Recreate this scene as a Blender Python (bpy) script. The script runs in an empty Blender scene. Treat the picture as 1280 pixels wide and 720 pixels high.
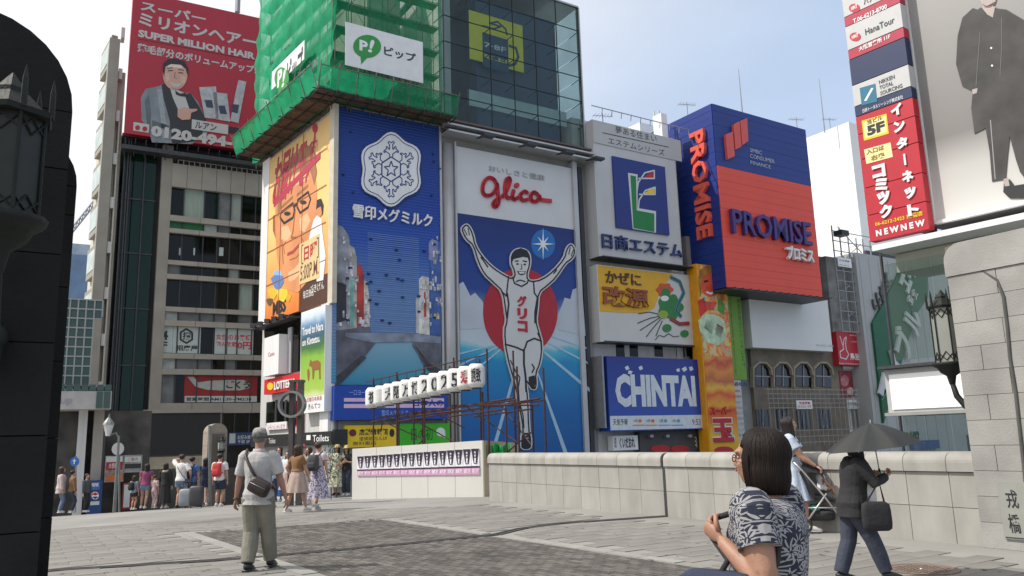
import bpy, bmesh, math, random
from mathutils import Vector, Matrix, noise
R_ = random.Random(7)
sc = bpy.context.scene
COL = sc.collection
rad = math.radians
# ------------------------------------------------------------------ camera
CAMH = 1.45; PITCH = 10.7; ROLL = 1.72; FPX = 1000.0
p_, r_ = rad(PITCH), rad(ROLL)
FW = Vector((0, math.cos(p_), math.sin(p_)))
_r0 = Vector((1, 0, 0)); _u0 = Vector((0, -math.sin(p_), math.cos(p_)))
RT = _r0*math.cos(r_) - _u0*math.sin(r_)
UP = _u0*math.cos(r_) + _r0*math.sin(r_)
CAM = Vector((0, 0, CAMH))
cd = bpy.data.cameras.new('camera'); cam = bpy.data.objects.new('camera', cd); COL.objects.link(cam)
cd.sensor_width = 36; cd.lens = 36*FPX/1280; cd.clip_start = 0.1; cd.clip_end = 3000
m3 = Matrix((RT, UP, -FW)).transposed()
cam.matrix_world = Matrix.Translation(CAM) @ m3.to_4x4()
sc.camera = cam
# ------------------------------------------------------------------ light
SUN_EL, SUN_AZ = 50.0, -97.0
w = bpy.data.worlds.new('World'); sc.world = w; w.use_nodes = True
nt = w.node_tree; bg = nt.nodes['Background']
sky = nt.nodes.new('ShaderNodeTexSky'); sky.sky_type = 'NISHITA'; sky.sun_disc = False
sky.sun_elevation = rad(SUN_EL); sky.sun_rotation = rad(SUN_AZ)
sky.air_density = 1.1; sky.dust_density = 4.0; sky.ozone_density = 1.5
# thin bright summer veil of cloud
tc = nt.nodes.new('ShaderNodeTexCoord'); mp = nt.nodes.new('ShaderNodeMapping'); mp.inputs['Scale'].default_value = (1, 1, 3.0)
nz = nt.nodes.new('ShaderNodeTexNoise'); nz.inputs['Scale'].default_value = 1.6; nz.inputs['Detail'].default_value = 6
rp = nt.nodes.new('ShaderNodeMapRange'); rp.inputs[1].default_value = .3; rp.inputs[2].default_value = .75; rp.inputs[3].default_value = .72; rp.inputs[4].default_value = .95
mx = nt.nodes.new('ShaderNodeMix'); mx.data_type = 'RGBA'
# the veil scatters more light near the sun: white there, pale blue away from it
_sd = (math.sin(rad(SUN_AZ))*math.cos(rad(SUN_EL)), math.cos(rad(SUN_AZ))*math.cos(rad(SUN_EL)), math.sin(rad(SUN_EL)))
dt = nt.nodes.new('ShaderNodeVectorMath'); dt.operation = 'DOT_PRODUCT'; dt.inputs[1].default_value = _sd; nt.links.new(tc.outputs['Generated'], dt.inputs[0])
rs = nt.nodes.new('ShaderNodeMapRange'); rs.interpolation_type = 'SMOOTHSTEP'; rs.inputs[1].default_value = 0.0; rs.inputs[2].default_value = .5; nt.links.new(dt.outputs['Value'], rs.inputs[0])
vc = nt.nodes.new('ShaderNodeMix'); vc.data_type = 'RGBA'; vc.inputs[6].default_value = (7.5, 9.3, 12.3, 1); vc.inputs[7].default_value = (15.0, 15.0, 15.2, 1); nt.links.new(rs.outputs[0], vc.inputs[0]); nt.links.new(vc.outputs[2], mx.inputs[7])
nt.links.new(tc.outputs['Generated'], mp.inputs[0]); nt.links.new(mp.outputs[0], nz.inputs['Vector']); nt.links.new(nz.outputs[0], rp.inputs[0])
nt.links.new(rp.outputs[0], mx.inputs[0]); nt.links.new(sky.outputs[0], mx.inputs[6]); nt.links.new(mx.outputs[2], bg.inputs[0])
bg.inputs[1].default_value = 0.08
sd = bpy.data.lights.new('sun', 'SUN'); sd.energy = 4.3; sd.angle = rad(.5); sd.color = (1, .95, .87)
sun = bpy.data.objects.new('sun', sd); COL.objects.link(sun)
sdir = Vector((math.sin(rad(SUN_AZ))*math.cos(rad(SUN_EL)), math.cos(rad(SUN_AZ))*math.cos(rad(SUN_EL)), math.sin(rad(SUN_EL))))
sun.rotation_euler = sdir.to_track_quat('Z', 'Y').to_euler(); sun.location = (-20, 0, 40)
sc.view_settings.view_transform = 'Standard'; sc.view_settings.look = 'None'; sc.view_settings.exposure = 0; sc.view_settings.gamma = 1
sc.cycles.max_bounces = 6; sc.cycles.transparent_max_bounces = 12; sc.cycles.sample_clamp_indirect = 6

# ------------------------------------------------------------------ geometry of the place
def ray(px, py):
    return (FW + RT*((px-640)/FPX) + UP*((360-py)/FPX))
def azv(az): return Vector((math.sin(rad(az)), math.cos(rad(az)), 0))
class Pl:
    """vertical plane: origin, horizontal direction u (azimuth), normal to the right-hand side of u"""
    def __init__(s, o, az): s.o = Vector((o[0], o[1], 0)); s.az = az; s.u = azv(az); s.n = azv(az+90)
    def uz(s, px, py, off=0):
        d = ray(px, py); t = (s.o + s.n*off - CAM).dot(s.n)/d.dot(s.n); p = CAM + d*t
        return ((p-s.o).dot(s.u), p.z)
    def w(s, u, z, off=0): v = s.o + s.u*u + s.n*off; v.z = z; return v
    def U(s, px, py=400): return s.uz(px, py)[0]
def at(px, y, py=550):
    d = ray(px, py); return (d.x/d.y*y, y)
def meet(A, B, ao=0, bo=0):
    a = A.o+A.n*ao; b = B.o+B.n*bo; D = A.u.x*B.u.y-A.u.y*B.u.x; c = b-a
    t = (c.x*B.u.y-c.y*B.u.x)/D; return a + A.u*t
BAZ = -32.0
def deck(x, y):
    t = -.53*x + .848*y
    v = max(0, min(t-15, 12)); z = -v*v*.0022
    if t > 27: z -= (min(t, 62)-27)*.074
    return z
def gpt(px, py):
    d = ray(px, py); lo, hi = 1.0, 60.0
    t = lo
    while t < 80:
        p = CAM + d*t
        if p.z < deck(p.x, p.y): break
        t += .05
    p.z = deck(p.x, p.y); return p

# ------------------------------------------------------------------ materials
def lin(h):
    if isinstance(h, str):
        v = [int(h[i:i+2], 16)/255 for i in (0, 2, 4)]
        return tuple((c/12.92 if c <= .04045 else ((c+.055)/1.055)**2.4) for c in v)
    return h
MATS = {}
def M(name, col, rough=.6, var=.10, scale=2.0, bump=0., metal=0., stretch=None, bscale=None, emit=0, spec=.5, coat=0, island=0):
    if name in MATS: return MATS[name]
    m = bpy.data.materials.new(name); m.use_nodes = True; n = m.node_tree.nodes; l = m.node_tree.links
    b = n['Principled BSDF']; c = lin(col)
    b.inputs['Roughness'].default_value = rough; b.inputs['Metallic'].default_value = metal
    b.inputs['Specular IOR Level'].default_value = spec
    if coat: b.inputs['Coat Weight'].default_value = coat
    t = n.new('ShaderNodeTexCoord'); mpn = n.new('ShaderNodeMapping')
    if stretch: mpn.inputs['Scale'].default_value = stretch
    l.new(t.outputs['Object'], mpn.inputs[0])
    q = n.new('ShaderNodeTexNoise'); q.inputs['Scale'].default_value = scale; q.inputs['Detail'].default_value = 5
    l.new(mpn.outputs[0], q.inputs['Vector'])
    r = n.new('ShaderNodeMapRange'); r.inputs[1].default_value = .25; r.inputs[2].default_value = .75
    r.inputs[3].default_value = 1-var; r.inputs[4].default_value = 1+var
    l.new(q.outputs[0], r.inputs[0])
    v = n.new('ShaderNodeVectorMath'); v.operation = 'SCALE'; v.inputs[0].default_value = c
    last = r.outputs[0]
    if island:
        g = n.new('ShaderNodeNewGeometry'); oi = n.new('ShaderNodeObjectInfo')
        a = n.new('ShaderNodeMath'); a.operation = 'ADD'; l.new(g.outputs['Random Per Island'], a.inputs[0]); l.new(oi.outputs['Random'], a.inputs[1])
        f = n.new('ShaderNodeMath'); f.operation = 'FRACT'; l.new(a.outputs[0], f.inputs[0])
        r2 = n.new('ShaderNodeMapRange'); r2.inputs[3].default_value = 1-island; r2.inputs[4].default_value = 1+island; l.new(f.outputs[0], r2.inputs[0])
        k = n.new('ShaderNodeMath'); k.operation = 'MULTIPLY'; l.new(last, k.inputs[0]); l.new(r2.outputs[0], k.inputs[1]); last = k.outputs[0]
    l.new(last, v.inputs['Scale']); l.new(v.outputs[0], b.inputs['Base Color'])
    if bump:
        q2 = n.new('ShaderNodeTexNoise'); q2.inputs['Scale'].default_value = bscale or scale*6; q2.inputs['Detail'].default_value = 4
        l.new(mpn.outputs[0], q2.inputs['Vector'])
        bp = n.new('ShaderNodeBump'); bp.inputs['Strength'].default_value = bump; bp.inputs['Distance'].default_value = .02
        l.new(q2.outputs[0], bp.inputs['Height']); l.new(bp.outputs[0], b.inputs['Normal'])
    if emit:
        b.inputs['Emission Color'].default_value = (*c, 1); b.inputs['Emission Strength'].default_value = emit
    MATS[name] = m; return m
def glass(name, tint, opacity=.5, rough=.03, spec=.9):
    """flat tinted pane: mixes a transparent tint with a reflecting dark coat"""
    if name in MATS: return MATS[name]
    m = bpy.data.materials.new(name); m.use_nodes = True; n = m.node_tree.nodes; l = m.node_tree.links
    b = n['Principled BSDF']; b.inputs['Base Color'].default_value = (*[x*.22 for x in lin(tint)], 1); b.inputs['Roughness'].default_value = rough
    b.inputs['Specular IOR Level'].default_value = spec
    t = n.new('ShaderNodeBsdfTransparent'); c = lin(tint); k = max(c)+1e-3; t.inputs[0].default_value = (*[.45+.5*(x/k)**.6 for x in c], 1)
    mxn = n.new('ShaderNodeMixShader'); q = n.new('ShaderNodeTexNoise'); q.inputs['Scale'].default_value = .35
    tcn = n.new('ShaderNodeTexCoord'); l.new(tcn.outputs['Object'], q.inputs['Vector'])
    r = n.new('ShaderNodeMapRange'); r.inputs[3].default_value = opacity-.1; r.inputs[4].default_value = opacity+.1; l.new(q.outputs[0], r.inputs[0])
    l.new(r.outputs[0], mxn.inputs[0]); l.new(t.outputs[0], mxn.inputs[1]); l.new(b.outputs[0], mxn.inputs[2])
    l.new(mxn.outputs[0], n['Material Output'].inputs[0]); MATS[name] = m; return m
def ramp_mat(name, axis, lo, hi, stops, rough=.55, noise_amt=0., nscale=.5, rib=0, ribscale=3.0):
    """flat print whose colour runs through stops along one world axis (0 x, 1 y, 2 z)"""
    m = bpy.data.materials.new(name); m.use_nodes = True; n = m.node_tree.nodes; l = m.node_tree.links
    b = n['Principled BSDF']; b.inputs['Roughness'].default_value = rough
    t = n.new('ShaderNodeTexCoord'); gg = n.new('ShaderNodeNewGeometry'); s = n.new('ShaderNodeSeparateXYZ'); l.new(gg.outputs['Position'], s.inputs[0])
    r = n.new('ShaderNodeMapRange'); r.inputs[1].default_value = lo; r.inputs[2].default_value = hi; l.new(s.outputs[axis], r.inputs[0])
    last = r.outputs[0]
    if noise_amt:
        q = n.new('ShaderNodeTexNoise'); q.inputs['Scale'].default_value = nscale; q.inputs['Detail'].default_value = 4; l.new(t.outputs['Object'], q.inputs['Vector'])
        a = n.new('ShaderNodeMath'); a.operation = 'MULTIPLY_ADD'; a.inputs[1].default_value = noise_amt; l.new(q.outputs[0], a.inputs[0]); l.new(last, a.inputs[2])
        a2 = n.new('ShaderNodeMath'); a2.operation = 'SUBTRACT'; a2.inputs[1].default_value = noise_amt*.5; l.new(a.outputs[0], a2.inputs[0]); last = a2.outputs[0]
    c = n.new('ShaderNodeValToRGB'); l.new(last, c.inputs[0]); e = c.color_ramp.elements
    while len(e) > 1: e.remove(e[-1])
    e[0].position = stops[0][0]; e[0].color = (*lin(stops[0][1]), 1)
    for p, h in stops[1:]:
        x = e.new(p); x.color = (*lin(h), 1)
    l.new(c.outputs[0], b.inputs['Base Color'])
    if rib:
        wv = n.new('ShaderNodeTexWave'); wv.bands_direction = 'Z'; wv.inputs['Scale'].default_value = ribscale; l.new(t.outputs['Object'], wv.inputs['Vector'])
        bp = n.new('ShaderNodeBump'); bp.inputs['Strength'].default_value = rib; bp.inputs['Distance'].default_value = .05
        l.new(wv.outputs['Color'], bp.inputs['Height']); l.new(bp.outputs[0], b.inputs['Normal'])
    MATS[name] = m; return m

# ------------------------------------------------------------------ mesh builder
class MB:
    def __init__(s): s.v = []; s.f = []
    def add(s, vs, fs):
        k = len(s.v); s.v += [Vector(a) for a in vs]; s.f += [tuple(i+k for i in f) for f in fs]; return s
    def prism(s, a, b):
        """a, b: equal rings of points; closed solid"""
        n = len(a); fs = [tuple(range(n))[::-1], tuple(range(n, 2*n))] + [(i, (i+1) % n, n+(i+1) % n, n+i) for i in range(n)]
        return s.add(list(a)+list(b), fs)
    def box(s, x0, x1, y0, y1, z0, z1):
        return s.prism([(x0, y0, z0), (x1, y0, z0), (x1, y1, z0), (x0, y1, z0)], [(x0, y0, z1), (x1, y0, z1), (x1, y1, z1), (x0, y1, z1)])
    def pb(s, P, u0, u1, z0, z1, o0, o1):
        return s.prism([P.w(u0, z0, o0), P.w(u1, z0, o0), P.w(u1, z0, o1), P.w(u0, z0, o1)], [P.w(u0, z1, o0), P.w(u1, z1, o0), P.w(u1, z1, o1), P.w(u0, z1, o1)])
    def tube(s, pts, rs, n=6, caps=True):
        """round tube through pts"""
        pts = [Vector(p) for p in pts]
        if not hasattr(rs, '__len__'): rs = [rs]*len(pts)
        k = len(s.v); nrm = None
        for i, p in enumerate(pts):
            a = pts[max(i-1, 0)]; b = pts[min(i+1, len(pts)-1)]; d = (b-a)
            if d.length < 1e-9: d = Vector((0, 0, 1))
            d.normalize()
            if nrm is None:
                nrm = d.orthogonal().normalized()
            else:
                nrm = (nrm - d*nrm.dot(d)); nrm = nrm.normalized() if nrm.length > 1e-6 else d.orthogonal().normalized()
            bi = d.cross(nrm)
            for j in range(n):
                t = 2*math.pi*j/n; s.v.append(p + (nrm*math.cos(t)+bi*math.sin(t))*rs[i])
        for i in range(len(pts)-1):
            for j in range(n):
                a = k+i*n+j; b = k+i*n+(j+1) % n; s.f.append((a, b, b+n, a+n))
        if caps: s.f.append(tuple(k+j for j in range(n))[::-1]); e = k+(len(pts)-1)*n; s.f.append(tuple(e+j for j in range(n)))
        return s
    def rings(s, rings, n=14, caps=True, mod=None):
        """rings: (centre, rx, ry[, yaw]) stacked ellipses"""
        k = len(s.v)
        for i, r in enumerate(rings):
            c = Vector(r[0]); yaw = r[3] if len(r) > 3 else 0
            for j in range(n):
                t = 2*math.pi*j/n; f = mod(i, t) if mod else 1
                x = r[1]*math.cos(t)*f; y = r[2]*math.sin(t)*f
                s.v.append(c+Vector((x*math.cos(yaw)-y*math.sin(yaw), x*math.sin(yaw)+y*math.cos(yaw), 0)))
        for i in range(len(rings)-1):
            for j in range(n):
                a = k+i*n+j; b = k+i*n+(j+1) % n; s.f.append((a, b, b+n, a+n))
        if caps: s.f.append(tuple(k+j for j in range(n))[::-1]); e = k+(len(rings)-1)*n; s.f.append(tuple(e+j for j in range(n)))
        return s
    def ell(s, c, r, n=12, m=8, mat=None):
        k = len(s.v); c = Vector(c); P = []
        P.append(Vector((0, 0, -r[2])))
        for i in range(1, m):
            a = -math.pi/2+math.pi*i/m
            for j in range(n):
                t = 2*math.pi*j/n; P.append(Vector((r[0]*math.cos(a)*math.cos(t), r[1]*math.cos(a)*math.sin(t), r[2]*math.sin(a))))
        P.append(Vector((0, 0, r[2])))
        if mat is not None: P = [mat @ p for p in P]
        s.v += [c+p for p in P]
        for j in range(n): s.f.append((k, k+1+(j+1) % n, k+1+j))
        for i in range(m-2):
            for j in range(n):
                a = k+1+i*n+j; b = k+1+i*n+(j+1) % n; s.f.append((a, b, b+n, a+n))
        e = k+1+(m-1)*n
        for j in range(n): s.f.append((e, e-n+j, e-n+(j+1) % n))
        return s
    def mesh(s, name, off=None, smooth=False):
        me = bpy.data.meshes.new(name)
        vs = s.v if off is None else [v-off for v in s.v]
        me.from_pydata([tuple(v) for v in vs], [], s.f); me.validate()
        if smooth: me.polygons.foreach_set('use_smooth', [True]*len(me.polygons))
        return me
def link(name, me, mat, parent=None):
    o = bpy.data.objects.new(name, me); COL.objects.link(o)
    if mat and not me.materials: me.materials.append(mat)
    if parent: o.parent = parent
    return o
def tag(o, label=None, cat=None, group=None, kind=None):
    if label: o['label'] = label
    if cat: o['category'] = cat
    if group: o['group'] = group
    if kind: o['kind'] = kind
    return o
def thing(name, label, cat, loc=(0, 0, 0), rz=0, group=None):
    o = bpy.data.objects.new(name, None); COL.objects.link(o); o.location = loc; o.rotation_euler = (0, 0, rz); o.empty_display_size = .2
    return tag(o, label, cat, group)
def part(name, mb, mat, parent, smooth=False, world=True, kind=None):
    """mb in world coordinates under an unrotated root (or structure parent)"""
    off = None
    if parent is not None and world:
        off = Vector(parent.location)
        if parent.parent: off = off + Vector(parent.parent.location)
    o = link(name, mb.mesh(name, off, smooth), mat, parent)
    if kind: o['kind'] = kind
    return o
def struct(name, mb, mat, smooth=False):
    return tag(link(name, mb.mesh(name, None, smooth), mat), kind='structure')

# ------------------------------------------------------------------ lettering
_TC = {}
def text_geo(s, bold=0., depth=False):
    key = (s, bold, depth)
    if key in _TC: return _TC[key]
    c = bpy.data.curves.new('t', 'FONT'); c.body = s; c.resolution_u = 2; c.offset = bold
    if depth: c.extrude = .5
    o = bpy.data.objects.new('t', c); me = bpy.data.meshes.new_from_object(o)
    v = [x.co.copy() for x in me.vertices]; f = [tuple(p.vertices) for p in me.polygons]
    bpy.data.objects.remove(o); bpy.data.curves.remove(c); bpy.data.meshes.remove(me)
    if not v: v = [Vector((0, 0, 0)), Vector((1, 0, 0)), Vector((0, 1, 0))]; f = [(0, 1, 2)]
    x0 = min(a.x for a in v); x1 = max(a.x for a in v); y0 = min(a.y for a in v); y1 = max(a.y for a in v)
    _TC[key] = (v, f, x0, x1, max(y0, -.3), y1); return _TC[key]
def text_mb(mb, P, s, u0, z1, u1, z0, o0, o1=None, bold=0., rot=0, slant=0.):
    v, f, x0, x1, y0, y1 = text_geo(s, bold, o1 is not None)
    W = max(x1-x0, 1e-3); H = max(y1-y0, 1e-3); out = []
    for a in v:
        x = (a.x-x0)/W; y = (a.y-y0)/H
        if rot == 90: x, y = y, 1-x      # reads downwards
        o = o0 if o1 is None else (o0 + (a.z+.5)*(o1-o0))
        u = u0 + (x+slant*(y-.5))*(u1-u0); out.append(P.w(u, z0+y*(z1-z0), o))
    mb.add(out, f)

class Sign:
    """a board on a wall plane; positions are read off on the board's own plane"""
    def __init__(s, P, name, label, cat, cx, cy, group=None, root=None):
        s.P = P; u, z = P.uz(cx, cy); s.root = root or thing(name, label, cat, P.w(u, z, 0), 0, group)
    def rect(s, x0, y0, x1, y1, mat, o0, o1, name='panel'):
        u0, z1 = s.P.uz(x0, y0, o1); u1, z0 = s.P.uz(x1, y1, o1)
        return part(name, MB().pb(s.P, u0, u1, z0, z1, o0, o1), mat, s.root)
    def poly(s, pts, mat, o0, o1, name='print', flat=False):
        q = [s.P.uz(x, y, o1) for x, y in pts]
        mb = MB()
        if flat: mb.add([s.P.w(u, z, o1) for u, z in q], [tuple(range(len(q)))])
        else: mb.prism([s.P.w(u, z, o0) for u, z in q], [s.P.w(u, z, o1) for u, z in q])
        return part(name, mb, mat, s.root)
    def polys(s, L, mat, o0, o1, name='print'):
        mb = MB()
        for pts in L:
            q = [s.P.uz(x, y, o1) for x, y in pts]; mb.prism([s.P.w(u, z, o0) for u, z in q], [s.P.w(u, z, o1) for u, z in q])
        return part(name, mb, mat, s.root)
    def ell(s, cx, cy, rx, ry, mat, o0, o1, name='print', n=32, fn=None, inner=None):
        f = fn or (lambda t: 1)
        pts = [(cx+rx*f(2*math.pi*i/n)*math.cos(2*math.pi*i/n), cy-ry*f(2*math.pi*i/n)*math.sin(2*math.pi*i/n)) for i in range(n)]
        return s.poly(pts, mat, o0, o1, name)
    def line(s, pts, wpx, mat, o0, o1, name='line', mb=None, closed=False):
        """stroke of given pixel width through points, as short butted boxes with round joints"""
        own = mb is None; mb = mb or MB(); q = [Vector((*s.P.uz(x, y, o1), 0)) for x, y in pts]
        if closed: q.append(q[0])
        e = s.P.uz(pts[0][0]+wpx, pts[0][1], o1)[0]-q[0].x; f = q[0].y - s.P.uz(pts[0][0], pts[0][1]+wpx, o1)[1]; h = (abs(e)+abs(f))/4
        for i in range(len(q)-1):
            d = q[i+1]-q[i]
            if d.length < 1e-6: continue
            d.normalize(); nn = Vector((-d.y, d.x, 0))*h; a, b = q[i], q[i+1]; sh = .0004*(i % 3)
            r = [a+nn, a-nn, b-nn, b+nn]
            mb.prism([s.P.w(p.x, p.y, o0) for p in r], [s.P.w(p.x, p.y, o1+sh) for p in r])
            if i and h > .05:
                c = [a+Vector((math.cos(k*math.pi/4), math.sin(k*math.pi/4), 0))*h for k in range(8)]
                mb.prism([s.P.w(p.x, p.y, o0) for p in c], [s.P.w(p.x, p.y, o1+.0016) for p in c])
        if own: return part(name, mb, mat, s.root)
    def txt(s, t, x0, y0, x1, y1, mat, o0=.03, o1=None, bold=0., rot=0, name='lettering', split=False, vert=False, slant=0., backing=None):
        lo = o1 if o1 is not None else o0
        u0, z1 = s.P.uz(x0, y0, lo); u1, z0 = s.P.uz(x1, y1, lo)
        if split or vert:
            n = len(t); mbs = MB()
            if vert:
                for i, ch in enumerate(t):
                    if ch == ' ': continue
                    a = z1+(z0-z1)*i/n; b = z1+(z0-z1)*(i+.88)/n
                    mb = MB() if split else mbs
                    text_mb(mb, s.P, 'l' if ch == 'ー' else ch, u0+(u1-u0)*(.38 if ch == 'ー' else 0), a, u1-(u1-u0)*(.38 if ch == 'ー' else 0), b, o0, o1, bold, rot)
                    if split: part('letter', mb, mat, s.root)
            else:
                # place each glyph at its own share of the line
                full = text_geo(t, bold, o1 is not None); W = full[3]-full[2]; H = full[5]-full[4]; pre = ''
                for ch in t:
                    if ch == ' ': pre += ch; continue
                    g = text_geo(ch, bold, o1 is not None)
                    both = text_geo(pre+ch, bold, o1 is not None)
                    xe = (both[3]-full[2])/W; xs = xe-(g[3]-g[2])/W
                    ys = (g[4]-full[4])/H; ye = (g[5]-full[4])/H
                    mb = MB()
                    if rot == 90:
                        text_mb(mb, s.P, ch, u0+ys*(u1-u0), z1-xs*(z1-z0), u0+ye*(u1-u0), z1-xe*(z1-z0), o0, o1, bold, 90)
                    else:
                        text_mb(mb, s.P, ch, u0+xs*(u1-u0), z0+ye*(z1-z0), u0+xe*(u1-u0), z0+ys*(z1-z0), o0, o1, bold, 0)
                    part('letter', mb, mat, s.root); pre += ch
                return
            if not split: return part(name, mbs, mat, s.root)
            return
        mb = MB(); text_mb(mb, s.P, t, u0, z1, u1, z0, o0, o1, bold, rot, slant)
        return part(name, mb, mat, s.root)
def _tl(s, t, x0, yt, yb, x1, mat, o0=.03, o1=None, bold=0., name='lettering', **k):
    lo = o1 if o1 is not None else o0
    u0, z1 = s.P.uz(x0, yt, lo); z0 = s.P.uz(x0, yb, lo)[1]; u1 = s.P.U(x1, 0) if 0 else s.P.uz(x1, (yt+yb)/2, lo)[0]
    mb = MB(); text_mb(mb, s.P, t, u0, z1, u1, z0, o0, o1, bold); return part(name, mb, mat, s.root)
Sign.tl = _tl
def bar(mb, a, b, r, n=5): mb.tube([a, b], r, n)

# common materials
WHITE = M('white_board', (.76, .76, .76), .45, .07, 1.2, stretch=(3, 3, .3))
BLACK = M('black_print', (.02, .02, .022), .5, .05)
STEEL = M('grey_steel', (.30, .31, .32), .45, .12, 3, metal=.4)
DSTEEL = M('dark_steel', (.05, .05, .055), .5, .2, 4, metal=.3)
SILVER = M('silver_cladding', (.46, .46, .47), .4, .1, .6, metal=.3)
CONC = M('concrete_wall', (.30, .29, .275), .8, .18, .6, bump=.3)

# ------------------------------------------------------------------ planes of the place
F = Pl(at(570, 52), 57)                    # the canal front
cS = F.w(F.U(416), 0, 0)                   # corner of the corner building
MP = Pl((cS.x, cS.y), 142)                 # its street side
L = Pl(at(200, 62), 60.5)                  # the block across the street
RP = Pl(at(1110, 38), 143)                 # the glass block by the bridge, right
def fz(px, py, P=F, off=0): return P.uz(px, py, off)[1]

# ------------------------------------------------------------------ ground
GSTONE = M('granite_paving', (.28, .27, .25), .8, .12, .9, bump=.15, bscale=30)
GP = M('granite_paver', (.19, .180, .163), .8, .30, .55, bump=.2, bscale=40, island=.10)
GPW = M('pale_kerb_stone', (.27, .262, .24), .75, .1, 3, bump=.2, island=.06)
BRK = M('dark_paving_brick', (.098, .089, .078), .62, .3, .8, bump=.25, bscale=40, island=.38)
JNT = M('paving_joint', (.13, .125, .115), .95, .15, 4)
mb = MB(); N = 90
xs = [-70+i*1.25 for i in range(113)]; ys = [-12+j*1.25 for j in range(75)]
k = 0
for y in ys:
    for x in xs: mb.v.append(Vector((x, y, deck(x, y)-.013)))
for j in range(len(ys)-1):
    for i in range(len(xs)-1):
        a = j*len(xs)+i
        cx, cy = xs[i], ys[j]
        # the deck ends at the parapet on the canal side and becomes street beyond the bridge
        if (.848*cx+.53*cy) < 10.7 : mb.f.append((a, a+1, a+1+len(xs), a+len(xs)))
deckm = M('bridge_deck', (.235, .228, .212), .85, .22, .5, bump=.2, bscale=25)
deck_o = struct('pavement', mb, deckm, True)
g = MB(); g.add([(-900, -300, -4), (900, -300, -4), (900, 1800, -4), (-900, 1800, -4)], [(0, 1, 2, 3)])
struct('ground', g, M('ground_far', (.25, .25, .24), .9, .2, .05))
wa = MB(); wp = Pl((0, 0), 57)
wa.add([F.w(-8, -3.99, 3), F.w(60, -3.99, 3), F.w(60, -3.99, 28), F.w(-8, -3.99, 28)], [(0, 1, 2, 3)])
struct('canal_water', wa, M('canal_water', (.03, .06, .045), .08, .1, 1, bump=.3, bscale=4))
# paved fields: dark brick field and pale pavers, laid along the bridge axis
AX = azv(BAZ); AY = azv(BAZ+90)
def st(p): return (p.x*AX.x+p.y*AX.y, p.x*AY.x+p.y*AY.y)
def ts(s, t): return Vector((s*AX.x+t*AY.x, s*AX.y+t*AY.y, 0))
dark_px = [(235, 666), (485, 648.5), (893, 709), (1010, 760), (560, 800), (400, 721)]
dark = [gpt(x, y) for x, y in dark_px]
def inside(p, poly):
    c = False
    for i in range(len(poly)):
        a, b = poly[i], poly[i-1]
        if (a.y > p.y) != (b.y > p.y) and p.x < (b.x-a.x)*(p.y-a.y)/(b.y-a.y)+a.x: c = not c
    return c
def dist_line(p, a, b):
    d = b-a; d2 = Vector((d.x, d.y)); v = Vector((p.x-a.x, p.y-a.y)); t = max(0, min(1, v.dot(d2)/d2.length_squared)); return (v-d2*t).length
jl = [gpt(x, y) for x, y in [(60, 713), (300, 698.5), (500, 680), (620, 668), (650, 661), (700, 654), (832, 645)]]
def near_joint(p, w=.11): return any(dist_line(p, jl[i], jl[i+1]) < w for i in range(len(jl)-1))
edgeR = (dark[1], dark[2]); edgeL = (dark[0], dark[5])
def seen(p):
    d = p-CAM; z = d.dot(FW)
    if z < 2: return False
    x = 640+FPX*d.dot(RT)/z; y = 360-FPX*d.dot(UP)/z
    return -10 < x < 1290 and y < 735
def pave(name, cell, sx, sy, mat, keep, rmax, gap=.008, axis=0, nparts=300, stagger=.5):
    L_ = []
    ca, sa = math.cos(rad(axis)), math.sin(rad(axis))
    n = int(40/min(sx, sy))
    for j in range(int(-24/sy), int(24/sy)):
        for i in range(int(-30/sx), int(30/sx)):
            a = (i+(stagger*(j % 2)))*sx; b = j*sy
            p = ts(a*ca-b*sa + 10, a*sa+b*ca + 2)
            if p.length > rmax or not seen(p) or not keep(p): continue
            L_.append((p.length, p))
    L_.sort(key=lambda q: q[0])
    mx_, my_ = sx-gap, sy-gap
    def bx(m, p, h):
        e = AX*ca+AY*sa; f = AY*ca-AX*sa
        zz = deck(p.x, p.y)
        cs = []
        for q, r in ((-.5, -.5), (.5, -.5), (.5, .5), (-.5, .5)):
            v = p+e*q*mx_+f*r*my_; v.z = deck(v.x, v.y)+h-.004; cs.append(v)
        lo = [v-Vector((0, 0, .03)) for v in cs]; m.prism(lo, cs)
    base = MB(); bx0 = Vector((0, 0, 0)); e = AX*ca+AY*sa; f = AY*ca-AX*sa
    c4 = [e*q*mx_+f*r*my_ for q, r in ((-.5, -.5), (.5, -.5), (.5, .5), (-.5, .5))]
    base.prism([v-Vector((0, 0, .03)) for v in c4], c4); me = base.mesh(cell); me.materials.append(mat)
    for d, p in L_[:nparts]:
        o = bpy.data.objects.new(cell, me); COL.objects.link(o); o.parent = deck_o
        o.location = (p.x, p.y, deck(p.x, p.y)-.004+R_.uniform(-.0015, .0015)); o.rotation_euler = (R_.uniform(-.003, .003), R_.uniform(-.003, .003), 0)
    if len(L_) > nparts:
        m = MB()
        for d, p in L_[nparts:]: bx(m, p, R_.uniform(-.0015, .0015))
        o = link(name, m.mesh(name), mat, deck_o); o['kind'] = 'stuff'
    return len(L_)
kerbR = lambda p: dist_line(p, *edgeR) < .1 or dist_line(p, *edgeL) < .14
SL = math.degrees(math.atan2(dark[2].x-dark[1].x, dark[2].y-dark[1].y)) - BAZ
nb = pave('brick_field', 'brick', .20, .10, BRK, lambda p: inside(p, dark) and not near_joint(p) and not kerbR(p), 18, .012, SL+0)
npv = pave('paver_field', 'paver', .60, .30, GP, lambda p: (not inside(p, dark)) and not near_joint(p, .2) and not (dist_line(p, *edgeR) < .22 or dist_line(p, *edgeL) < .24) and (.848*p.x+.53*p.y) < 9.4, 19, .010, 90)
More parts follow.
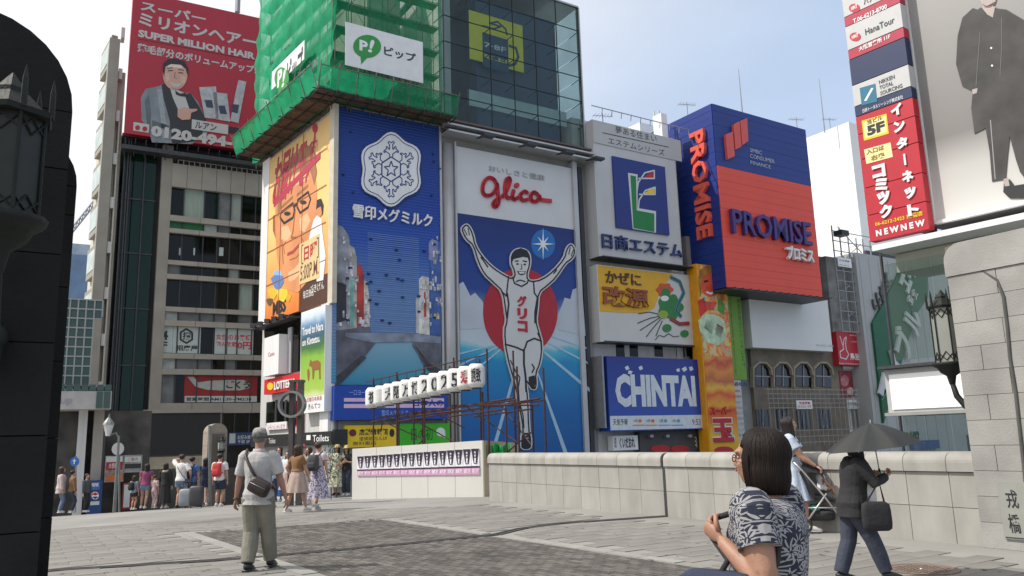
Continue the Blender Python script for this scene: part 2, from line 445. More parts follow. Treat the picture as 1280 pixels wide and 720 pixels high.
# pale border stones and the metal expansion joint
def strip(name, a, b, w, l, mat, h=.0):
    d = b-a; d.z = 0; n = int(d.length/l); e = d.normalized(); f = Vector((-e.y, e.x, 0)); me = None
    for i in range(n):
        c = a+e*(i+.5)*l; c.z = 0; m = MB()
        cs = []
        for q, r in ((-.5, -.5), (.5, -.5), (.5, .5), (-.5, .5)):
            v = c+e*q*(l-.01)+f*r*w; v.z = deck(v.x, v.y)-.003+h; cs.append(v)
        if near_joint(c): continue
        m.prism([v-Vector((0, 0, .03)) for v in cs], cs); part(name, m, mat, deck_o)
strip('border_stone', dark[1], dark[2], .18, .6, GPW)
strip('border_stone', dark[0], dark[5], .20, .6, GPW)
m = MB()
for i in range(len(jl)-1):
    a, b = jl[i], jl[i+1]; d = (b-a).normalized(); f = Vector((-d.y, d.x, 0))
    for s, hw in ((-.085, .05), (.03, .05)):
        q = [a+f*s, b+f*s, b+f*(s+hw), a+f*(s+hw)]
        for v in q: v.z = deck(v.x, v.y)+.004
        m.prism([v-Vector((0, 0, .03)) for v in q], q)
jn = part('expansion_joint', m, M('joint_metal', (.09, .085, .08), .6, .2, 8, metal=.4), deck_o)
m = MB()
for i in range(420):
    p = Vector((R_.uniform(-9, 7), R_.uniform(7.5, 17), 0)); r = R_.uniform(.012, .034)
    if near_joint(p, .2) or .848*p.x+.53*p.y > 9: continue
    k = 9; c = deck(p.x, p.y)-.0025; j_ = [R_.uniform(.75, 1.2) for _ in range(k)]
    ring = [Vector((p.x+r*j_[q]*math.cos(6.283*q/k), p.y+r*j_[q]*math.sin(6.283*q/k), c+.001)) for q in range(k)]
    m.add(ring, [tuple(range(k))])
part('gum_spots', m, M('gum_grey', (.10, .095, .09), .9), deck_o, kind='stuff')
# manhole
mh = gpt(1152, 712)
root = thing('manhole_cover', 'round rusty brown manhole cover set in the pale paving near the right pillar', 'manhole cover', mh)
m = MB(); m.rings([(mh+Vector((0, 0, -.03)), .36, .36), (mh+Vector((0, 0, .006)), .36, .36), (mh+Vector((0, 0, .006)), .33, .33), (mh+Vector((0, 0, .001)), .325, .325)], 40)
part('frame', m, M('rusty_iron', (.16, .115, .09), .7, .2, 9, bump=.3), root)
m = MB()
for i in range(-4, 5):
    for j in range(-4, 5):
        if i*i+j*j < 17: m.box(mh.x+i*.068-.022, mh.x+i*.068+.022, mh.y+j*.068-.022, mh.y+j*.068+.022, mh.z, mh.z+.007)
part('stud', m, MATS['rusty_iron'], root, kind='stuff')
m = MB(); m.ell(mh+Vector((-.03, -.05, .012)), (.012, .012, .008), 8, 5)
tag(link('pebble', m.mesh('pebble'), WHITE), 'tiny white pebble lying on the rusty manhole cover', 'pebble')

# ------------------------------------------------------------------ parapet along the bridge (right)
pp0 = gpt(612, 625)
PP = Pl((pp0.x, pp0.y), BAZ+180)
STONE = M('parapet_stone', (.31, .30, .275), .75, .17, 2.2, bump=.15, bscale=60, island=.07, stretch=(1.6, 1.6, .5))
SJ = M('stone_joint', (.16, .14, .12), .9, .1)
def parapet(u0, u1, name, label):
    root = thing(name, label, 'parapet', PP.w((u0+u1)/2, 0, 0))
    H = 1.12; CP = .24; D = .42; n = round((u1-u0)/.62); l = (u1-u0)/n
    c = MB(); c.pb(PP, u0+.02, u1-.02, -.3, H-.03, -D+.03, -.012); part('core', c, SJ, root)
    for i in range(n):
        a, b = u0+i*l+.004, u0+(i+1)*l-.004
        for z0, z1 in ((-.3, .43), (.438, H-CP-.012)):
            m = MB(); m.pb(PP, a, b, z0, z1, -.03, 0+R_.uniform(-.001, .001)); part('stone_panel', m, STONE, root)
        # bullnose coping piece
        prof = [(-D-.02, H-CP)] + [(-.10+.14*math.sin(q*math.pi/2/6)+0, H-.13+.13*math.cos(q*math.pi/2/6)) for q in range(7)] + [(.04, H-CP)]
        prof = [(-D-.02, H-CP), (-D-.02, H-.03), (-D, H)] + prof[1:]
        m = MB(); m.prism([PP.w(a, z, o) for o, z in prof], [PP.w(b, z, o) for o, z in prof]); part('coping_stone', m, STONE, root)
uj = PP.U(833, 640)
uE = PP.U(1226, 683)
parapet(0, uj-.035, 'parapet', 'beige stone bridge parapet with rounded coping left of the dark vertical joint')
parapet(uj+.035, uE+.3, 'parapet', 'beige stone bridge parapet with rounded coping running from the dark joint to the pillar')
m = MB(); m.pb(PP, uj-.033, uj+.033, -.2, 1.10, -.4, -.004)
tag(link('joint_cover', m.mesh('joint_cover'), DSTEEL), 'narrow dark metal joint strip standing between the two parapet lengths', 'joint cover')

# right pillar --------------------------------------------------------------
PI = Pl(tuple((PP.w(0, 0, .10))[:2]), BAZ+180)
PST = M('pillar_granite', (.28, .275, .26), .8, .18, 2.2, bump=.25, bscale=50, island=.07)
ua, za = PI.uz(1230, 683); ut, zt = PI.uz(1187, 347)
zt_top = PI.uz(1199, 303)[1]
ul = (ua+ut)/2-.02; ztop = zt_top
rootR = thing('bridge_pillar', 'tall pale granite bridge pillar at the right with rounded top and carved name stone', 'pillar', PI.w(ul+1, 0, -.4))
def pillar_blocks(P, root, u0, u1, z1, mat, depth, ch=.305, bl=.60, top_r=.22):
    c = MB(); c.pb(P, u0+.01, u1-.01, -.3, z1-.02, -depth+.01, -.012); part('core', c, SJ, root)
    z = z1-.42; k = 0
    # cap with rounded near-left edge
    prof = [(u0-.01, z+.006)] + [(u0-.01+top_r-top_r*math.cos(a*math.pi/12), z1-top_r+top_r*math.sin(a*math.pi/12)) for a in range(7)] + [(u1+.01, z1), (u1+.01, z+.006)]
    m = MB(); m.prism([P.w(u, zz, .02) for u, zz in prof], [P.w(u, zz, -depth-.02) for u, zz in prof]); part('cap_stone', m, mat, root)
    while z > -.2:
        off = (k % 2)*bl*.5; u = u0-off
        while u < u1:
            a = max(u, u0); b = min(u+bl, u1)
            if b-a > .05: m = MB(); m.pb(P, a+.004, b-.004, z-ch+.006, z, -.05, R_.uniform(-.001, .002)); part('stone_block', m, mat, root)
            u += bl
        # end face towards the lamp
        m = MB(); m.pb(P, u0-.002, u0+.04, z-ch+.006, z, -depth, -.052); part('stone_block', m, mat, root)
        z -= ch; k += 1
pillar_blocks(PI, rootR, ul, ul+2.6, ztop, PST, .9)
# arched raised moulding and inner arched slab
arch_px = [(1212, 336), (1227, 339), (1244, 350), (1252, 371), (1257, 410), (1260, 447), (1267, 490), (1272, 535), (1277, 580), (1283, 640), (1288, 690)]
q = [PI.uz(x, y, .05) for x, y in arch_px]
mb = MB(); mb.tube([PI.w(u, z, .0) for u, z in q], [.006, .010, .016]+[.024]*(len(q)-3), 8); part('arch_moulding', mb, M('shade_dark_moulding', (.07, .07, .065), .7, .15, 5), rootR, True)  # dark colour stands for the shaded step round the arch
S = Sign(PI, '', '', '', 1260, 600, root=rootR)
S.rect(1246, 602, 1300, 677, M('name_stone', (.265, .27, .245), .6, .08, 6), .0, .03, 'name_stone')
S.txt('戎', 1256, 612, 1274, 636, BLACK, .033, bold=.015, slant=-.1)
S.txt('橋', 1259, 642, 1277, 667, BLACK, .033, bold=.015, slant=-.1)
S.rect(1257, 672, 1300, 674.5, BLACK, .03, .036, 'groove')

# lanterns on pillars --------------------------------------------------------
IRON = M('verdigris_iron', (.015, .018, .016), .6, .35, 9, metal=.05, bump=.2, spec=.25)
LGL = M('frosted_lantern_glass', (.27, .28, .25), .25, .08, 4)
def lantern(c, R, H, root, wall=None, gl=None):
    """hexagonal iron lantern: c bottom centre of the glass body"""
    def hexr(z, r): return [Vector((c.x+r*math.cos(rad(60*i+20)), c.y+r*math.sin(rad(60*i+20)), c.z+z)) for i in range(6)]
    for i in range(6):
        a0, a1 = hexr(0, R*.92)[i], hexr(0, R*.92)[(i+1) % 6]; b0, b1 = hexr(H, R*.92)[i], hexr(H, R*.92)[(i+1) % 6]
        m = MB(); nrm = ((a0+a1)/2-Vector((c.x, c.y, a0.z))).normalized()*.006
        m.prism([a0, a1, b1, b0], [v+nrm for v in (a0, a1, b1, b0)]); part('pane', m, gl or LGL, root)
        m = MB(); a, b = hexr(0, R)[i], hexr(H, R)[i]; m.tube([a, b], R*.06, 6); part('post', m, IRON, root)
        m = MB()   # pointed tracery at both ends of the pane
        A, B = hexr(0, R)[i], hexr(0, R)[(i+1) % 6]; mid = (A+B)/2
        for z0, s in ((0, 1), (H, -1)):
            up = Vector((0, 0, s))
            m.tube([A+Vector((0, 0, z0))+up*H*.16, mid+Vector((0, 0, z0))+up*H*.03], R*.035, 4)
            m.tube([B+Vector((0, 0, z0))+up*H*.16, mid+Vector((0, 0, z0))+up*H*.03], R*.035, 4)
            m.tube([A+Vector((0, 0, z0))+up*H*.02, mid+Vector((0, 0, z0))+up*H*.19], R*.035, 4)
            m.tube([B+Vector((0, 0, z0))+up*H*.02, mid+Vector((0, 0, z0))+up*H*.19], R*.035, 4)
        part('tracery', m, IRON, root)
    m = MB(); m.rings([(c+Vector((0, 0, z)), r, r) for z, r in ((H, R*.9), (H+.0, R*1.28), (H+R*.16, R*1.34), (H+R*.22, R*1.1), (H+R*.75, R*.6), (H+R*.8, R*.55), (H+R*.95, R*.55), (H+R*1.0, R*.42), (H+R*1.55, R*.03))], 6); part('roof', m, IRON, root)
    m = MB()
    for i in range(6):
        a = Vector((c.x+R*1.15*math.cos(rad(60*i+20)), c.y+R*1.15*math.sin(rad(60*i+20)), c.z+H+R*.1))
        m.tube([a, a+Vector((0, 0, R*.9)), a+Vector((0, 0, R*1.35))], [R*.1, R*.09, R*.01], 5)
    part('spike', m, IRON, root)
    m = MB(); m.rings([(c+Vector((0, 0, z)), r, r) for z, r in ((-R*1.9, R*.1), (-R*1.75, R*.22), (-R*1.35, R*.3), (-R*1.1, R*.35), (-R*.8, R*.75), (-R*.45, R*.95), (-R*.25, R*1.25), (-R*.05, R*1.3), (0, R*1.05))], 12); part('base_bowl', m, IRON, root, True)
    if wall is not None:
        m = MB(); b = c+Vector((0, 0, -R*1.7)); p = [b, b+(wall-b)*.12+Vector((0, 0, -R*.9)), b+(wall-b)*.45+Vector((0, 0, -R*1.45)), b+(wall-b)*.8+Vector((0, 0, -R*1.2)), wall]
        m.tube(p, [R*.2, R*.24, R*.26, R*.3, R*.4], 8); m.ell(wall, (R*.5, R*.5, R*.5), 10, 8); part('bracket', m, IRON, root, True)
endR = PI.w(ul, 2.15, -.35)
lc = PI.w(ul-.30, 0, -.33); yy = lc.dot(FW); lz0 = PI.uz(1185, 452)[1]; lz1 = PI.uz(1185, 378)[1]
lc.z = lz0*.0 + 2.28
rt = thing('pillar_lantern', 'hexagonal green-black iron lantern on a curved bracket at the left end of the pale pillar', 'lantern', lc)
LANR = rt; LANRC = lc.copy()
lantern(lc, .165, .72, rt, PI.w(ul, lc.z-.42, -.33))

# left pillar (close, in shade) ------------------------------------------------
DST = M('shade_dark_granite', (.017, .017, .0165), .85, .35, 2.2, bump=.35, bscale=35, island=.12, spec=.15)  # granite colour darkened to stand for the shade on these pillars
def arch_pillar(P, uc, W, ztop, depth, root, mat, groove=True):
    r = W/2; zs = ztop-r; ch = .46; z = -.3
    while z < zs-.001:
        z2 = min(z+ch, zs)
        m = MB(); m.pb(P, uc-r, uc-.004, z, z2-.006, -depth, R_.uniform(-.002, .002)); part('stone_block', m, mat, root)
        m = MB(); m.pb(P, uc+.004, uc+r, z, z2-.006, -depth, R_.uniform(-.002, .002)); part('stone_block', m, mat, root)
        z = z2
    n = 16; a0 = 0
    for a, b in ((0, 5), (5, 11), (11, 16)):
        pr = [(uc, zs)] + [(uc+r*math.cos(math.pi*i/n), zs+r*math.sin(math.pi*i/n)) for i in range(a, b+1)]
        m = MB(); m.prism([P.w(u, zz, -depth) for u, zz in pr], [P.w(u, zz, 0) for u, zz in pr]); part('arch_stone', m, mat, root)
LP = Pl(at(-10, 3.9), 58)
u88 = LP.U(86, 200)
rootL = thing('bridge_pillar', 'near bridge pillar of dark granite with arched top at the left edge, in shade', 'pillar', LP.w(u88-.5, 0, -.4))
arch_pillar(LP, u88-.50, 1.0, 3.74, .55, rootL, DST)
LP2 = Pl(at(90, 4.9), 58)
u2 = LP2.U(95.5, 240)
rootL2 = thing('bridge_pillar', 'lower arched dark granite wing pillar just behind the near left pillar', 'pillar', LP2.w(u2-.4, 0, -.4))
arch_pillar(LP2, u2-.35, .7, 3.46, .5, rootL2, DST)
ul2, zl2 = LP.uz(0, 270, .45); l2 = LP.w(ul2, zl2, .45)
rt = thing('pillar_lantern', 'large dark hexagonal lantern with cone roof on the shaded left pillar', 'lantern', l2)
lantern(l2, .150, LP.uz(14, 150, .45)[1]-zl2, rt, LP.w(ul2, l2.z-.5, 0), M('shade_dark_lantern_glass', (.018, .021, .019), .4, .3, 6, spec=.3))  # panes coloured near black for the shade on this lantern

# ------------------------------------------------------------------ buildings along the canal
WALLG = M('grey_render_wall', (.26, .26, .255), .8, .15, .5, bump=.2)
WALLD = M('dark_wall', (.075, .072, .07), .7, .25, .8)
WALLC = M('pale_cladding', (.56, .555, .54), .6, .13, .9, stretch=(2.5, 2.5, .2))
CREAM = M('cream_wall', (.56, .52, .44), .7, .1, .4, bump=.15)
GDARK = glass('dark_window_glass', '30362e', .84, .06, .35)
GGRN = glass('green_window_glass', '1d5a3e', .75)
GBLUE = glass('teal_curtain_glass', '9fb2b0', .20)
BROWN = M('brown_ledge', (.12, .085, .07), .6, .2, 2)
def body(P, x0, x1, ytop, name, label, mat, depth=12, off=-.4, z0=-4, yx=None, cat='building', dx=0):
    u0 = P.U(x0); u1 = P.U(x1); z1 = P.uz(yx or (x0+x1)/2, ytop)[1]
    root = thing(name, label, cat, P.w((u0+u1)/2, z0, 0))
    m = MB(); m.pb(P, u0, u1, z0, z1, -depth, off); part('wall', m, mat, root); return root, u0, u1, z1

# --- corner building (billboards on two sides, green scaffold tower above)
zt = F.uz(416, 136)[1]; uc = F.U(416); ue = F.U(553)
CB = thing('corner_building', 'corner building with a huge blue snowflake billboard and a sunlit television poster side', 'building', F.w((uc+ue)/2, -4, 0))
um = MP.U(327)
m = MB()
a = F.w(uc+.02, 0, -.1); b = F.w(ue, 0, -.1); c = MP.w(um, 0, -.1); d = b + (c-a)
m.prism([Vector((v.x, v.y, -4)) for v in (a, b, d, c)], [Vector((v.x, v.y, zt+1.2)) for v in (a, b, d, c)]); part('wall', m, WALLC, CB)
# street side windows, ledges
S = Sign(MP, '', '', '', 370, 400, root=CB)
for (x0, y0, x1, y1) in ((349, 426, 374.5, 464), (331, 405, 374.5, 424)):
    S.rect(x0, y0, x1, y1, GDARK, .0, .03, 'window_pane')
for x0, x1 in ((333, 344), (345, 356), (357, 374)): S.rect(x0, 503, x1, 531, GDARK, .0, .03, 'window_pane')
S.rect(360, 410, 363, 466, SILVER, .03, .12, 'mullion')
for x in (344.5, 356.5): S.rect(x-.6, 500, x+.6, 533, DSTEEL, .03, .08, 'mullion')
zl_ = MP.uz(350, 404)[1]; part('ledge', MB().pb(MP, MP.U(328), MP.U(376), zl_-.12, zl_, .0, .8), DSTEEL, CB)
m = MB()
for i in range(5):
    u = MP.U(334+i*9); z = fz(350, 407, MP); m.tube([MP.w(u, z+.3, .1), MP.w(u, z+.3, 1.0)], .04, 5); m.box(*sum([[MP.w(u, 0, 1.0)[k]-.16, MP.w(u, 0, 1.0)[k]+.16] for k in (0, 1)], []), z+.1, z+.34)
part('floodlight_arms', m, DSTEEL, CB, kind='stuff')
# corner pillar strip
m = MB(); u0 = F.U(412.5); m.pb(F, uc-.02, F.U(418.3), -4, fz(416, 283), .02, .16); part('corner_trim', m, WALLC, CB)
m = MB(); m.pb(MP, MP.U(405.5), MP.U(415.8), -4, fz(410, 376, MP), .0, .22); part('corner_pillar', m, WHITE, CB)
# shop front at street level
m = MB(); m.pb(MP, um, 0, MP.uz(372, 557)[1], MP.uz(372, 542)[1], .02, .5); part('fascia', m, BLACK, CB)
m = MB(); m.pb(F, uc, F.U(432), F.uz(420, 556)[1], F.uz(420, 537)[1], .02, .5); part('fascia', m, BLACK, CB)
S.txt('Toilets', 336, 548, 344, 554, WHITE, .51); 
SF = Sign(F, '', '', '', 480, 500, root=CB)
m = MB(); m.pb(F, F.U(423), ue, -3, F.uz(440, 526)[1], -.09, .12); part('shop_wall', m, M('shop_wall', (.2, .2, .18), .7, .3, .6), CB)
T_ = Sign(MP, 'toilets_sign', 'black Toilets sign with white letters on the corner behind the walkers', 'sign', 396, 549)
T_.rect(377, 541, 414, 555, BLACK, .51, .6); T_.rect(383, 544, 388, 550, WHITE, .6, .61, 'symbol'); T_.txt('Toilets', 391, 544, 411, 551.5, WHITE, .61, bold=.01)
# top ring of steel under the scaffold
PB = ramp_mat('blue_billboard_print', 2, fz(416, 470), fz(416, 140), [(0, '4a90b4'), (.12, '6a86ac'), (.30, '5c7fb4'), (.5, '1f4da6'), (.68, '0d3b94'), (1, '0a357f')], .5, .06, .4, rib=.35, ribscale=1.6)
SB = Sign(F, 'snowflake_billboard', 'tall blue billboard with white snowflake badge over a printed canal scene', 'billboard', 485, 340)
SB.rect(418.5, 131, 552, 481, PB, .0, .18)
SB.rect(551.5, 150, 554, 525, SILVER, .0, .25, 'frame')
NAVY = M('navy_print', '0b2c6e', .5, .05)
lob = lambda t: 1+.075*math.cos(6*(t-math.pi/2))
SB.ell(490, 214, 38.5, 44, NAVY, .18, .24, 'badge_shadow', 48, lob)
SB.ell(489, 211.5, 38, 43.5, WHITE, .24, .34, 'badge', 48, lob)
mb = MB()
def rot_l(pts, k): c_, s_ = math.cos(k*math.pi/3), math.sin(k*math.pi/3); return [(489+(x*c_-y*s_)*.9, 211.5-(x*s_+y*c_)*1.03) for x, y in pts]
hexp = [(15*math.cos(k*math.pi/3+math.pi/6), 15*math.sin(k*math.pi/3+math.pi/6)) for k in range(6)]
SB.line(rot_l(hexp, 0), 1.5, NAVY, .34, .35, mb=mb, closed=True)
star = [((10 if i % 2 == 0 else 4.2)*math.sin(i*math.pi/5), (10 if i % 2 == 0 else 4.2)*math.cos(i*math.pi/5)) for i in range(10)]
SB.line(rot_l(star, 0), 1.3, NAVY, .34, .353, mb=mb, closed=True)
for k in range(6):
    arm = [(-2.2, 15), (-2.2, 18.5), (-8, 22), (-9, 20), (-10.5, 21), (-9.3, 23), (-6.5, 24.5), (-7, 27), (-5, 27.5), (-4, 25), (-2.2, 24), (-2.2, 30), (-4.5, 32), (-3, 34), (0, 32)]
    SB.line(rot_l(arm, k), 1.15, NAVY, .34, .351, mb=mb); SB.line(rot_l([(-x, y) for x, y in arm], k), 1.15, NAVY, .34, .352, mb=mb)
part('snowflake', mb, NAVY, SB.root)
rim = [(489+35*lob(2*math.pi*i/48)*math.cos(2*math.pi*i/48), 211.5-40.5*lob(2*math.pi*i/48)*math.sin(2*math.pi*i/48)) for i in range(48)]
SB.line(rim, .9, NAVY, .34, .352, 'badge_line', closed=True)
SB.txt('雪印メグミルク', 441.5, 254, 541, 284.5, WHITE, .2, .34, .02, split=True)
# printed city scene
city = [('8b8f98', [(421, 281), (428, 283), (435, 293), (437, 300), (437, 413), (421, 413)]), ('a7a39f', [(436, 305), (443, 310), (446, 322), (446, 410), (436, 412)]), ('b23b35', [(446, 331), (452, 331), (455, 345), (455, 405), (446, 409)]), ('c9c2b6', [(455, 350), (459, 352), (462, 375), (462, 410), (455, 410)]), ('2f2f36', [(421, 352), (433, 356), (433, 400), (421, 404)]), ('62a79c', [(438, 350), (441, 350), (442, 408), (438, 408)]),
        ('3f5f9e', [(538, 300), (551, 303), (551, 420), (538, 418)]), ('7a7fa4', [(536, 303), (540, 299), (547, 301), (547, 326), (536, 325)]), ('cdc9c2', [(524, 349), (528, 345), (536, 347), (537, 420), (524, 418)]), ('a9a9ad', [(520, 372), (524, 372), (524, 418), (520, 417)]), ('d8c34a', [(543, 392), (549, 393), (549, 399), (543, 398)]), ('b9413b', [(530, 365), (533, 365), (533, 396), (530, 396)]),
        ('5a5a66', [(421, 413), (462, 408), (465, 420), (470, 428), (455, 447), (421, 484)]), ('60606c', [(519, 416), (551, 421), (551, 470), (534, 461), (516, 432), (517, 424)]), ('7d8698', [(432, 416), (520, 417), (551, 421), (551, 429), (519, 427), (466, 428), (432, 421)])]
SB.poly([(463, 427), (519, 427), (526, 455), (551, 474), (551, 481), (419, 481), (421, 478), (455, 447)], ramp_mat('printed_river', 2, fz(480, 480), fz(480, 427), [(0, '2f86a5'), (1, '7fa9bd')]), .18, .19, 'printed_river')
for i, (h, pts) in enumerate(city): SB.poly(pts, M('print_'+h, h, .6, .5, 1.3), .18, .2+.004*i, 'printed_building')
m = MB()
for k in range(90):
    side = k % 2; x = R_.uniform(422, 460) if side else R_.uniform(523, 549); y = R_.uniform(300, 410)
    u, z = F.uz(x, y); 
    if (not side and y < 350 and x < 537) or (side and y < 285+(x-421)*2.4): continue
    m.pb(F, u, u+R_.uniform(.05, .2), z, z+R_.uniform(.15, .5), .2, .28)
part('printed_windows', m, M('print_windows', (.5, .5, .55), .6, .9, 4), SB.root, kind='stuff')
for a_ in range(2):
    q = [(458, 447), (421, 484), (421, 470), (452, 444)] if a_ == 0 else [(519, 432), (535, 462), (551, 472), (551, 462), (538, 455)]
    SB.poly(q, M('print_quay', '3b3b42', .7, .5, 2), .2, .262, 'printed_quay')
m = MB()
for k in range(34):
    x = R_.uniform(432, 545); y = R_.uniform(170 if x > 530 else 262, 405)
    if 470 < y < 0: continue
    if 440 < x < 542 and 250 < y < 288: continue
    u, z = F.uz(x, y); m.pb(F, u-.09, u+.09, z-.06, z+.06, .18, .30)
for k in range(40):
    x = 424+R_.random()*126; y = 142+R_.random()*110
    if abs(x-489) < 46: continue
    u, z = F.uz(x, y); m.pb(F, u-.06, u+.06, z-.05, z+.05, .18, .28)
part('lamp_studs', m, M('stud_blue', '082663', .5), SB.root, kind='stuff')
# ribs of the led field
m = MB(); y = 292
while y < 415:
    u0, z = F.uz(458, y); u1, _ = F.uz(522, y+3); m.pb(F, u0, u1, z, z+.035, .18, .20); y += 2.6
part('led_rows', m, M('led_grey', '6f8fc0', .5), SB.root, kind='stuff')
# lower blue sign
B2 = Sign(F, 'blue_strip_sign', 'royal blue sign with pink stripes under the snowflake billboard behind the lanterns', 'sign', 490, 503)
B2.rect(418, 482, 560, 523.5, M('royal_blue', '1140a0', .45, .05), .0, .6)
PINK = M('pink_print', 'd9b7d6', .5, .05)
B2.rect(430, 497.5, 555, 502, PINK, .6, .61, 'stripe'); B2.rect(430, 505, 555, 509.5, PINK, .6, .61, 'stripe')
B2.txt('雪印メグミルク', 477, 512.5, 510, 519.5, M('pale_blue_print', '9fb8e6', .5), .61); B2.txt('一口ヨーグルト', 437, 487, 470, 494, MATS['pale_blue_print'], .61); B2.txt('日本人の', 517, 499, 554, 508, NAVY, .62, bold=.02)
B3 = Sign(F, 'yellow_shop_sign', 'yellow information shop sign with black writing behind the red scaffold', 'sign', 464, 545)
YEL = M('sign_yellow', 'e8c21e', .5, .06)
B3.rect(431, 532, 497, 557.5, YEL, .12, .35); B3.txt('店舗情報館', 449, 536, 485, 543.5, BLACK, .36, bold=.02); B3.txt('道頓堀 なんば', 449, 546, 484, 550, BLACK, .36); B3.txt('無料案内', 441, 552, 470, 556, BLACK, .36); B3.ell(441, 541, 4.5, 4.5, M('dark_red_print', '6a2a22', .5), .35, .37, 'logo'); B3.ell(490, 541, 3, 5, BLACK, .35, .37, 'logo')
B4 = Sign(F, 'green_shop_sign', 'bright green sign with a white speech bubble behind the red scaffold', 'sign', 530, 543)
B4.rect(498, 530, 563, 555.5, M('sign_green', '3fae22', .5, .06), .12, .35); B4.txt('日の初', 514, 535, 541, 550, M('dark_green_print', '1d5a18', .5), .36, bold=.01); B4.ell(551, 540, 5.5, 5.5, WHITE, .35, .37, 'speech_bubble'); B4.poly([(552, 544), (557, 542), (556, 548)], WHITE, .35, .372, 'bubble_tail')

# --- television poster on the sunlit side
TV = Sign(MP, 'television_poster', 'sunlit orange television poster with a face in glasses on the corner building side', 'billboard', 370, 280)
TV.rect(331, 205, 412.5, 375, ramp_mat('poster_orange', 2, fz(331, 403, MP), fz(331, 205, MP), [(0, 'd9782a'), (.22, 'e8a050'), (.5, 'efc77e'), (1, 'e6bf80')], .55, .25, .35), .0, .25)
TV.rect(328.6, 203, 331, 405, WHITE, .0, .3, 'frame')
TV.rect(412.5, 133, 415, 378, M('frame_tan', (.55, .5, .4), .6), .0, .3, 'frame')
SK = M('printed_skin', 'd48d5c', .55, .2, .45); SKD = M('printed_skin_line', '9c5c36', .55)
TV.poly([(344, 250), (350, 225), (362, 205), (378, 190), (388, 192), (394, 215), (396, 240), (395, 300), (391, 330), (384, 352), (372, 366), (360, 362), (351, 345), (346, 320), (344, 290)], SK, .25, .27, 'printed_face')
TV.poly([(344, 252), (348, 222), (362, 197), (380, 180), (391, 184), (396, 215), (393, 232), (388, 214), (376, 212), (360, 222), (350, 240)], M('printed_hair', '9a6a48', .55, .3, 1), .27, .275, 'printed_hair')
TV.line([(350, 272), (351, 266), (366, 254), (368, 262), (366, 272), (355, 279), (350, 272)], 1.8, BLACK, .275, .285, 'printed_glasses')
TV.line([(371, 258), (372, 250), (385, 240), (388, 249), (385, 259), (375, 266), (371, 258)], 1.8, BLACK, .275, .285, 'printed_glasses'); TV.line([(368, 258), (371, 255)], 1.8, BLACK, .275, .285, 'printed_glasses')
TV.ell(359, 267, 4, 2.6, BLACK, .275, .282, 'printed_eye'); TV.ell(379, 253, 4, 2.6, BLACK, .275, .282, 'printed_eye')
TV.line([(351, 260), (366, 246)], 2, MATS['printed_hair'], .275, .28, 'printed_brow'); TV.line([(371, 244), (385, 232)], 2, MATS['printed_hair'], .275, .28, 'printed_brow')
TV.line([(369, 262), (366, 290), (364, 297), (370, 297)], 1.6, SKD, .275, .28, 'printed_nose'); TV.line([(359, 318), (366, 315), (374, 306)], 2.4, M('printed_lip', 'a6433a', .5), .275, .28, 'printed_mouth')
TV.line([(352, 300), (354, 330)], 1.2, SKD, .275, .28, 'printed_crease')
SKH = M('printed_skin_high', 'e9b488', .55, .1, .6)
for pts in ([(352, 284), (360, 282), (364, 292), (358, 303), (352, 298)], [(374, 274), (384, 266), (388, 276), (381, 290), (375, 288)], [(356, 228), (372, 216), (384, 212), (386, 224), (370, 232), (357, 240)], [(360, 340), (368, 336), (376, 326), (378, 338), (368, 350), (361, 352)]): TV.poly(pts, SKH, .27, .274, 'printed_highlight')
for pts in ([(358, 236), (372, 226), (384, 220)], [(359, 231), (373, 221), (385, 215)], [(376, 296), (382, 306), (380, 318)], [(358, 300), (354, 308), (356, 318)], [(362, 325), (370, 322), (375, 316)]): TV.line(pts, .8, SKD, .275, .279, 'printed_crease')
TV.poly([(344, 268), (341, 270), (341, 288), (345, 300), (347, 298), (346, 272)], SKD, .26, .268, 'printed_ear')
TV.poly([(347, 252), (349, 238), (351, 250), (350, 262), (347, 272)], MATS['printed_hair'] if 'printed_hair' in MATS else SKD, .275, .282, 'printed_sideburn')
RED = M('sign_red', 'b3202a', .5, .05); PNKR = M('print_magenta', 'b5374e', .5)
TV.txt('お届けモノ', 343, 200, 391, 228, PNKR, .29, bold=.02, slant=.1); TV.txt('です!', 387, 176, 396, 200, PNKR, .29); TV.ell(393.5, 160, 3.2, 6, PNKR, .27, .285, 'logo')
TV.poly([(342, 251), (400, 189), (400, 198), (342, 259)], PNKR, .275, .288, 'banner')
TV.poly([(388, 290), (392, 275), (397, 268), (402, 275), (403, 290), (407, 320), (404, 350), (396, 352), (392, 318), (386, 300)], WHITE, .27, .28, 'printed_figure'); TV.ell(399, 262, 4, 9, SK, .28, .285, 'printed_head'); TV.poly([(395, 262), (396, 250), (401, 248), (404, 256), (403, 270), (401, 258), (397, 260)], BLACK, .285, .29, 'printed_hair')
TV.poly([(374, 306), (399, 292), (399, 347), (374, 356)], M('print_beige', 'd9c08c', .5), .28, .30, 'caption_panel')
TV.tl('日曜', 380, 309, 327, 396, RED, .305, bold=.03); TV.line([(379, 306), (377, 307), (377, 330), (379, 329)], 1, BLACK, .3, .305, 'bracket'); TV.line([(396, 298), (398, 297), (398, 321), (396, 322)], 1, BLACK, .3, .305, 'bracket')
TV.tl('5:00P.M.', 375.5, 333, 352, 398, M('print_brown', '6b3d1e', .5), .305, bold=.01)
TV.rect(374, 356, 411, 377, M('poster_dark', '4a2a18', .6), .25, .262, 'caption_panel'); TV.txt('毎日放送', 379, 364, 392, 369, WHITE, .265); TV.txt('ごきげん', 388, 357, 405, 361, WHITE, .265)
TV.txt('MBS', 341, 378, 357, 389, BLACK, .275, bold=.05)
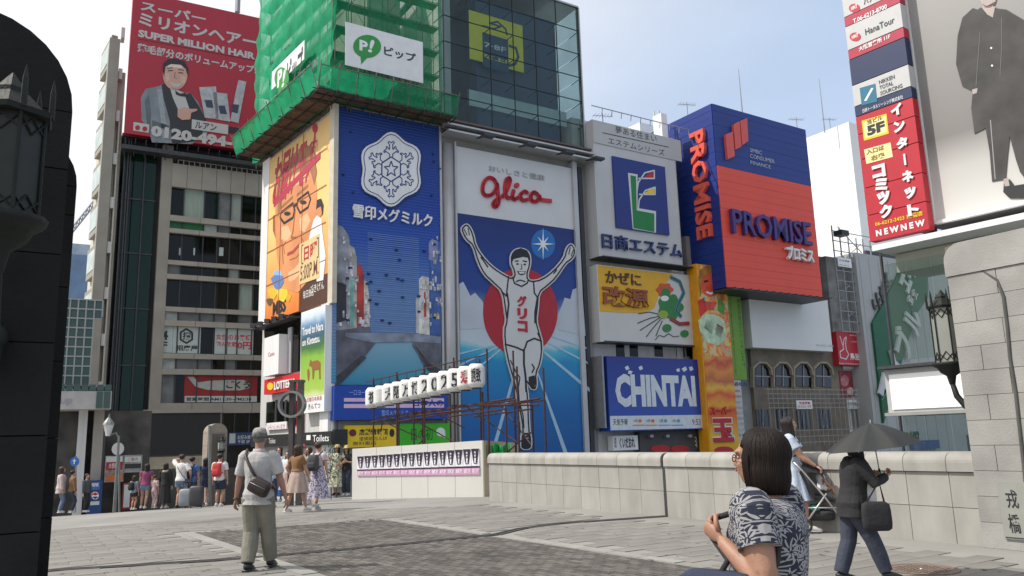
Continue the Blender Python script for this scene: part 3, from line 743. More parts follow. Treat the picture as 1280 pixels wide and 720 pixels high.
for cx, cy, r, h in ((347, 352, 8, '5d7fb8'), (341, 366, 6, 'e0b52c'), (353, 368, 7, 'e3c23a'), (347, 343, 5, '8fb0d8'), (337, 377, 4, '5b4a3a'), (360, 372, 4, 'd8a020'), (346, 360, 4, 'dfe3e8')): TV.ell(cx, cy, r, r*1.2, M('blob_'+h, h, .6), .26, .27+.001*r, 'printed_confetti', 9, lambda t: 1+.2*math.sin(3*t))
jt = MP.uz(331, 205)[1]; jb = MP.uz(331, 402)[1]; ju0, ju1 = MP.U(331, 300), MP.U(412, 300)
for k in (1, 2): u = ju0+(ju1-ju0)*k/3; part('panel_joint', MB().pb(MP, u-.025, u+.025, jb, jt, .28, .295), SKD, TV.root)
for k in (1, 2, 3, 4): z = jb+(jt-jb)*k/5; part('panel_joint', MB().pb(MP, ju0, ju1, z-.025, z+.025, .28, .294), SKD, TV.root)
# travel panel, lottery sign, small white sign
TR = Sign(MP, 'travel_billboard', 'tall travel billboard with deer on green grass on the corner building side', 'billboard', 391, 450)
TR.rect(376.7, 391, 405, 514, WHITE, .0, .55); TR.rect(377, 393, 404.7, 493, ramp_mat('travel_print', 2, fz(391, 500, MP), fz(391, 388, MP), [(0, 'd5dcb0'), (.1, '9dbb4a'), (.45, '7fae3a'), (.55, '3f6b35'), (.68, '35566b'), (.8, '5d87ab'), (.9, 'c9d7e2'), (1, 'dfe6ea')], .5, .10, 1.2), .55, .56, 'print')
TR.tl('Travel to Nara', 378, 410, 420, 404, WHITE, .57, bold=.02); TR.tl('on Kintetsu.', 378, 424, 433, 400, WHITE, .57, bold=.02)
DEER = M('deer_print', '8a5a2c', .6)
TR.polys([[(386, 457), (388, 449), (390, 452), (397, 450), (400.5, 453), (400.5, 474), (399, 474), (398.5, 462), (393, 463), (392, 474), (390.5, 474), (390, 460), (388, 458)], [(384, 462), (386, 461), (387, 466), (386, 476), (385, 476), (384, 468)]], DEER, .56, .575, 'printed_deer')
TR.txt('近畿日本鉄道', 383, 497, 402, 500, RED, .57); TR.txt('きんてつ', 385, 505, 400, 510, BLACK, .57)
LS = Sign(MP, 'restaurant_sign', 'long red restaurant sign with white letters on the corner building side', 'sign', 352, 479)
LS.rect(330.5, 475, 375.5, 486, M('restaurant_red', 'c81f25', .45, .05), .0, .45); LS.ell(337.5, 483, 3.8, 4.6, YEL, .46, .48, 'logo'); LS.tl('LOTTERIA', 342.5, 477.5, 487.5, 369, WHITE, .48, .55, bold=.03)
WS = Sign(MP, 'white_shop_sign', 'plain white box sign with small red logo above the red restaurant sign', 'sign', 339, 448)
WS.rect(330.5, 423, 347.7, 467, WHITE, .0, .7); WS.txt('Casio', 335, 441, 343, 444, RED, .71)
m = Sign(MP, 'pink_window_banner', 'white window banner with pink writing below the red restaurant sign', 'banner', 346, 533)
m.rect(333, 529, 358, 536, WHITE, .0, .1); m.txt('いらっしゃいませ', 335, 531, 356, 536, M('print_pink', 'd0506a', .5), .11)
m = Sign(MP, 'red_strip_banner', 'narrow vertical red strip beside the travel billboard', 'banner', 374, 510)
m.rect(371.5, 488, 375.5, 541, MATS['restaurant_red'], .0, .2)

# --- green scaffold tower over the corner
GM = M('green_netting', '149c66', .75, .3, .8, bump=.6, bscale=6, stretch=(1, 1, .25))
def netting(name, col, op):
    m_ = M(name, col, .8, .22, .9, bump=.5, bscale=5, stretch=(1, 1, .2)); n = m_.node_tree.nodes; l = m_.node_tree.links
    b = n['Principled BSDF']; tl = n.new('ShaderNodeBsdfTranslucent'); tp = n.new('ShaderNodeBsdfTransparent'); a = n.new('ShaderNodeMixShader'); a.inputs[0].default_value = .6; c_ = n.new('ShaderNodeMixShader')
    src = b.inputs['Base Color'].links[0].from_socket; l.new(src, tl.inputs[0]); l.new(b.outputs[0], a.inputs[1]); l.new(tl.outputs[0], a.inputs[2])
    q = n.new('ShaderNodeTexNoise'); q.inputs['Scale'].default_value = .8; q.inputs['Detail'].default_value = 6; t = n.new('ShaderNodeTexCoord'); l.new(t.outputs['Object'], q.inputs[0])
    r = n.new('ShaderNodeMapRange'); r.inputs[1].default_value = .3; r.inputs[2].default_value = .7; r.inputs[3].default_value = op-.14; r.inputs[4].default_value = min(1, op+.12); l.new(q.outputs[0], r.inputs[0])
    l.new(r.outputs[0], c_.inputs[0]); l.new(tp.outputs[0], c_.inputs[1]); l.new(a.outputs[0], c_.inputs[2]); l.new(c_.outputs[0], n['Material Output'].inputs[0]); return m_
NET = netting('green_net_lit', '2cc48c', .88); NETD = netting('green_net_shade', '1fa070', .64)  # one net in two greens: brighter for its sunlit side, darker for its shaded side
TW = thing('scaffold_tower', 'scaffold tower wrapped in bright green netting above the corner billboards', 'scaffold', F.w(uc, zt+2, 0))
m = MB()
zb = F.uz(405, 118)[1]; ztp = zb+13; n0 = Vector(meet(F, MP, .5, .5))
uL = MP.U(318); uR = F.U(553)
def net_sheet(P, a, b, z0, z1, off, amp, seed):
    mm = MB(); nx, nz_ = 46, 34
    for j in range(nz_+1):
        for i in range(nx+1):
            u = a+(b-a)*i/nx; z = z0+(z1-z0)*j/nz_
            o = off+amp*(noise.noise(Vector((u*.9+seed, z*.25, 0)))+.5*noise.noise(Vector((u*2.4+seed, z*.9, 3)))) - amp*.5*abs(math.sin(z*math.pi/1.8))
            mm.v.append(P.w(u, z, o))
    for j in range(nz_):
        for i in range(nx): k_ = j*(nx+1)+i; mm.f.append((k_, k_+1, k_+nx+2, k_+nx+1))
    return mm
uF0 = (n0-F.o).dot(F.u); uM0 = (n0-MP.o).dot(MP.u)
part('netting', net_sheet(MP, uL, uM0, zb-.6, ztp, .5, .28, 5), NET, TW, True)
part('netting', net_sheet(F, uF0, uR, zb-.6, ztp, .5, .22, 9), NETD, TW, True)
TB = M('scaffold_tube', (.16, .15, .13), .5, .2, 5, metal=.5)
def lattice(P, a, b, off, hid):
    k = 0; us = [a+(b-a)*i/6 for i in range(7)]; zs = [zb-.6+1.8*j for j in range(8)]
    for u in us:
        for o in (off, off-.9):
            m = MB(); m.tube([P.w(u, zb-1, o), P.w(u, ztp, o)], .035, 5); part('pole', m, TB, TW)
    for z in zs:
        m = MB(); m.tube([P.w(a, z, off), P.w(b, z, off)], .03, 5); part('rail', m, TB, TW)
        m = MB(); m.pb(P, a, b, z-.06, z-.03, off-.9, off-.05); part('deck_board', m, M('scaffold_board', (.20, .15, .1), .8, .3, 2), TW)
    for i in range(6):
        for j in range(7):
            m = MB(); p0, p1 = ((us[i], zs[j]), (us[i+1], zs[j+1])) if (i+j) % 2 else ((us[i+1], zs[j]), (us[i], zs[j+1])); m.tube([P.w(p0[0], p0[1], off-.05), P.w(p1[0], p1[1], off-.05)], .022, 4); part('brace', m, TB, TW)
lattice(F, uF0+.1, uR-.1, .25, 1); lattice(MP, uL+.1, uM0-.1, .25, 1)
m = MB(); a = Vector(meet(F, MP, -4.2, -4.2)); a.z = zb; b = F.w(ue-1.0, zb, -4.2); c = MP.w(um+2, zb, -4.2); d = b+(c-a)
m.prism([a, b, d, c], [v+Vector((0, 0, ztp-zb)) for v in (a, b, d, c)]); part('tower_wall', m, M('tower_wall', (.30, .30, .27), .8, .3, .5), TW)
# protruding catch platform
PW = 2.0; oc = Vector(meet(F, MP, PW, PW)); ic = Vector(meet(F, MP, .0, .0))
zp = 0; d_ = ray(389, 108.5); zp = CAM.z + d_.z/d_.y*oc.y
PL = thing('catch_platform', 'dark underside catch platform with green net rail around the scaffold foot', 'platform', Vector((oc.x, oc.y, zp)))
BRD = M('platform_board', (.13, .085, .055), .85, .4, 2.5, bump=.3)
uMl = MP.U(324); uO = (oc-MP.o).dot(MP.u); uFo = (oc-F.o).dot(F.u); uFr = F.U(556)
nbd = 24
for i in range(nbd):
    a = uMl+(uO-.0-uMl)*i/nbd; b = uMl+(uO-uMl)*(i+1)/nbd-.03; m = MB(); m.pb(MP, a, b, zp+.02*R_.random(), zp+.06+.02*R_.random(), max(.02, .02), PW if True else 0); part('board', m, BRD, PL)
for i in range(28):
    a = uFo+(uFr-uFo)*i/28; b = uFo+(uFr-uFo)*(i+1)/28-.03
    o0 = .02
    if b < 0+uc: o0 = max(.02, PW-(a-uFo))
    m = MB(); m.pb(F, a, b, zp+.03+.02*R_.random(), zp+.10+.02*R_.random(), o0, PW); part('board', m, BRD, PL)
for P, a, b in ((MP, uMl, uO), (F, uFo, uFr)):
    for o in (.3, 1.15, 1.95):
        m = MB(); m.tube([P.w(a, zp-.05, o), P.w(b, zp-.05, o)], .045, 5); part('beam', m, DSTEEL, PL)
    for i in range(9):
        u = a+(b-a)*i/8; m = MB(); m.tube([P.w(u, zp-.12, .0), P.w(u, zp-.12, PW+.35)], .04, 5); part('outrigger', m, DSTEEL, PL)
        m = MB(); m.tube([P.w(u, zp-.2, PW), P.w(u, zp+1.5, PW+.55)], .035, 5); part('rail_post', m, TB, PL)
    m = MB(); m.tube([P.w(a, zp+1.25, PW+.5), P.w(b, zp+1.25, PW+.5)], .035, 5); part('handrail', m, TB, PL)
    mm = MB(); 
    for j in range(5):
        for i in range(41):
            u = a+(b-a)*i/40; z = zp-.05+1.3*j/4; mm.v.append(P.w(u, z, PW+.04+.42*j/4+.05*math.sin(i*1.7+j)))
    for j in range(4):
        for i in range(40): k_ = j*41+i; mm.f.append((k_, k_+1, k_+42, k_+41))
    part('rail_netting', mm, NETD if P is F else NET, PL, True)
for P, nm, lb, rc, lg, tx in ((F, 'scaffold_banner', 'white banner with green speech bubble logo on the right face of the green scaffold', (432, 27.5, 529, 103), (459, 58, 17.5, 14.5), (480, 57, 520, 79)), (MP, 'scaffold_banner', 'white banner with green speech bubble logo on the sunlit left face of the green scaffold', (340, 94, 379, 90), (352, 98, 9, 14), (359, 76, 378, 96))):
    B = Sign(P, nm, lb, 'banner', lg[0], lg[1])
    if P is F: B.rect(432, 27, 529, 104, M('banner_cloth', (.72, .72, .72), .7, .06, 2, bump=.3), 1.0, 1.03, 'cloth')
    else: B.rect(340, 90, 380, 74, MATS['banner_cloth'], 1.0, 1.03, 'cloth')
    GRN = M('logo_green', '2f8f3e', .5)
    cx, cy, rx, ry = lg
    B.ell(cx, cy, rx, ry, GRN, 1.03, 1.05, 'logo_bubble'); B.poly([(cx-rx*.5, cy+ry*.6), (cx-rx*.42, cy+ry*1.55), (cx+rx*.15, cy+ry*.8)], GRN, 1.03, 1.048, 'bubble_tail')
    B.txt('P', cx-rx*.55, cy-ry*.6, cx+rx*.05, cy+ry*.5, WHITE, 1.055, bold=.04); B.txt('!', cx+rx*.15, cy-ry*.65, cx+rx*.45, cy+ry*.6, WHITE, 1.055, bold=.03, slant=.8)
    B.txt('ピップ', *tx, M('print_charcoal', '2c3434', .5), 1.04, bold=.03)

# --- glass building above the runner board
GB = thing('glass_building', 'glass curtain wall building with a yellow beer mug poster over the runner billboard', 'building', F.w(F.U(640), -4, 0))
ug0, ug1 = F.U(553.5, 100), F.U(728.5, 182)
zg0 = F.uz(600, 161.5)[1]; zgt = F.uz(700, 5)[1]
u0b, u1b = F.U(553), F.U(741)
m = MB(); m.pb(F, u0b+.02, u1b, -4, zg0-.9, -12, -.05); part('wall', m, WALLG, GB)
m = MB(); m.pb(F, ug0+3.2, ug1-1.6, zg0+.1, zgt-1.2, -11, -.8); part('inner_wall', m, M('navy_inner_wall', (.055, .085, .16), .6, .2, .3), GB)
m = MB(); m.pb(F, ug0+.3, ug0+1.2, zg0+.1, zgt-.4, -11, -1.0); part('inner_column', m, WALLC, GB)
m = MB(); m.pb(F, ug0, ug1, zg0-.3, zg0, -11.5, -.12); part('floor_slab', m, WALLC, GB)
m = MB(); m.pb(F, ug0, ug1, zgt, zgt+.12, -11.5, .3); part('roof_edge', m, SILVER, GB)
m = MB(); m.pb(F, ug0+2.4, ug1-.9, zg0+2.0, zg0+3.2, -.78, -.7); part('inner_balustrade', m, M('pale_balustrade', (.5, .62, .62), .4, .1), GB)
vx = [554.5, 584, 613, 642, 670, 697, 724]; us = [F.U(x, 120) for x in vx]; us[0] = ug0; us[-1] = ug1
H_ = (zgt-zg0)/6; FRM = M('curtain_frame', (.035, .045, .045), .4, .2, 3, metal=.5)
GP1 = GBLUE
for i in range(6):
    for j in range(6):
        m = MB(); m.pb(F, us[i]+.03, us[i+1]-.03, zg0+j*H_+.03, zg0+(j+1)*H_-.03, .15, .18); part('glass_pane', m, GP1, GB)
for u in us:
    m = MB(); m.pb(F, u-.02, u+.02, zg0, zgt, .13, .22); part('mullion', m, FRM, GB)
    for j in range(1, 6):
        m = MB(); m.tube([F.w(u, zg0+j*H_, .1), F.w(u-.3, zg0+j*H_-.3, -.7)], .035, 5); part('strut', m, FRM, GB)
for j in range(7):
    m = MB(); m.pb(F, ug0, ug1, zg0+j*H_-.02, zg0+j*H_+.02, .131, .215); part('transom', m, FRM, GB)
# right flank glass
for j in range(6):
    for i in range(4):
        P2 = Pl(tuple(F.w(ug1, 0, .15)[:2]), F.az-90); m = MB(); m.pb(P2, i*2.9+.04, i*2.9+2.86, zg0+j*H_+.04, zg0+(j+1)*H_-.04, -.02, .01); part('glass_pane', m, GP1, GB)
m = MB(); m.pb(F, ug1-.02, ug1+.07, zg0-.2, zgt, -.1, .3); part('corner_trim', m, SILVER, GB)
BM = Sign(F, 'mug_poster', 'yellow poster with a blue steaming beer mug behind the glass curtain wall', 'poster', 620, 55)
MUY = M('poster_yellow', 'f4e637', .5, .06); MUB = M('mug_blue', '2c4a6e', .5)
BM.rect(586, 12, 655, 91, MUY, -.5, -.45)
BM.poly([(603, 40), (635, 50), (636, 91), (604, 83)], MUB, -.45, -.43, 'mug'); BM.line([(636, 57), (645, 60), (648, 71), (644, 80), (636, 82)], 3, MUB, -.45, -.43, 'mug_handle')
BM.line([(603, 32), (618, 36), (626, 33), (612, 29), (622, 27), (632, 36), (634, 44)], 2, MUB, -.45, -.43, 'steam')
BM.txt('7·8F', 605, 52, 633, 66, WHITE, -.42, bold=.02); BM.txt('頭上!', 605, 67, 634, 80, MUY, -.42, bold=.03)
# ledges and flood light arms
for k, (za, o1, mt) in enumerate(((-.1, .9, BROWN), (-.28, .6, WALLC), (-.5, 1.15, SILVER), (-.75, .75, BROWN), (-1.02, 1.3, SILVER))):
    m = MB(); m.pb(F, u0b, u1b+.15, zg0+za-.12, zg0+za, -.04, o1); part('ledge', m, mt, GB)
for x in (588, 640, 686, 722):
    u = F.U(x, 175); m = MB(); m.tube([F.w(u, zg0-1.0, .5), F.w(u+.1, zg0-1.35, 2.2)], .09, 6); m.pb(F, u-.35, u+.5, zg0-1.5, zg0-1.33, 2.0, 2.5); part('floodlight', m, DSTEEL, GB)
m = MB(); m.tube([F.w(F.U(562), -4, .0), F.w(F.U(562), fz(562, 182), .0)], .42, 16); part('round_column', m, SILVER, GB, True)
m = MB(); m.pb(F, F.U(719), F.U(724.5), -4, fz(720, 206), -.05, .5); part('edge_column', m, SILVER, GB)
m = MB(); m.pb(F, F.U(728), F.U(733), -4, fz(730, 212), -.05, .3); part('edge_column', m, DSTEEL, GB)

# --- runner billboard
RB = Sign(F, 'runner_billboard', 'giant billboard of a running athlete with raised arms before a red sun', 'billboard', 648, 380)
z_w = fz(572, 266.2)
RB.rect(569.5, 182.3, 720.5, 287.5, M('billboard_white', (.60, .60, .61), .45, .05, .5), .0, .30, 'white_panel')
rbm = ramp_mat('track_print', 2, fz(575, 600), z_w, [(0, '0a4f93'), (.25, '0a62a8'), (.43, '1287bb'), (.475, '4fb0c8'), (.50, 'b9c7cf'), (.62, 'b4bbc8'), (.655, '5a6f9f'), (.69, '1f3f8a'), (.8, '173a86'), (1, '12296a')], .45, .09, .45)
u0, z1 = F.uz(572.2, 266.2, .3); u1, _ = F.uz(721, 289, .3)
m = MB(); m.pb(F, u0, u1, F.uz(575, 600)[1], z1-.01, .0, .3); part('print_panel', m, rbm, RB.root)
for x0, x1, y in ((568.3, 570.2, 180), (721, 723, 203)):
    m = MB(); m.pb(F, F.U(x0), F.U(x1), -3, fz(x0, y), -.02, .42); part('frame', m, SILVER, RB.root)
DISC = M('sun_disc_red', 'a81f2e', .45, .04)
RB.ell(650.5, 390, 46.5, 55, DISC, .3, .34, 'red_disc', 64)
for t in ([(629, 428), (575, 441), (575, 443), (629, 429.3)], [(629, 430), (575, 455), (575, 457.5), (629, 431.5)], [(628, 434), (575, 477), (575, 480), (629, 435.5)],
          [(641, 470), (604, 600), (609, 600), (643, 474)], [(669, 460), (716, 600), (722, 600), (671, 460)], [(680, 438), (737, 485), (737, 490), (679, 441)], [(684, 426), (734, 452), (735, 455), (683, 428)], [(688, 418), (733, 434), (733, 436), (687, 420)]):
    RB.poly(t, M('track_line_white', '9fc0d6', .5), .3, .33, 'track_line')
star = []
for i in range(16):
    r = [17, 3, 11, 3][i % 4]; a = i*math.pi/8; star.append((679+r*.85*math.sin(a), 305-r*1.15*math.cos(a)))
RB.ell(679, 305, 15, 18, ramp_mat('halo_blue', 2, 0, 1, [(0, '1b6cb4'), (1, '1b6cb4')], .5), .3, .312, 'star_glow'); RB.poly(star, WHITE, .312, .35, 'star')
for a_, b_ in (([(574, 355), (579, 352), (583, 360), (588, 370), (594, 366), (601, 374), (604, 378), (606, 410), (575, 412)], 0), ([(702, 383), (706, 372), (713, 374), (716, 362), (721, 360), (727, 352), (732, 420), (698, 412), (697, 395)], 1)):
    RB.poly(a_, M('cloud_print', 'b7bec9', .5, .08, .5), .3, .318, 'printed_cloud')
out_px = [(590, 307), (582, 301), (577, 292), (575.5, 285), (580, 280), (585, 279), (590, 285), (593.5, 294), (595.5, 305), (603, 318), (615.4, 331.5), (626, 339), (638, 346), (642, 345), (641, 338), (637, 330), (637.5, 318), (643, 311), (651, 309), (660, 312), (664.5, 320), (664, 333), (661, 341), (661, 348), (665, 350), (676, 348), (690.7, 337.5), (704, 322), (706.5, 311), (711, 304.5), (716, 304), (720.5, 311), (720, 319), (715, 326), (708.4, 330), (696, 349), (686, 358), (675, 366.5), (674, 384), (671.8, 401.5), (675.5, 414), (680, 430), (677.5, 454), (671.5, 467), (672.8, 482), (669.5, 488.5), (661.5, 486.5), (658.5, 472), (662, 499), (663, 537), (666, 551), (664.2, 562.5), (651, 562.5), (650, 551), (652.4, 537), (647.8, 511), (643, 485), (631, 442.5), (628.4, 412), (632, 402), (630.6, 392), (627, 365), (616, 355), (604, 344), (596, 328)]
def smooth(pts, it=1):
    for _ in range(it):
        q = []
        for i in range(len(pts)):
            a, b = pts[i], pts[(i+1) % len(pts)]; q += [(a[0]*.75+b[0]*.25, a[1]*.75+b[1]*.25), (a[0]*.25+b[0]*.75, a[1]*.25+b[1]*.75)]
        pts = q
    return pts
sil = smooth(out_px)
RWH = M('runner_white', (.60, .595, .59), .45, .04, .8)
RB.poly(sil, RWH, .34, .44, 'runner_cutout')
BLK = M('runner_black', (.012, .012, .016), .5)
cen = lambda p, c, k: (c[0]+(p[0]-c[0])*k, c[1]+(p[1]-c[1])*k)
inner = []
n_ = len(sil)
for i in range(n_):
    a, b, c = sil[i-2], sil[i], sil[(i+2) % n_]; dx, dy = c[0]-a[0], c[1]-a[1]; h = math.hypot(dx, dy) or 1
    inner.append((b[0]-dy/h*2.2, b[1]+dx/h*2.2))
# orientation check: inset must lie within
A_ = sum(inner[i][0]*inner[i-1][1]-inner[i-1][0]*inner[i][1] for i in range(n_)); B_ = sum(sil[i][0]*sil[i-1][1]-sil[i-1][0]*sil[i][1] for i in range(n_))
if abs(A_) > abs(B_): inner = [(2*s[0]-q[0], 2*s[1]-q[1]) for s, q in zip(sil, inner)]
RB.line(inner, 1.8, BLK, .44, .452, 'outline', closed=True)
mb = MB()
for pts, wd in (([(601, 321), (606, 328), (610, 334)], 1.2), ([(627, 364), (633, 370), (635, 352), (636, 345)], 1.2), ([(634, 366), (636, 380), (634, 398)], 1.5), ([(667, 352), (668, 366), (672, 372)], 1.3), ([(672, 372), (669, 390), (669, 404)], 1.6), ([(641, 346), (643, 354), (652, 358), (659, 354), (661, 349)], 1.2), ([(631, 430), (645, 434), (654, 438)], 1.4), ([(672, 416), (676, 425), (677, 440)], 1.0), ([(656, 436), (659, 427), (668, 423), (676, 426)], 1.4), ([(655, 436), (655, 455), (657, 470), (658, 490)], 1.8), ([(644, 470), (648, 484), (649, 500), (654, 520), (655, 535)], 1.0), ([(665, 455), (668, 460), (665, 466)], 1.2), ([(638, 450), (645, 465), (650, 472), (648, 484)], 1.0), ([(585, 285), (587, 294)], .8), ([(580, 286), (584, 294)], .8), ([(713, 309), (711, 318)], .8), ([(717, 312), (714, 320)], .8), ([(692, 342), (696, 337)], 1.1), ([(645, 352), (650, 350), (657, 352)], 1.0)):
    RB.line(pts, wd*1.4, BLK, .44, .456, mb=mb)
part('linework', mb, BLK, RB.root)
RB.poly([(640, 328), (640, 318), (644, 313), (651, 310), (659, 313), (662, 320), (662, 330), (660, 322), (654, 321), (645, 323), (642, 324)], BLK, .44, .46, 'printed_hair')
RB.line([(644, 326.5), (648.5, 326)], 1.4, BLK, .44, .458, 'printed_brow'); RB.line([(653.5, 326), (659, 327)], 1.4, BLK, .44, .458, 'printed_brow')
RB.ell(647, 330, 1.6, 1.1, BLK, .44, .458, 'printed_eye'); RB.ell(656, 330.5, 1.6, 1.1, BLK, .44, .458, 'printed_eye')
RB.line([(652, 330), (652.5, 336), (650, 336.5)], .8, BLK, .44, .458, 'printed_nose'); RB.poly([(646.5, 338.5), (652, 339.5), (657.5, 339), (655.5, 343), (652, 344), (648.5, 342.8)], BLK, .44, .458, 'printed_mouth'); RB.poly([(648, 339.4), (652, 340.4), (656, 339.8), (654.5, 342), (650, 342)], WHITE, .458, .462, 'printed_teeth')
RB.poly([(661, 471), (668, 469), (670, 476), (668, 485), (663, 484), (661, 478)], BLK, .44, .46, 'printed_shoe'); RB.poly([(655, 541), (662, 541), (664, 551), (662, 560), (652.5, 560), (652.5, 551)], BLK, .44, .46, 'printed_shoe')
RB.line([(655.5, 544), (660.5, 544.5)], .7, RWH, .46, .465, 'shoe_lace'); RB.line([(655.5, 547), (661, 547.5)], .7, RWH, .46, .465, 'shoe_lace')
RB.txt('グリコ', 646.5, 369, 660, 417, M('vest_red', 'b3202e', .5), .455, .50, .05, vert=True, split=True)
RB.txt('おいしさと健康', 611, 206, 681, 226, M('grey_raised', (.42, .43, .44), .5), .31, .36, .0, split=True)
GR = M('script_red', 'c01f2d', .4, .04)
for pts in ([(622, 232), (618, 224), (611, 222), (605, 229), (604, 239), (608, 244), (615, 243), (620, 237), (622, 230), (623, 242), (624, 252), (621, 258), (617, 256), (620, 250), (630, 245)], [(628, 246), (634, 238), (638, 227), (637, 222), (633, 226), (632, 238), (635, 247), (640, 246)], [(643, 237), (641, 246), (644, 249), (649, 246)], [(660, 241), (656, 239), (651, 244), (654, 250), (661, 249)], [(673, 243), (668, 240), (664, 245), (666, 251), (672, 251), (675, 245), (676, 249), (690, 251)]):
    sm = []
    for i in range(len(pts)-1):
        p0 = pts[max(i-1, 0)]; p1 = pts[i]; p2 = pts[i+1]; p3 = pts[min(i+2, len(pts)-1)]
        for k in range(5):
            t = k/5; sm.append(tuple(.5*((2*p1[c])+(-p0[c]+p2[c])*t+(2*p0[c]-5*p1[c]+4*p2[c]-p3[c])*t*t+(-p0[c]+3*p1[c]-3*p2[c]+p3[c])*t**3) for c in (0, 1)))
    sm.append(pts[-1]); RB.line(sm, 4.2, GR, .32, .44, 'letter')
RB.ell(646.5, 231.5, 3, 3.2, GR, .32, .441, 'letter_dot')

# --- estate company building and board
_, ue0, ue1, zte = body(F, 729, 862, 150, 'office_building', 'pale grey office building carrying the blue square estate board and the medicine sign', WALLC, 14, -.3, yx=739)
EB = Sign(F, 'estate_billboard', 'white billboard with blue square logo of green yellow and red on the pale building', 'billboard', 800, 240)
EB.rect(740, 149, 853, 333, M('board_grey_white', (.50, .50, .51), .5, .05, .5), -.3, 1.1)
EB.rect(741, 149.5, 852.5, 202, M('board_head', (.44, .44, .44), .5, .05, .5), 1.1, 1.16, 'head_panel')
EB.txt('夢ある住まい', 769, 157, 821, 178, BLACK, 1.17); EB.rect(754, 169, 836, 184.5, WHITE, 1.16, 1.165, 'rule') if False else EB.line([(753, 165.8), (836, 184)], .9, BLACK, 1.16, 1.168, 'rule'); EB.txt('エステムシリーズ', 760, 171, 831, 195, BLACK, 1.17)
ESB = M('estate_blue', '1a2f7a', .5, .05)
EB.rect(765.8, 194.8, 837, 294, ESB, 1.1, 1.25, 'logo_square')
EB.poly([(785, 216), (797, 218), (797, 260), (820, 264), (820, 291), (791, 286)], RWH, 1.25, 1.262, 'logo_outline')
EB.poly([(788, 219), (795, 220.5), (796, 263), (818, 267), (818, 290), (792, 285)], M('logo_green2', '117a3a', .5), 1.262, 1.272, 'logo_green')
EB.line([(796, 241), (798, 228), (806, 216), (818, 213), (818, 223), (798, 223)], 1.5, RWH, 1.25, 1.274, 'logo_curve'); EB.line([(798, 262), (799, 250), (807, 238), (819, 234), (819, 243), (799, 243)], 1.5, RWH, 1.25, 1.276, 'logo_curve')
EB.poly([(805, 222), (811, 217), (817, 215), (817, 222)], RED, 1.25, 1.27, 'logo_red'); EB.poly([(805, 242), (812, 237), (818, 235), (818, 242)], YEL, 1.25, 1.27, 'logo_yellow')
EB.txt('日商エステム', 753, 290.5, 854, 322.5, M('letter_navy', '27366b', .45), 1.13, 1.3, .01, split=True)
m = MB()
for i in range(10): u = F.U(742+12*i, 165+3*i); bar(m, F.w(u, fz(742, 149), 1.1), F.w(u, fz(742, 149)+.45, 1.2), .03)
m.tube([F.w(F.U(740), fz(742, 149)+.45, 1.2), F.w(F.U(850, 180), fz(742, 149)+.45, 1.2)], .04, 5); part('cable_rail', m, STEEL, EB.root)
m = MB(); m.pb(F, F.U(742), F.U(858), fz(750, 327), fz(750, 326)+.02, .0, 1.5); part('ledge', m, DSTEEL, EB.root)
KB = Sign(F, 'medicine_sign', 'yellow and white sign with brown characters and a green swirl emblem', 'sign', 805, 380)
KB.rect(745.5, 330.5, 868, 433, M('sign_white', (.56, .56, .55), .45, .05, .5), -.3, .9)
KYE = M('medicine_yellow', 'd9a512', .45, .06)
KB.poly([(747, 331.5), (842, 342.5), (826, 362), (818, 385), (806, 391), (780, 391), (750, 389)], KYE, .9, .92, 'yellow_field')
KB.txt('かぜに', 757, 338, 802, 357.5, M('kana_brown', '4a2f26', .5), .93, 1.0, .01, split=True); KB.txt('改源', 753, 356, 812, 386, M('kanji_brown', '8e4a22', .5), .93, 1.05, .03, split=True)
# plain swirl emblem (generic): cloud bag, ribbon and wind strokes
GRE = M('emblem_green', '2d7a3c', .5, .1, 2); TEA = M('emblem_teal', '3a7d8c', .5)
KB.ell(838, 384, 15, 15, GRE, .92, .95, 'emblem_body', 40, lambda t: 1+.13*math.cos(5*t)); KB.ell(831, 362, 10, 8, M('emblem_orange', 'c4512e', .5), .92, .96, 'emblem_cap', 30, lambda t: 1+.12*math.cos(6*t)); KB.ell(832, 366, 5.5, 6, MATS['emblem_green'], .96, .97, 'emblem_face'); KB.ell(831, 373, 5, 3.5, WHITE, .96, .975, 'emblem_beard')
KB.line([(838, 346), (850, 352), (855, 366), (850, 376), (845, 388), (852, 396)], 4, TEA, .92, .955, 'ribbon'); KB.line([(838, 346), (850, 352), (855, 366), (850, 376), (845, 388), (852, 396)], 1, BLACK, .955, .96, 'ribbon_line')
KB.ell(829, 393, 6, 5, M('emblem_lime', '8fa83a', .5), .92, .97, 'emblem_bag'); KB.ell(856, 417, 5, 4.5, GRE, .92, .96, 'emblem_foot'); KB.ell(834, 410, 5.5, 5, GRE, .92, .96, 'emblem_foot'); KB.line([(838, 398), (850, 405), (862, 404)], 4, M('emblem_red', '8e2f32', .5), .92, .962, 'emblem_sash')
for pts in ([(825, 393), (812, 390), (798, 392)], [(825, 395), (812, 398), (797, 404)], [(825, 397), (814, 404), (800, 413)], [(826, 399), (818, 408), (808, 421)], [(828, 401), (824, 410), (820, 420)]): KB.line(pts, .9, BLACK, .92, .93, 'wind_line')
KB.line([(819, 425), (824, 419), (830, 421), (836, 417), (842, 421), (849, 420)], .8, BLACK, .92, .93, 'cloud_line')
m = MB(); m.pb(F, F.U(744), F.U(869), fz(752, 430), fz(752, 428), .0, 1.0); part('ledge', m, DSTEEL, KB.root)
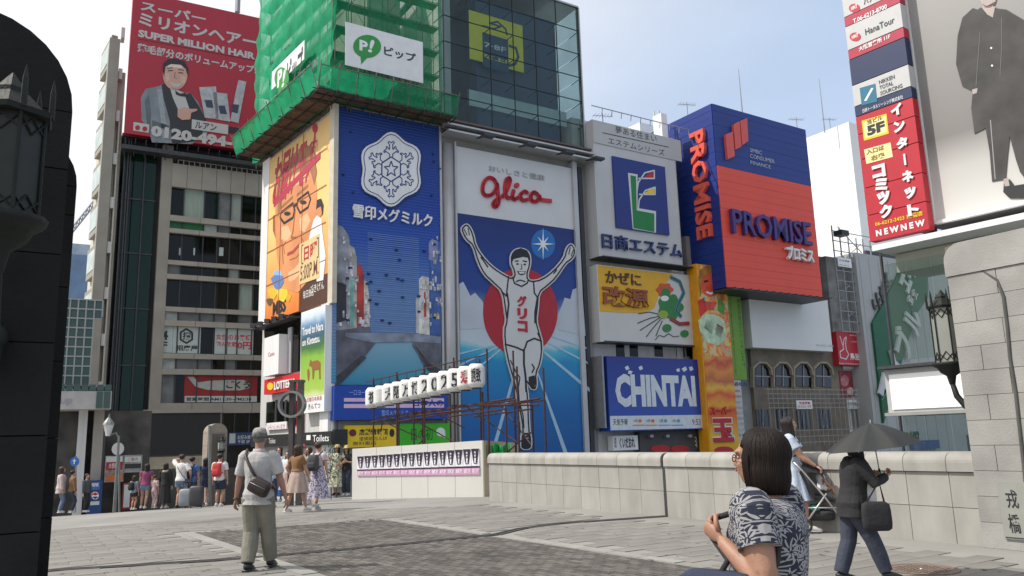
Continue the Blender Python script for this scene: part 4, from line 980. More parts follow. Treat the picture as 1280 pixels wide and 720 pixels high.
# windows between signs
obr = Sign(F, '', '', '', 800, 440, root=bpy.data.objects['office_building'])
for x in (770, 787, 818, 845, 858): obr.rect(x, 431, x+11, 446, GDARK, -.3, -.26, 'window_pane')
CH = Sign(F, 'rental_led_sign', 'royal blue sign with large white CHINTAI letters and a white weather strip', 'sign', 818, 490)
CH.rect(752, 444.5, 758.5, 535, STEEL, -.3, 1.2, 'casing'); CH.rect(758, 445, 879, 536, ramp_mat('led_blue', 2, fz(763, 535), fz(758, 445), [(0, '2c50ae'), (1, '1b2f86')], .4, .1, .3), .0, 1.2)
CH.txt('CHINTAI', 768, 467, 871, 508.5, M('letter_pale', (.62, .67, .72), .4), 1.21, bold=.055)
for pts in ([(781, 459), (785, 457), (787, 461), (783, 463)], [(786, 463), (791, 464), (789, 468), (785, 467)], [(798, 459), (802, 457), (804, 461), (800, 463)], [(852, 461), (857, 458), (859, 462), (855, 465)], [(861, 459), (865, 458), (867, 462), (863, 464)], [(845, 462), (849, 460), (850, 464), (847, 465)]): CH.poly(pts, MATS['letter_pale'], 1.2, 1.22, 'sparkle')
CH.rect(762.5, 520, 879, 535, MATS['letter_pale'], 1.2, 1.215, 'weather_strip'); CH.txt('天気予報', 766, 523.5, 785, 531.5, BLACK, 1.22, bold=.01); CH.txt('9:53', 865, 524, 876, 531, BLACK, 1.22)
for i, h in enumerate(('d07a2c', 'd07a2c', '6f95b8', '6f95b8')):
    x = 800+i*16; CH.ell(x, 526, 2.2, 2.2, M('w_'+h, h, .5), 1.215, 1.225, 'weather_icon'); CH.txt(('12時', '14時', '1週', '17時')[i], x-8, 524, x-3, 528, BLACK, 1.22); CH.rect(x-9, 531, x+6, 532, M('w_'+h, h), 1.215, 1.22, 'bar')
m = Sign(F, 'calligraphy_sign', 'small white sign with black brush writing just above the parapet', 'sign', 781, 553)
m.rect(766, 545, 798, 562, WHITE, .0, .6); m.txt('くいだおれ', 774, 547, 794, 560, BLACK, .61, bold=.03); m.txt('道頓堀', 767.5, 547, 771, 560, BLACK, .61, vert=True)
m = Sign(F, 'dark_restaurant_sign', 'dark restaurant front with red shapes under the weather sign', 'sign', 840, 550)
m.rect(799, 540, 880, 563, WALLD, .0, .5); m.ell(826, 561, 12, 5, RED, .5, .56, 'red_shape'); m.ell(850, 561, 11, 4.5, RED, .5, .56, 'red_shape')
for x in (815, 835, 863): m.ell(x, 545, 2.5, 2, STEEL, .5, .8, 'lamp')
m.txt('24', 868, 546, 872, 560, WHITE, .52, vert=True)
# vertical colour sign and green sign
VS = Sign(F, 'vertical_colour_sign', 'tall narrow sign with psychedelic face and big red character on yellow', 'sign', 893, 440)
PF = 1.75
VS.rect(869.5, 329.5, 917, 600, M('sign_amber', 'd8930f', .5, .1), .75, PF)
u0, z1 = F.uz(871.5, 331, PF+.02); u1 = F.uz(906, 334, PF+.02)[0]
psy = bpy.data.materials.new('psychedelic_print'); psy.use_nodes = True; n = psy.node_tree.nodes; l = psy.node_tree.links
t = n.new('ShaderNodeTexCoord'); q = n.new('ShaderNodeTexNoise'); q.inputs['Scale'].default_value = .55; q.inputs['Detail'].default_value = 3; q.inputs['Distortion'].default_value = 2.4; l.new(t.outputs['Object'], q.inputs[0])
c = n.new('ShaderNodeValToRGB'); l.new(q.outputs[0], c.inputs[0]); e = c.color_ramp.elements; e[0].color = (.02, .30, .22, 1); e[0].position = .25; e[1].color = (.7, .03, .05, 1); e[1].position = .75
for p__, cc in ((.38, (.62, .55, .35)), (.45, (.75, .45, .03)), (.52, (.75, .08, .05)), (.58, (.78, .32, .25)), (.64, (.25, .5, .1))): x = e.new(p__); x.color = (*cc, 1)
l.new(c.outputs[0], n['Principled BSDF'].inputs['Base Color'])
zf = F.uz(880, 445, PF)[1]
m = MB(); m.pb(F, u0, u1, zf, z1, PF, PF+.03); part('print', m, psy, VS.root)
m = MB(); m.pb(F, u0, u1, F.uz(885, 600)[1], zf-.01, PF, PF+.03)
part('print', m, ramp_mat('warm_bands', 2, F.uz(890, 570, PF)[1], zf, [(0, 'd8a012'), (.2, 'e0b020'), (.45, 'cc4a1c'), (.5, 'e0a026'), (.6, 'd2552a'), (.68, 'e2b040'), (.75, 'b8603a'), (.85, 'd98a3a'), (.93, 'c04a30'), (1, 'd8a040')], .5, .25, .6), VS.root)
VS.ell(888, 354, 13, 17, M('print_rose', 'd8563a', .5, .35, 1.2), PF+.03, PF+.04, 'printed_face'); VS.poly([(873, 352), (874, 338), (884, 331), (897, 333), (904, 345), (905, 372), (901, 385), (900, 355), (893, 342), (883, 343), (877, 352), (876, 372)], M('print_orange_hair', 'a8702a', .5, .5, 1.4), PF+.04, PF+.05, 'printed_hair')
for pts, h_ in (([(873, 400), (884, 392), (896, 394), (906, 402), (908, 422), (898, 432), (884, 428), (875, 414)], 'b9d0b0'), ([(884, 398), (894, 404), (890, 418), (880, 410)], '2f7a4a'), ([(896, 404), (905, 410), (902, 424), (894, 418)], 'c03040'), ([(872, 376), (880, 372), (884, 388), (876, 396)], 'c82a22'), ([(898, 372), (906, 380), (905, 394), (897, 388)], '4a9a3a'), ([(880, 376), (896, 378), (892, 388), (884, 388)], 'd8503a')): VS.poly(pts, M('print_'+h_, h_, .5, .3, 2), PF+.03, PF+.045, 'printed_shape')
VS.line([(880, 352), (885, 351)], 2, BLACK, PF+.05, PF+.06, 'printed_eye'); VS.line([(891, 353), (896, 354)], 2, BLACK, PF+.05, PF+.06, 'printed_eye'); VS.line([(883, 365), (888, 367), (893, 365)], 2, WHITE, PF+.05, PF+.06, 'printed_smile')
VS.txt('スーパー', 888, 508, 915, 518, RED, PF+.04, PF+.1, .03); VS.txt('玉', 889, 522, 919, 553, WHITE, PF+.04, PF+.06, .09); VS.txt('玉', 890, 523, 918, 552, RED, PF+.07, PF+.12, .05); VS.ell(905, 563, 12, 5, RED, PF+.03, PF+.06, 'red_shape')
VG = Sign(F, 'vertical_green_sign', 'tall green and white vertical sign with dark characters right of the colour sign', 'sign', 926, 440)
VG.rect(905, 358.5, 934, 475, M('leaf_green', '6d9a2a', .5, .06), .0, 1.4); VG.rect(905, 475, 936, 600, M('list_white', (.52, .52, .5), .5, .05), .0, 1.4)
VG.txt('株式会社日本リート', 911.5, 366, 921, 470, BLACK, 1.41, bold=.02, vert=True); VG.txt('不動産投資のスペシャリスト', 924, 366, 928, 460, M('dark_green_print', '1d5a18'), 1.41, vert=True)
VG.txt('NIHON', 916, 477, 934, 483, NAVY, 1.41, bold=.03)
for i in range(9): VG.txt(('Sales', 'Estate', 'Lease', 'Investment', 'Office 5F', '道頓堀', '大阪', 'なんば', '心斎橋')[i], 917, 486+i*7, 917+(8, 10, 9, 15, 13, 15, 16, 14, 15)[i], 490+i*7, RED if i < 2 else STEEL, 1.41)

# --- loan company box sign
QF = 3.2
PRB = M('promise_blue', '16317f', .45, .08, .4); PRR = M('promise_red', 'e04c36', .45, .06, .4)
PR = Sign(F, 'loan_billboard', 'huge blue and red box billboard with raised PROMISE letters', 'billboard', 950, 250)
uA, zA = F.uz(889.8, 127.3, QF); uB, zB = F.uz(1007, 164, QF); _, zC = F.uz(908.6, 359, QF)
zA = (zA+zB)/2 if abs(zA-zB) < 2 else zA
m = MB(); m.pb(F, uA, uB, zC, zA, -6, QF-.05); part('box', m, PRB, PR.root)
zs_ = F.uz(896, 207, QF)[1]; nr = 26
for i in range(nr):     # horizontal ribs of the cladding
    z0 = zC+(zA-zC)*i/nr; z1 = zC+(zA-zC)*(i+1)/nr; mt = PRB if z0 > zs_-.2 else PRR
    m = MB(); m.pb(F, uA+.01, uB-.01, z0+.006, z1-.006, QF-.05, QF+.008*(i % 2)); part('cladding_strip', m, mt, PR.root)
    P2 = Pl(tuple(F.w(uA, 0, 0)[:2]), F.az+90); m = MB(); m.pb(P2, -6, QF-.06, z0+.008, z1-.008, -.01, .05+.012*(i % 2)) ; part('cladding_strip', m, PRB, PR.root)
CRL = M('coral_raised', 'd4564e', .45, .05)
for pts in ([(907, 168), (916, 164.5), (918.5, 195), (910, 199)], [(917, 155.5), (924.5, 151.5), (927, 183), (919.5, 187)], [(925.5, 151), (934, 147.5), (935.5, 176), (928, 181.5)]): PR.poly(pts, CRL, QF+.0, QF+.25, 'logo_bar')
LGT = M('thin_white', (.45, .48, .55), .5)
PR.txt('SMBC', 937.5, 185, 952.5, 193.5, LGT, QF+.05); PR.txt('CONSUMER', 937.5, 192, 968.5, 204.5, LGT, QF+.05); PR.txt('FINANCE', 938, 200.5, 963.5, 211, LGT, QF+.05)
PR.txt('PROMISE', 915, 260, 1016.5, 307, M('promise_letter', '3f2f74', .45, .1), QF+.05, QF+.38, .012, split=True)
PR.txt('プロミス', 983.5, 306, 1018.5, 328.5, WHITE, QF+.05, QF+.35, .03, split=True)
PSd = Pl(tuple(F.w(uA, 0, 0)[:2]), F.az+90)
S2 = Sign(PSd, '', '', '', 875, 230, root=PR.root)
S2.txt('PROMISE', 861, 168, 889, 295, M('neon_coral', 'e0604f', .4, .05), .09, .4, .03, rot=90, split=True)
m = MB(); m.pb(F, uA-.1, uB+.1, zC-.25, zC-.08, -1, QF+.5); part('ledge', m, DSTEEL, PR.root)
for i in range(14):
    u = uA+(uB-uA)*i/13; m = MB(); m.tube([F.w(u, zC-.15, QF), F.w(u, zC-.15, QF+.9)], .04, 5); part('outrigger', m, DSTEEL, PR.root)
_, _, _, _ = body(F, 868, 1046, 300, 'promise_tower', 'slim rendered building that carries the loan billboard and blank board', WALLG, 10, -.3, yx=900)
# white service tower with steel mast left of it
m = MB(); ST = thing('roof_steelwork', 'white lattice steelwork and stair on the roof between the two billboards', 'steelwork', F.w(F.U(838), fz(838, 190), -2))
for x in (834, 840, 846): part('post', MB().tube([F.w(F.U(x, 150), fz(838, 330), -1.5), F.w(F.U(x, 150), fz(838, 128+abs(x-838)), -1.5)], .08, 5), WALLC, ST)
for k in range(14):
    z = fz(838, 330)+(fz(838, 150)-fz(838, 330))*k/13
    part('brace', MB().tube([F.w(F.U(834, 150), z, -1.5), F.w(F.U(846, 150), z+1.2, -1.5)], .05, 4), WALLC, ST)
m = MB(); m.pb(F, F.U(846), F.U(853.5), -4, fz(852, 146), -1.2, -.2); tag(link('white_tile_strip', m.mesh('white_tile_strip'), WHITE), 'narrow white tiled wall strip between grey board and blue box', 'wall')
m = MB(); P3 = Pl(tuple(F.w(0, 0, -14)[:2]), 57); m.pb(P3, P3.U(815), P3.U(850), -4, P3.uz(830, 160)[1], -8, 0); tag(link('white_rooftop_block', m.mesh('white_rooftop_block'), WHITE), 'sunlit white rooftop block behind the estate billboard', 'building')

# --- blank board and old facade
BB = Sign(F, 'blank_billboard', 'blank white billboard over the old brown arched facade', 'billboard', 990, 400)
BB.rect(935, 364.5, 1041, 439.5, M('blank_white', (.72, .72, .72), .5, .04, .4), .0, 1.0); BB.txt('06-6252-1478', 1020, 430, 1042, 434, STEEL, 1.01)
OF = M('old_brown_facade', (.20, .165, .13), .85, .3, .8, bump=.5)
ob, uo0, uo1, zo = body(F, 934, 1047, 430, 'old_facade_building', 'old brown building with pointed arch windows and a railed balcony', OF, 9, .05, yx=940)
S = Sign(F, '', '', '', 990, 500, root=ob)
WD = glass('old_window_glass', '20262a', .8)
for i, x in enumerate((944, 969.5, 995, 1020)):
    S.poly([(x, 482), (x, 461), (x+6, 455.5), (x+14, 456), (x+19, 462), (x+19.5, 484)], WD, .05, .12, 'window_pane')
    S.line([(x-1.5, 484), (x-1.5, 460), (x+5.5, 453), (x+14.5, 453.5), (x+20.5, 461), (x+22, 469)], 1.8, M('arch_trim', (.34, .29, .22), .8, .2, 2), .05, .4, 'arch_trim')
    S.line([(x+9.7, 456), (x+9.7, 483)], .9, STEEL, .12, .2, 'window_bar'); S.line([(x, 470), (x+19, 471)], .9, STEEL, .12, .2, 'window_bar')
    S.rect(x+1, 512, x+19, 535, WD, .05, .12, 'window_pane'); S.line([(x+10, 512), (x+10, 535)], .9, STEEL, .12, .2, 'window_bar')
RAILG = M('grey_rail', (.30, .29, .27), .5, .15, 4, metal=.3)
for y in (486, 492, 498, 504, 510, 540, 548, 556):
    u0, z = F.uz(936, y, 1.2); m = MB(); m.tube([F.w(F.U(936), z, 1.2), F.w(F.U(1048), z, 1.2)], .035, 4); part('rail', m, RAILG, ob)
for i in range(20):
    x = 938+i*5.7; u = F.U(x); m = MB(); m.tube([F.w(u, fz(940, 560), 1.2), F.w(u, fz(940, 485), 1.2)], .03, 4); part('baluster', m, RAILG, ob)
m = Sign(F, 'small_phone_sign', 'small white and pink notice sign on the balcony rail', 'sign', 1005, 505)
m.rect(995.5, 500.5, 1016, 511, WHITE, 1.25, 1.32); m.txt('空室募集', 999, 502, 1013, 505.5, RED, 1.33, bold=.02); m.txt('06-6252-1478', 997.5, 506.5, 1014, 509.5, RED, 1.33)
# --- narrow building with scaffold frame and red food sign
nb_, _, _, _ = body(F, 1044, 1098, 330, 'narrow_building', 'narrow pale building with steel frame upper floors and red food sign', WALLC, 9, -.2, yx=1050)
m = MB(); SF2 = thing('steel_frame', 'grey steel frame scaffold in front of the narrow building roof', 'scaffold', F.w(F.U(1060), fz(1050, 400), .5))
for x in (1031, 1040, 1050, 1060, 1068, 1077): part('post', MB().tube([F.w(F.U(x, 340), fz(1050, 417), 1.2), F.w(F.U(x, 340), fz(1050, 290 if x < 1050 else 300), 1.2)], .07, 5), STEEL, SF2)
for k in range(11): z = fz(1050, 417)+(fz(1050, 296)-fz(1050, 417))*k/10; part('rail', MB().tube([F.w(F.U(1030, 340), z, 1.2), F.w(F.U(1079, 340), z, 1.2)], .05, 4), STEEL, SF2)
for k in range(7): z = fz(1050, 417)+(fz(1050, 300)-fz(1050, 417))*k/7; part('brace', MB().tube([F.w(F.U(1041 if k % 2 else 1068, 340), z, 1.0), F.w(F.U(1068 if k % 2 else 1041, 340), z+2.2, 1.0)], .05, 4), STEEL, SF2)
part('back_panel', MB().pb(F, F.U(1034), F.U(1078), fz(1050, 417), fz(1050, 325), -.19, .5), M('mottled_panel', (.24, .235, .225), .8, .45, .8), SF2)
part('floodlight', MB().pb(F, F.U(1027, 300), F.U(1036, 300), fz(1030, 300), fz(1030, 294), 1.3, 2.2), BLACK, SF2)
m = Sign(F, 'small_white_sign', 'small white notice hung in the steel frame', 'sign', 1055, 328); m.rect(1047, 321, 1065, 335, WHITE, 1.35, 1.42); m.txt('広告募集', 1049, 324, 1062, 328, BLACK, 1.43); m.txt('06-6212', 1049, 330, 1062, 333, BLACK, 1.43)
RF = Sign(F, 'red_food_sign', 'red square sign with white outline drawing and food company characters', 'sign', 1067, 437)
RF.rect(1045, 414, 1087.5, 457.5, M('food_red', 'b92a38', .45, .05), -.2, .7); RF.txt('鳥治食品', 1062, 441, 1086, 451, WHITE, .72, bold=.03); RF.txt('http://www.toriji.co.jp', 1049, 453, 1085, 457, WHITE, .72)
RF.line([(1050, 420), (1053, 430), (1055, 436), (1050, 440), (1051, 447), (1058, 449), (1061, 443), (1058, 437), (1057, 430), (1058, 421), (1055, 424), (1054, 432)], .9, WHITE, .7, .72, 'drawing'); RF.txt('自家製食品', 1062, 418, 1078, 421, WHITE, .72); RF.txt('大阪市中央区', 1064, 426, 1082, 429, WHITE, .72)
S = Sign(F, '', '', '', 1067, 500, root=nb_)
for r, (y0, y1) in enumerate(((462, 475), (476, 497), (513, 535))):
    for i, x in enumerate((1069.5, 1079)): S.rect(x, y0, x+8.5, y1, WD, -.2, -.15, 'window_pane')
m = Sign(F, 'red_window_poster', 'red picture poster in the window under the red food sign', 'poster', 1059, 480); m.rect(1048.5, 463, 1068, 496, M('poster_crimson', '8a2f3c', .5, .6, 1.2), -.2, .1); m.ell(1056, 476, 5, 7, M('poster_pink', 'b8747a', .6, .4, 2), .1, .12, 'print'); m.ell(1063, 489, 4, 5, M('poster_pale', 'c9a9a0', .6, .4, 2), .1, .12, 'print')
for i in range(9): m_ = MB().pb(F, F.U(1054+i*4), F.U(1056+i*4), fz(1060, 560), fz(1060, 512), -.1, .1); part('window_grille', m_, RAILG, nb_)
for y in (458, 500, 508, 538): part('floor_band', MB().pb(F, F.U(1045), F.U(1096), fz(1060, y+3), fz(1060, y), -.2, .0), WHITE, nb_)

# --- big white block behind, bright flank
W1 = Pl(at(1106, 85), 57); PW_ = Pl(tuple(W1.o[:2]), 147); 
WB = thing('white_block', 'tall plain white building flank bright in the sun behind the red and blue billboard', 'building', W1.w(0, -4, 0))
zw = W1.uz(1060, 152)[1]
m = MB(); P4 = Pl(tuple(W1.o[:2]), 57+90); m.pb(Pl(tuple(W1.o[:2]), 57), 0, 14, -4, zw, -22, 0); part('wall', m, M('bright_white_wall', (.80, .80, .78), .7, .04, .3), WB)
part('parapet_line', MB().pb(W1, .1, 13.9, fz(1070, 320, W1), fz(1070, 312, W1), .0, .3), DSTEEL, WB)
# --- agency building with the diagonal green sign
AG = Pl(tuple(F.w(F.U(1096), 0, 1.5)[:2]), 57)
ab, _, _, _ = body(AG, 1078, 1190, 318, 'agency_building', 'white panelled building with a huge diagonal green band sign', M('panel_white', (.40, .41, .41), .6, .08, .4), 12, 0, yx=1085)
AS = Sign(AG, 'diagonal_green_sign', 'huge diagonal dark green band with white raised characters on the white panelled building', 'sign', 1120, 430)
AGR = M('agency_green', '0f5a3c', .5, .12, .6)
AS.poly([(1091, 404), (1119, 352), (1134, 316), (1160, 330), (1160, 372), (1146, 392), (1122, 470), (1105, 529)], AGR, .0, .25, 'green_band')
AWH = M('agency_white', (.55, .57, .56), .5)
AS.line([(1110, 470), (1118, 485)], 2.5, AWH, .25, .5, 'letter'); AS.line([(1103, 500), (1121, 470)], 0.1, AWH, .25, .3, 'letter')
def kana(t, cx, cy, w, h, ang):
    v, f, x0, x1, y0, y1 = text_geo(t, .045, True); W = x1-x0; Hh = y1-y0
    u0, z0 = AG.uz(cx, cy, .3); e = AG.uz(cx+w, cy, .3)[0]-u0; a = rad(ang); out = []
    for p in v:
        x = ((p.x-x0)/W-.5)*e; y = ((p.y-y0)/Hh-.5)*e*h/w
        out.append(AG.w(u0+x*math.cos(a)-y*math.sin(a), z0+x*math.sin(a)+y*math.cos(a), .26+(p.z+.5)*.2))
    part('letter', MB().add(out, f), AWH, AS.root)
for ch, cx, cy, w in (('エ', 1110, 487, 19), ('イ', 1119, 458, 19), ('ブ', 1128, 429, 20), ('ル', 1140, 402, 17)): kana(ch, cx, cy, w, w*1.1, 62)
for ch, cx, cy, w in (('エ', 1131, 354, 11), ('イ', 1137, 341, 10), ('ブ', 1141, 329, 9), ('賃', 1137, 375, 6), ('貸', 1142, 368, 6)): kana(ch, cx, cy, w, w*1.1, 55)
m = MB(); dg = M('agency_dark', (.08, .09, .09), .5)
for i, ch in enumerate('いい暮らし'): text_mb(m, AG, ch, AG.U(1086+i*5, 350), AG.uz(1086, 374-i*9)[1]+0, AG.U(1095+i*5, 350), AG.uz(1086, 387-i*9)[1], .05, .2, .03)
part('lettering', m, dg, AS.root); m = MB()
for i, ch in enumerate('いい部屋で'): text_mb(m, AG, ch, AG.U(1091+i*5, 350), AG.uz(1091, 398-i*9)[1], AG.U(1099+i*5, 350), AG.uz(1091, 409-i*9)[1], .05, .2, .03)
part('lettering', m, dg, AS.root)
AS.txt('http://www.able.co.jp', 1110, 500, 1150, 504, dg, .05); AS.txt('エイブル賃貸', 1114, 540, 1150, 549, AGR, .05, .12, .03)
for i in range(8):
    u = AG.U(1082+i*12); part('panel_seam', MB().pb(AG, u-.02, u+.02, -3, AG.uz(1085, 322)[1], .0, .02), STEEL, ab)
part('blue_strip', MB().pb(AG, AG.U(1118), AG.U(1150), fz(1120, 563, AG), fz(1120, 552, AG), .0, .4), M('strip_blue', '2a4a90', .5), ab)

# --- far right building with windows behind the glass block
P5 = Pl(at(1150, 112), 60); fb = thing('far_office', 'far grey office block with window rows behind the right pillar', 'building', P5.w(2, -4, 0))
part('wall', MB().pb(P5, -1.5, 22, -4, P5.uz(1170, 318)[1], -10, 0), M('far_office_wall', (.34, .35, .35), .7, .1, .5), fb)
for j in range(5):
    for i in range(6):
        z = P5.uz(1170, 345)[1]-j*3.2; u = -1+i*2.3; part('window_pane', MB().pb(P5, u, u+1.9, z, z+1.9, .0, .04), GBLUE if j > 3 else GDARK, fb)
vs = Sign(P5, 'vertical_phone_sign', 'narrow white vertical sign with phone digits beside the right lantern', 'sign', 1160, 430); vs.rect(1152, 372, 1168, 455, WHITE, .0, .8); vs.rect(1152, 372, 1168, 381, M('sign_pink', 'b8505a', .5), .8, .82, 'head'); vs.txt('06-6484-0005', 1154, 384, 1159, 450, BLACK, .82, rot=90, bold=.02); vs.txt('TEL 道頓堀店', 1162, 384, 1167, 440, BLACK, .82, rot=90, bold=.02); vs.rect(1152, 455, 1168, 468, GRE, .0, .8, 'foot')

# ------------------------------------------------------------------ block across the street (left)
LB = thing('left_block', 'grey tiled commercial block with banded windows under the red hair product billboard', 'building', L.w(L.U(240), -4, 0))
TILE = M('grey_tile_cladding', (.285, .265, .23), .7, .12, .7, bump=.2)
TILE2 = M('grey_tile_band', (.33, .305, .265), .65, .10, .9, bump=.15)
REC = M('recess_dark', (.03, .03, .03), .8, .2)
uA_, uB_ = L.U(147), L.U(420)
zz = lambda y: L.uz(207, y)[1]
part('wall', MB().pb(L, uA_, uB_, -4, zz(176), -14, -.8), REC, LB)
part('column', MB().pb(L, L.U(192), L.U(206), -4, zz(181), -.8, .0), TILE, LB)
part('column', MB().pb(L, L.U(120, 300), L.U(134, 300), -4, zz(60), -3, .0), TILE, LB)
part('roof_wall', MB().pb(L, uA_-.5, uB_, zz(178), zz(174.5), -14, .2), DSTEEL, LB)
bands = [(232, 203), (275, 268), (290, 284.5), (330, 324.5), (348, 342), (389, 383), (407, 400), (448, 441.5), (468, 461), (517, 504)]
for b0, b1 in bands:
    u = L.U(206); n = 12 if b0 == 232 else 6
    for i in range(n):
        a = u+(uB_-u)*i/n; b = u+(uB_-u)*(i+1)/n-.03
        part('cladding_panel', MB().pb(L, a, b, zz(b0), zz(b1), -.75, .06), TILE2, LB)
CURT = M('curtain_pale', (.30, .36, .31), .8, .2, 3, bump=.4, stretch=(6, 6, .3)); GRNP = M('window_green', '0c6b35', .35, .2, 2)
rows = [(268, 232, ['d', 'c', 'd', 'g', 'b', 'd', 'd', 'c']), (284.5, 275, ['n', 'n', 'w', 'g', 'd', 'd', 'd', 'd']), (324.5, 290, ['d', 'd', 'd', 'd', 'd', 'd', 'd', 'd']), (342, 330, ['g', 'd', 'd', 'd', 'b', 'd', 'd', 'd']), (383, 348, ['d', 'd', 'd', 'd', 'd', 'c', 'd', 'd']), (400, 389, ['w', 'g', 'g', 'g', 'd', 'g', 'd', 'd']), (441.5, 407, ['d', 'd', 'd', 'd', 'd', 'd', 'd', 'd']), (461, 448, ['w', 'g', 'g', 'd', 'g', 'd', 'd', 'd']), (504, 468, ['g', 'd', 'd', 'd', 'd', 'd', 'd', 'd']), (545, 517, ['d']*8)]
px_m = [206, 223, 250, 268, 284, 298, 316, 335, 360]
GREYP = M('window_grey_blind', (.16, .17, .17), .5, .25, 1.5)
mm_ = {'d': GDARK, 'c': CURT, 'g': GREYP, 'n': GRNP, 'w': M('window_pale', (.40, .45, .43), .5, .3, 2), 'b': M('window_blind', (.30, .34, .31), .6, .1)}
blind = None
for b0, b1, ms in rows:
    for i, k in enumerate(ms):
        a, b = L.U(px_m[i]), L.U(px_m[i+1]); part('window_pane', MB().pb(L, a+.05, b-.05, zz(b0), zz(b1), -.4, -.35), mm_[k], LB)
        part('mullion', MB().pb(L, b-.045, b+.045, zz(b0), zz(b1), -.4, -.22), DSTEEL, LB)
SL_ = Sign(L, '', '', '', 250, 400, root=LB)
for x in (224, 242): SL_.rect(x, 310, x+1.5, 319, mm_['w'], -.35, -.3, 'window_light')
SL_.rect(274, 309, 279, 320, mm_['w'], -.35, -.3, 'window_light')
m = MB()
for i in range(26): u = L.U(213)+.42*i; m.tube([L.w(u, zz(203), -.1), L.w(u, zz(197), -.1)], .03, 4)
m.tube([L.w(L.U(213), zz(197), -.1), L.w(L.U(213)+11, zz(197), -.1)], .04, 4); part('roof_railing', m, WALLC, LB, kind='stuff')
# dark glass stair tower
for j in range(11):
    z1 = zz(186)-j*4.4; 
    for i, (x0, x1) in enumerate(((150, 162), (162, 176), (176, 191.5))):
        part('glass_pane', MB().pb(L, L.U(x0, 300)+.04, L.U(x1, 300)-.04, z1-4.35, z1, -.5, -.45), glass('tower_glass', '1c5a3c', .88, .05, .35) if j < 7 else glass('tower_glass_low', '4a3026', .8, .05, .35), LB)
    part('transom', MB().pb(L, L.U(149, 300), L.U(192, 300), z1-.05, z1+.05, -.5, -.36), DSTEEL, LB)
for x in (149.5, 154, 157, 176): part('mullion', MB().tube([L.w(L.U(x, 300), -3, -.2), L.w(L.U(x, 300), zz(176), -.2)], .07, 5), DSTEEL, LB)
# shop screens and ground floor
part('ground_wall', MB().pb(L, L.U(180, 500), L.U(276, 560), -4, zz(512), -.7, .05), TILE, LB)
part('blank_screen', MB().pb(L, L.U(184, 540), L.U(274, 540), zz(569), zz(517), .05, .25), M('blank_screen', (.018, .019, .02), .6, .1), LB)
part('screen_frame', MB().pb(L, L.U(182, 540), L.U(276, 540), zz(516.6), zz(512), .05, .4), TILE2, LB)
part('lit_shop_strip', MB().pb(L, L.U(184, 580), L.U(276, 580), zz(586), zz(571), .05, .2), M('beige_strip', (.42, .38, .28), .5, .2, 1), LB)
part('shop_base', MB().pb(L, L.U(184, 600), L.U(320, 600), -4, zz(588), .06, .3), WALLD, LB)
Sn = Sign(L, 'fourth_floor_sign', 'white window signs reading 4F with a black hexagon emblem on the left block', 'sign', 225, 425)
PW2 = M('window_print_white', (.45, .52, .50), .5, .06)
Sn.rect(198, 406.5, 215, 441, PW2, -.33, -.28); Sn.rect(217, 407, 250, 442, PW2, -.33, -.28); Sn.txt('4', 201, 413, 210, 425, BLACK, -.27, bold=.03); Sn.txt('F', 202, 427, 209, 436, BLACK, -.27, bold=.03)
hx = [(233+8.3*math.cos(rad(60*i+30)), 420-8.8*math.sin(rad(60*i+30))) for i in range(6)]; Sn.line(hx, 2.2, BLACK, -.28, -.26, 'hexagon', closed=True); Sn.txt('掘', 228.5, 415, 238, 425, BLACK, -.26, bold=.03); Sn.txt('相席屋', 220, 431, 247, 439, BLACK, -.26, bold=.02)
Sn = Sign(L, 'pink_price_sign', 'white window sign with pink characters and large 0 yen price on the left block', 'sign', 292, 428)
Sn.rect(269, 410, 283, 442.5, PW2, -.33, -.28); Sn.rect(285, 411, 316, 443.5, PW2, -.33, -.28); PKR = M('price_pink', 'c0354f', .5); Sn.txt('女性のお客様', 270, 417, 314, 426, PKR, -.27, bold=.02); Sn.txt('飲み放題', 270, 426.5, 296, 434, PKR, -.27, bold=.02); Sn.txt('0円', 297, 427, 314, 437, PKR, -.27, bold=.04)
Sn = Sign(L, 'red_restaurant_banner', 'red window banner with a white swoosh and black brush letters on the left block', 'sign', 270, 485)
Sn.rect(231, 468.5, 321, 503, M('banner_red', '8e1c20', .5, .1, 1), -.33, -.28); Sn.poly([(234, 471), (242, 471), (248, 478), (262, 476), (285, 475), (305, 475), (314, 480), (312, 485), (300, 488), (275, 488), (258, 487), (244, 483)], M('banner_white', (.4, .42, .38), .5, .1), -.28, -.26, 'swoosh'); Sn.txt('ごくう', 283, 476, 312, 486, BLACK, -.25, bold=.04)
Sn.rect(231, 495, 321, 502.5, PW2, -.27, -.25, 'hours_strip'); Sn.txt('営業時間 AM11:30~PM2:30', 233, 496.5, 314, 501, BLACK, -.24, bold=.02)
Sn = Sign(L, 'blue_lower_sign', 'small blue and white notice on the dark shop wall behind the man in the cap', 'sign', 300, 545); Sn.rect(286, 541, 316, 556, M('notice_blue', '27406a', .5), .1, .2); Sn.rect(287, 542, 294, 554, PW2, .2, .21, 'picture'); Sn.txt('お好み焼', 297, 544, 313, 549, WHITE, .21); Sn.txt('千房 2F', 297, 550, 312, 554, WHITE, .21)
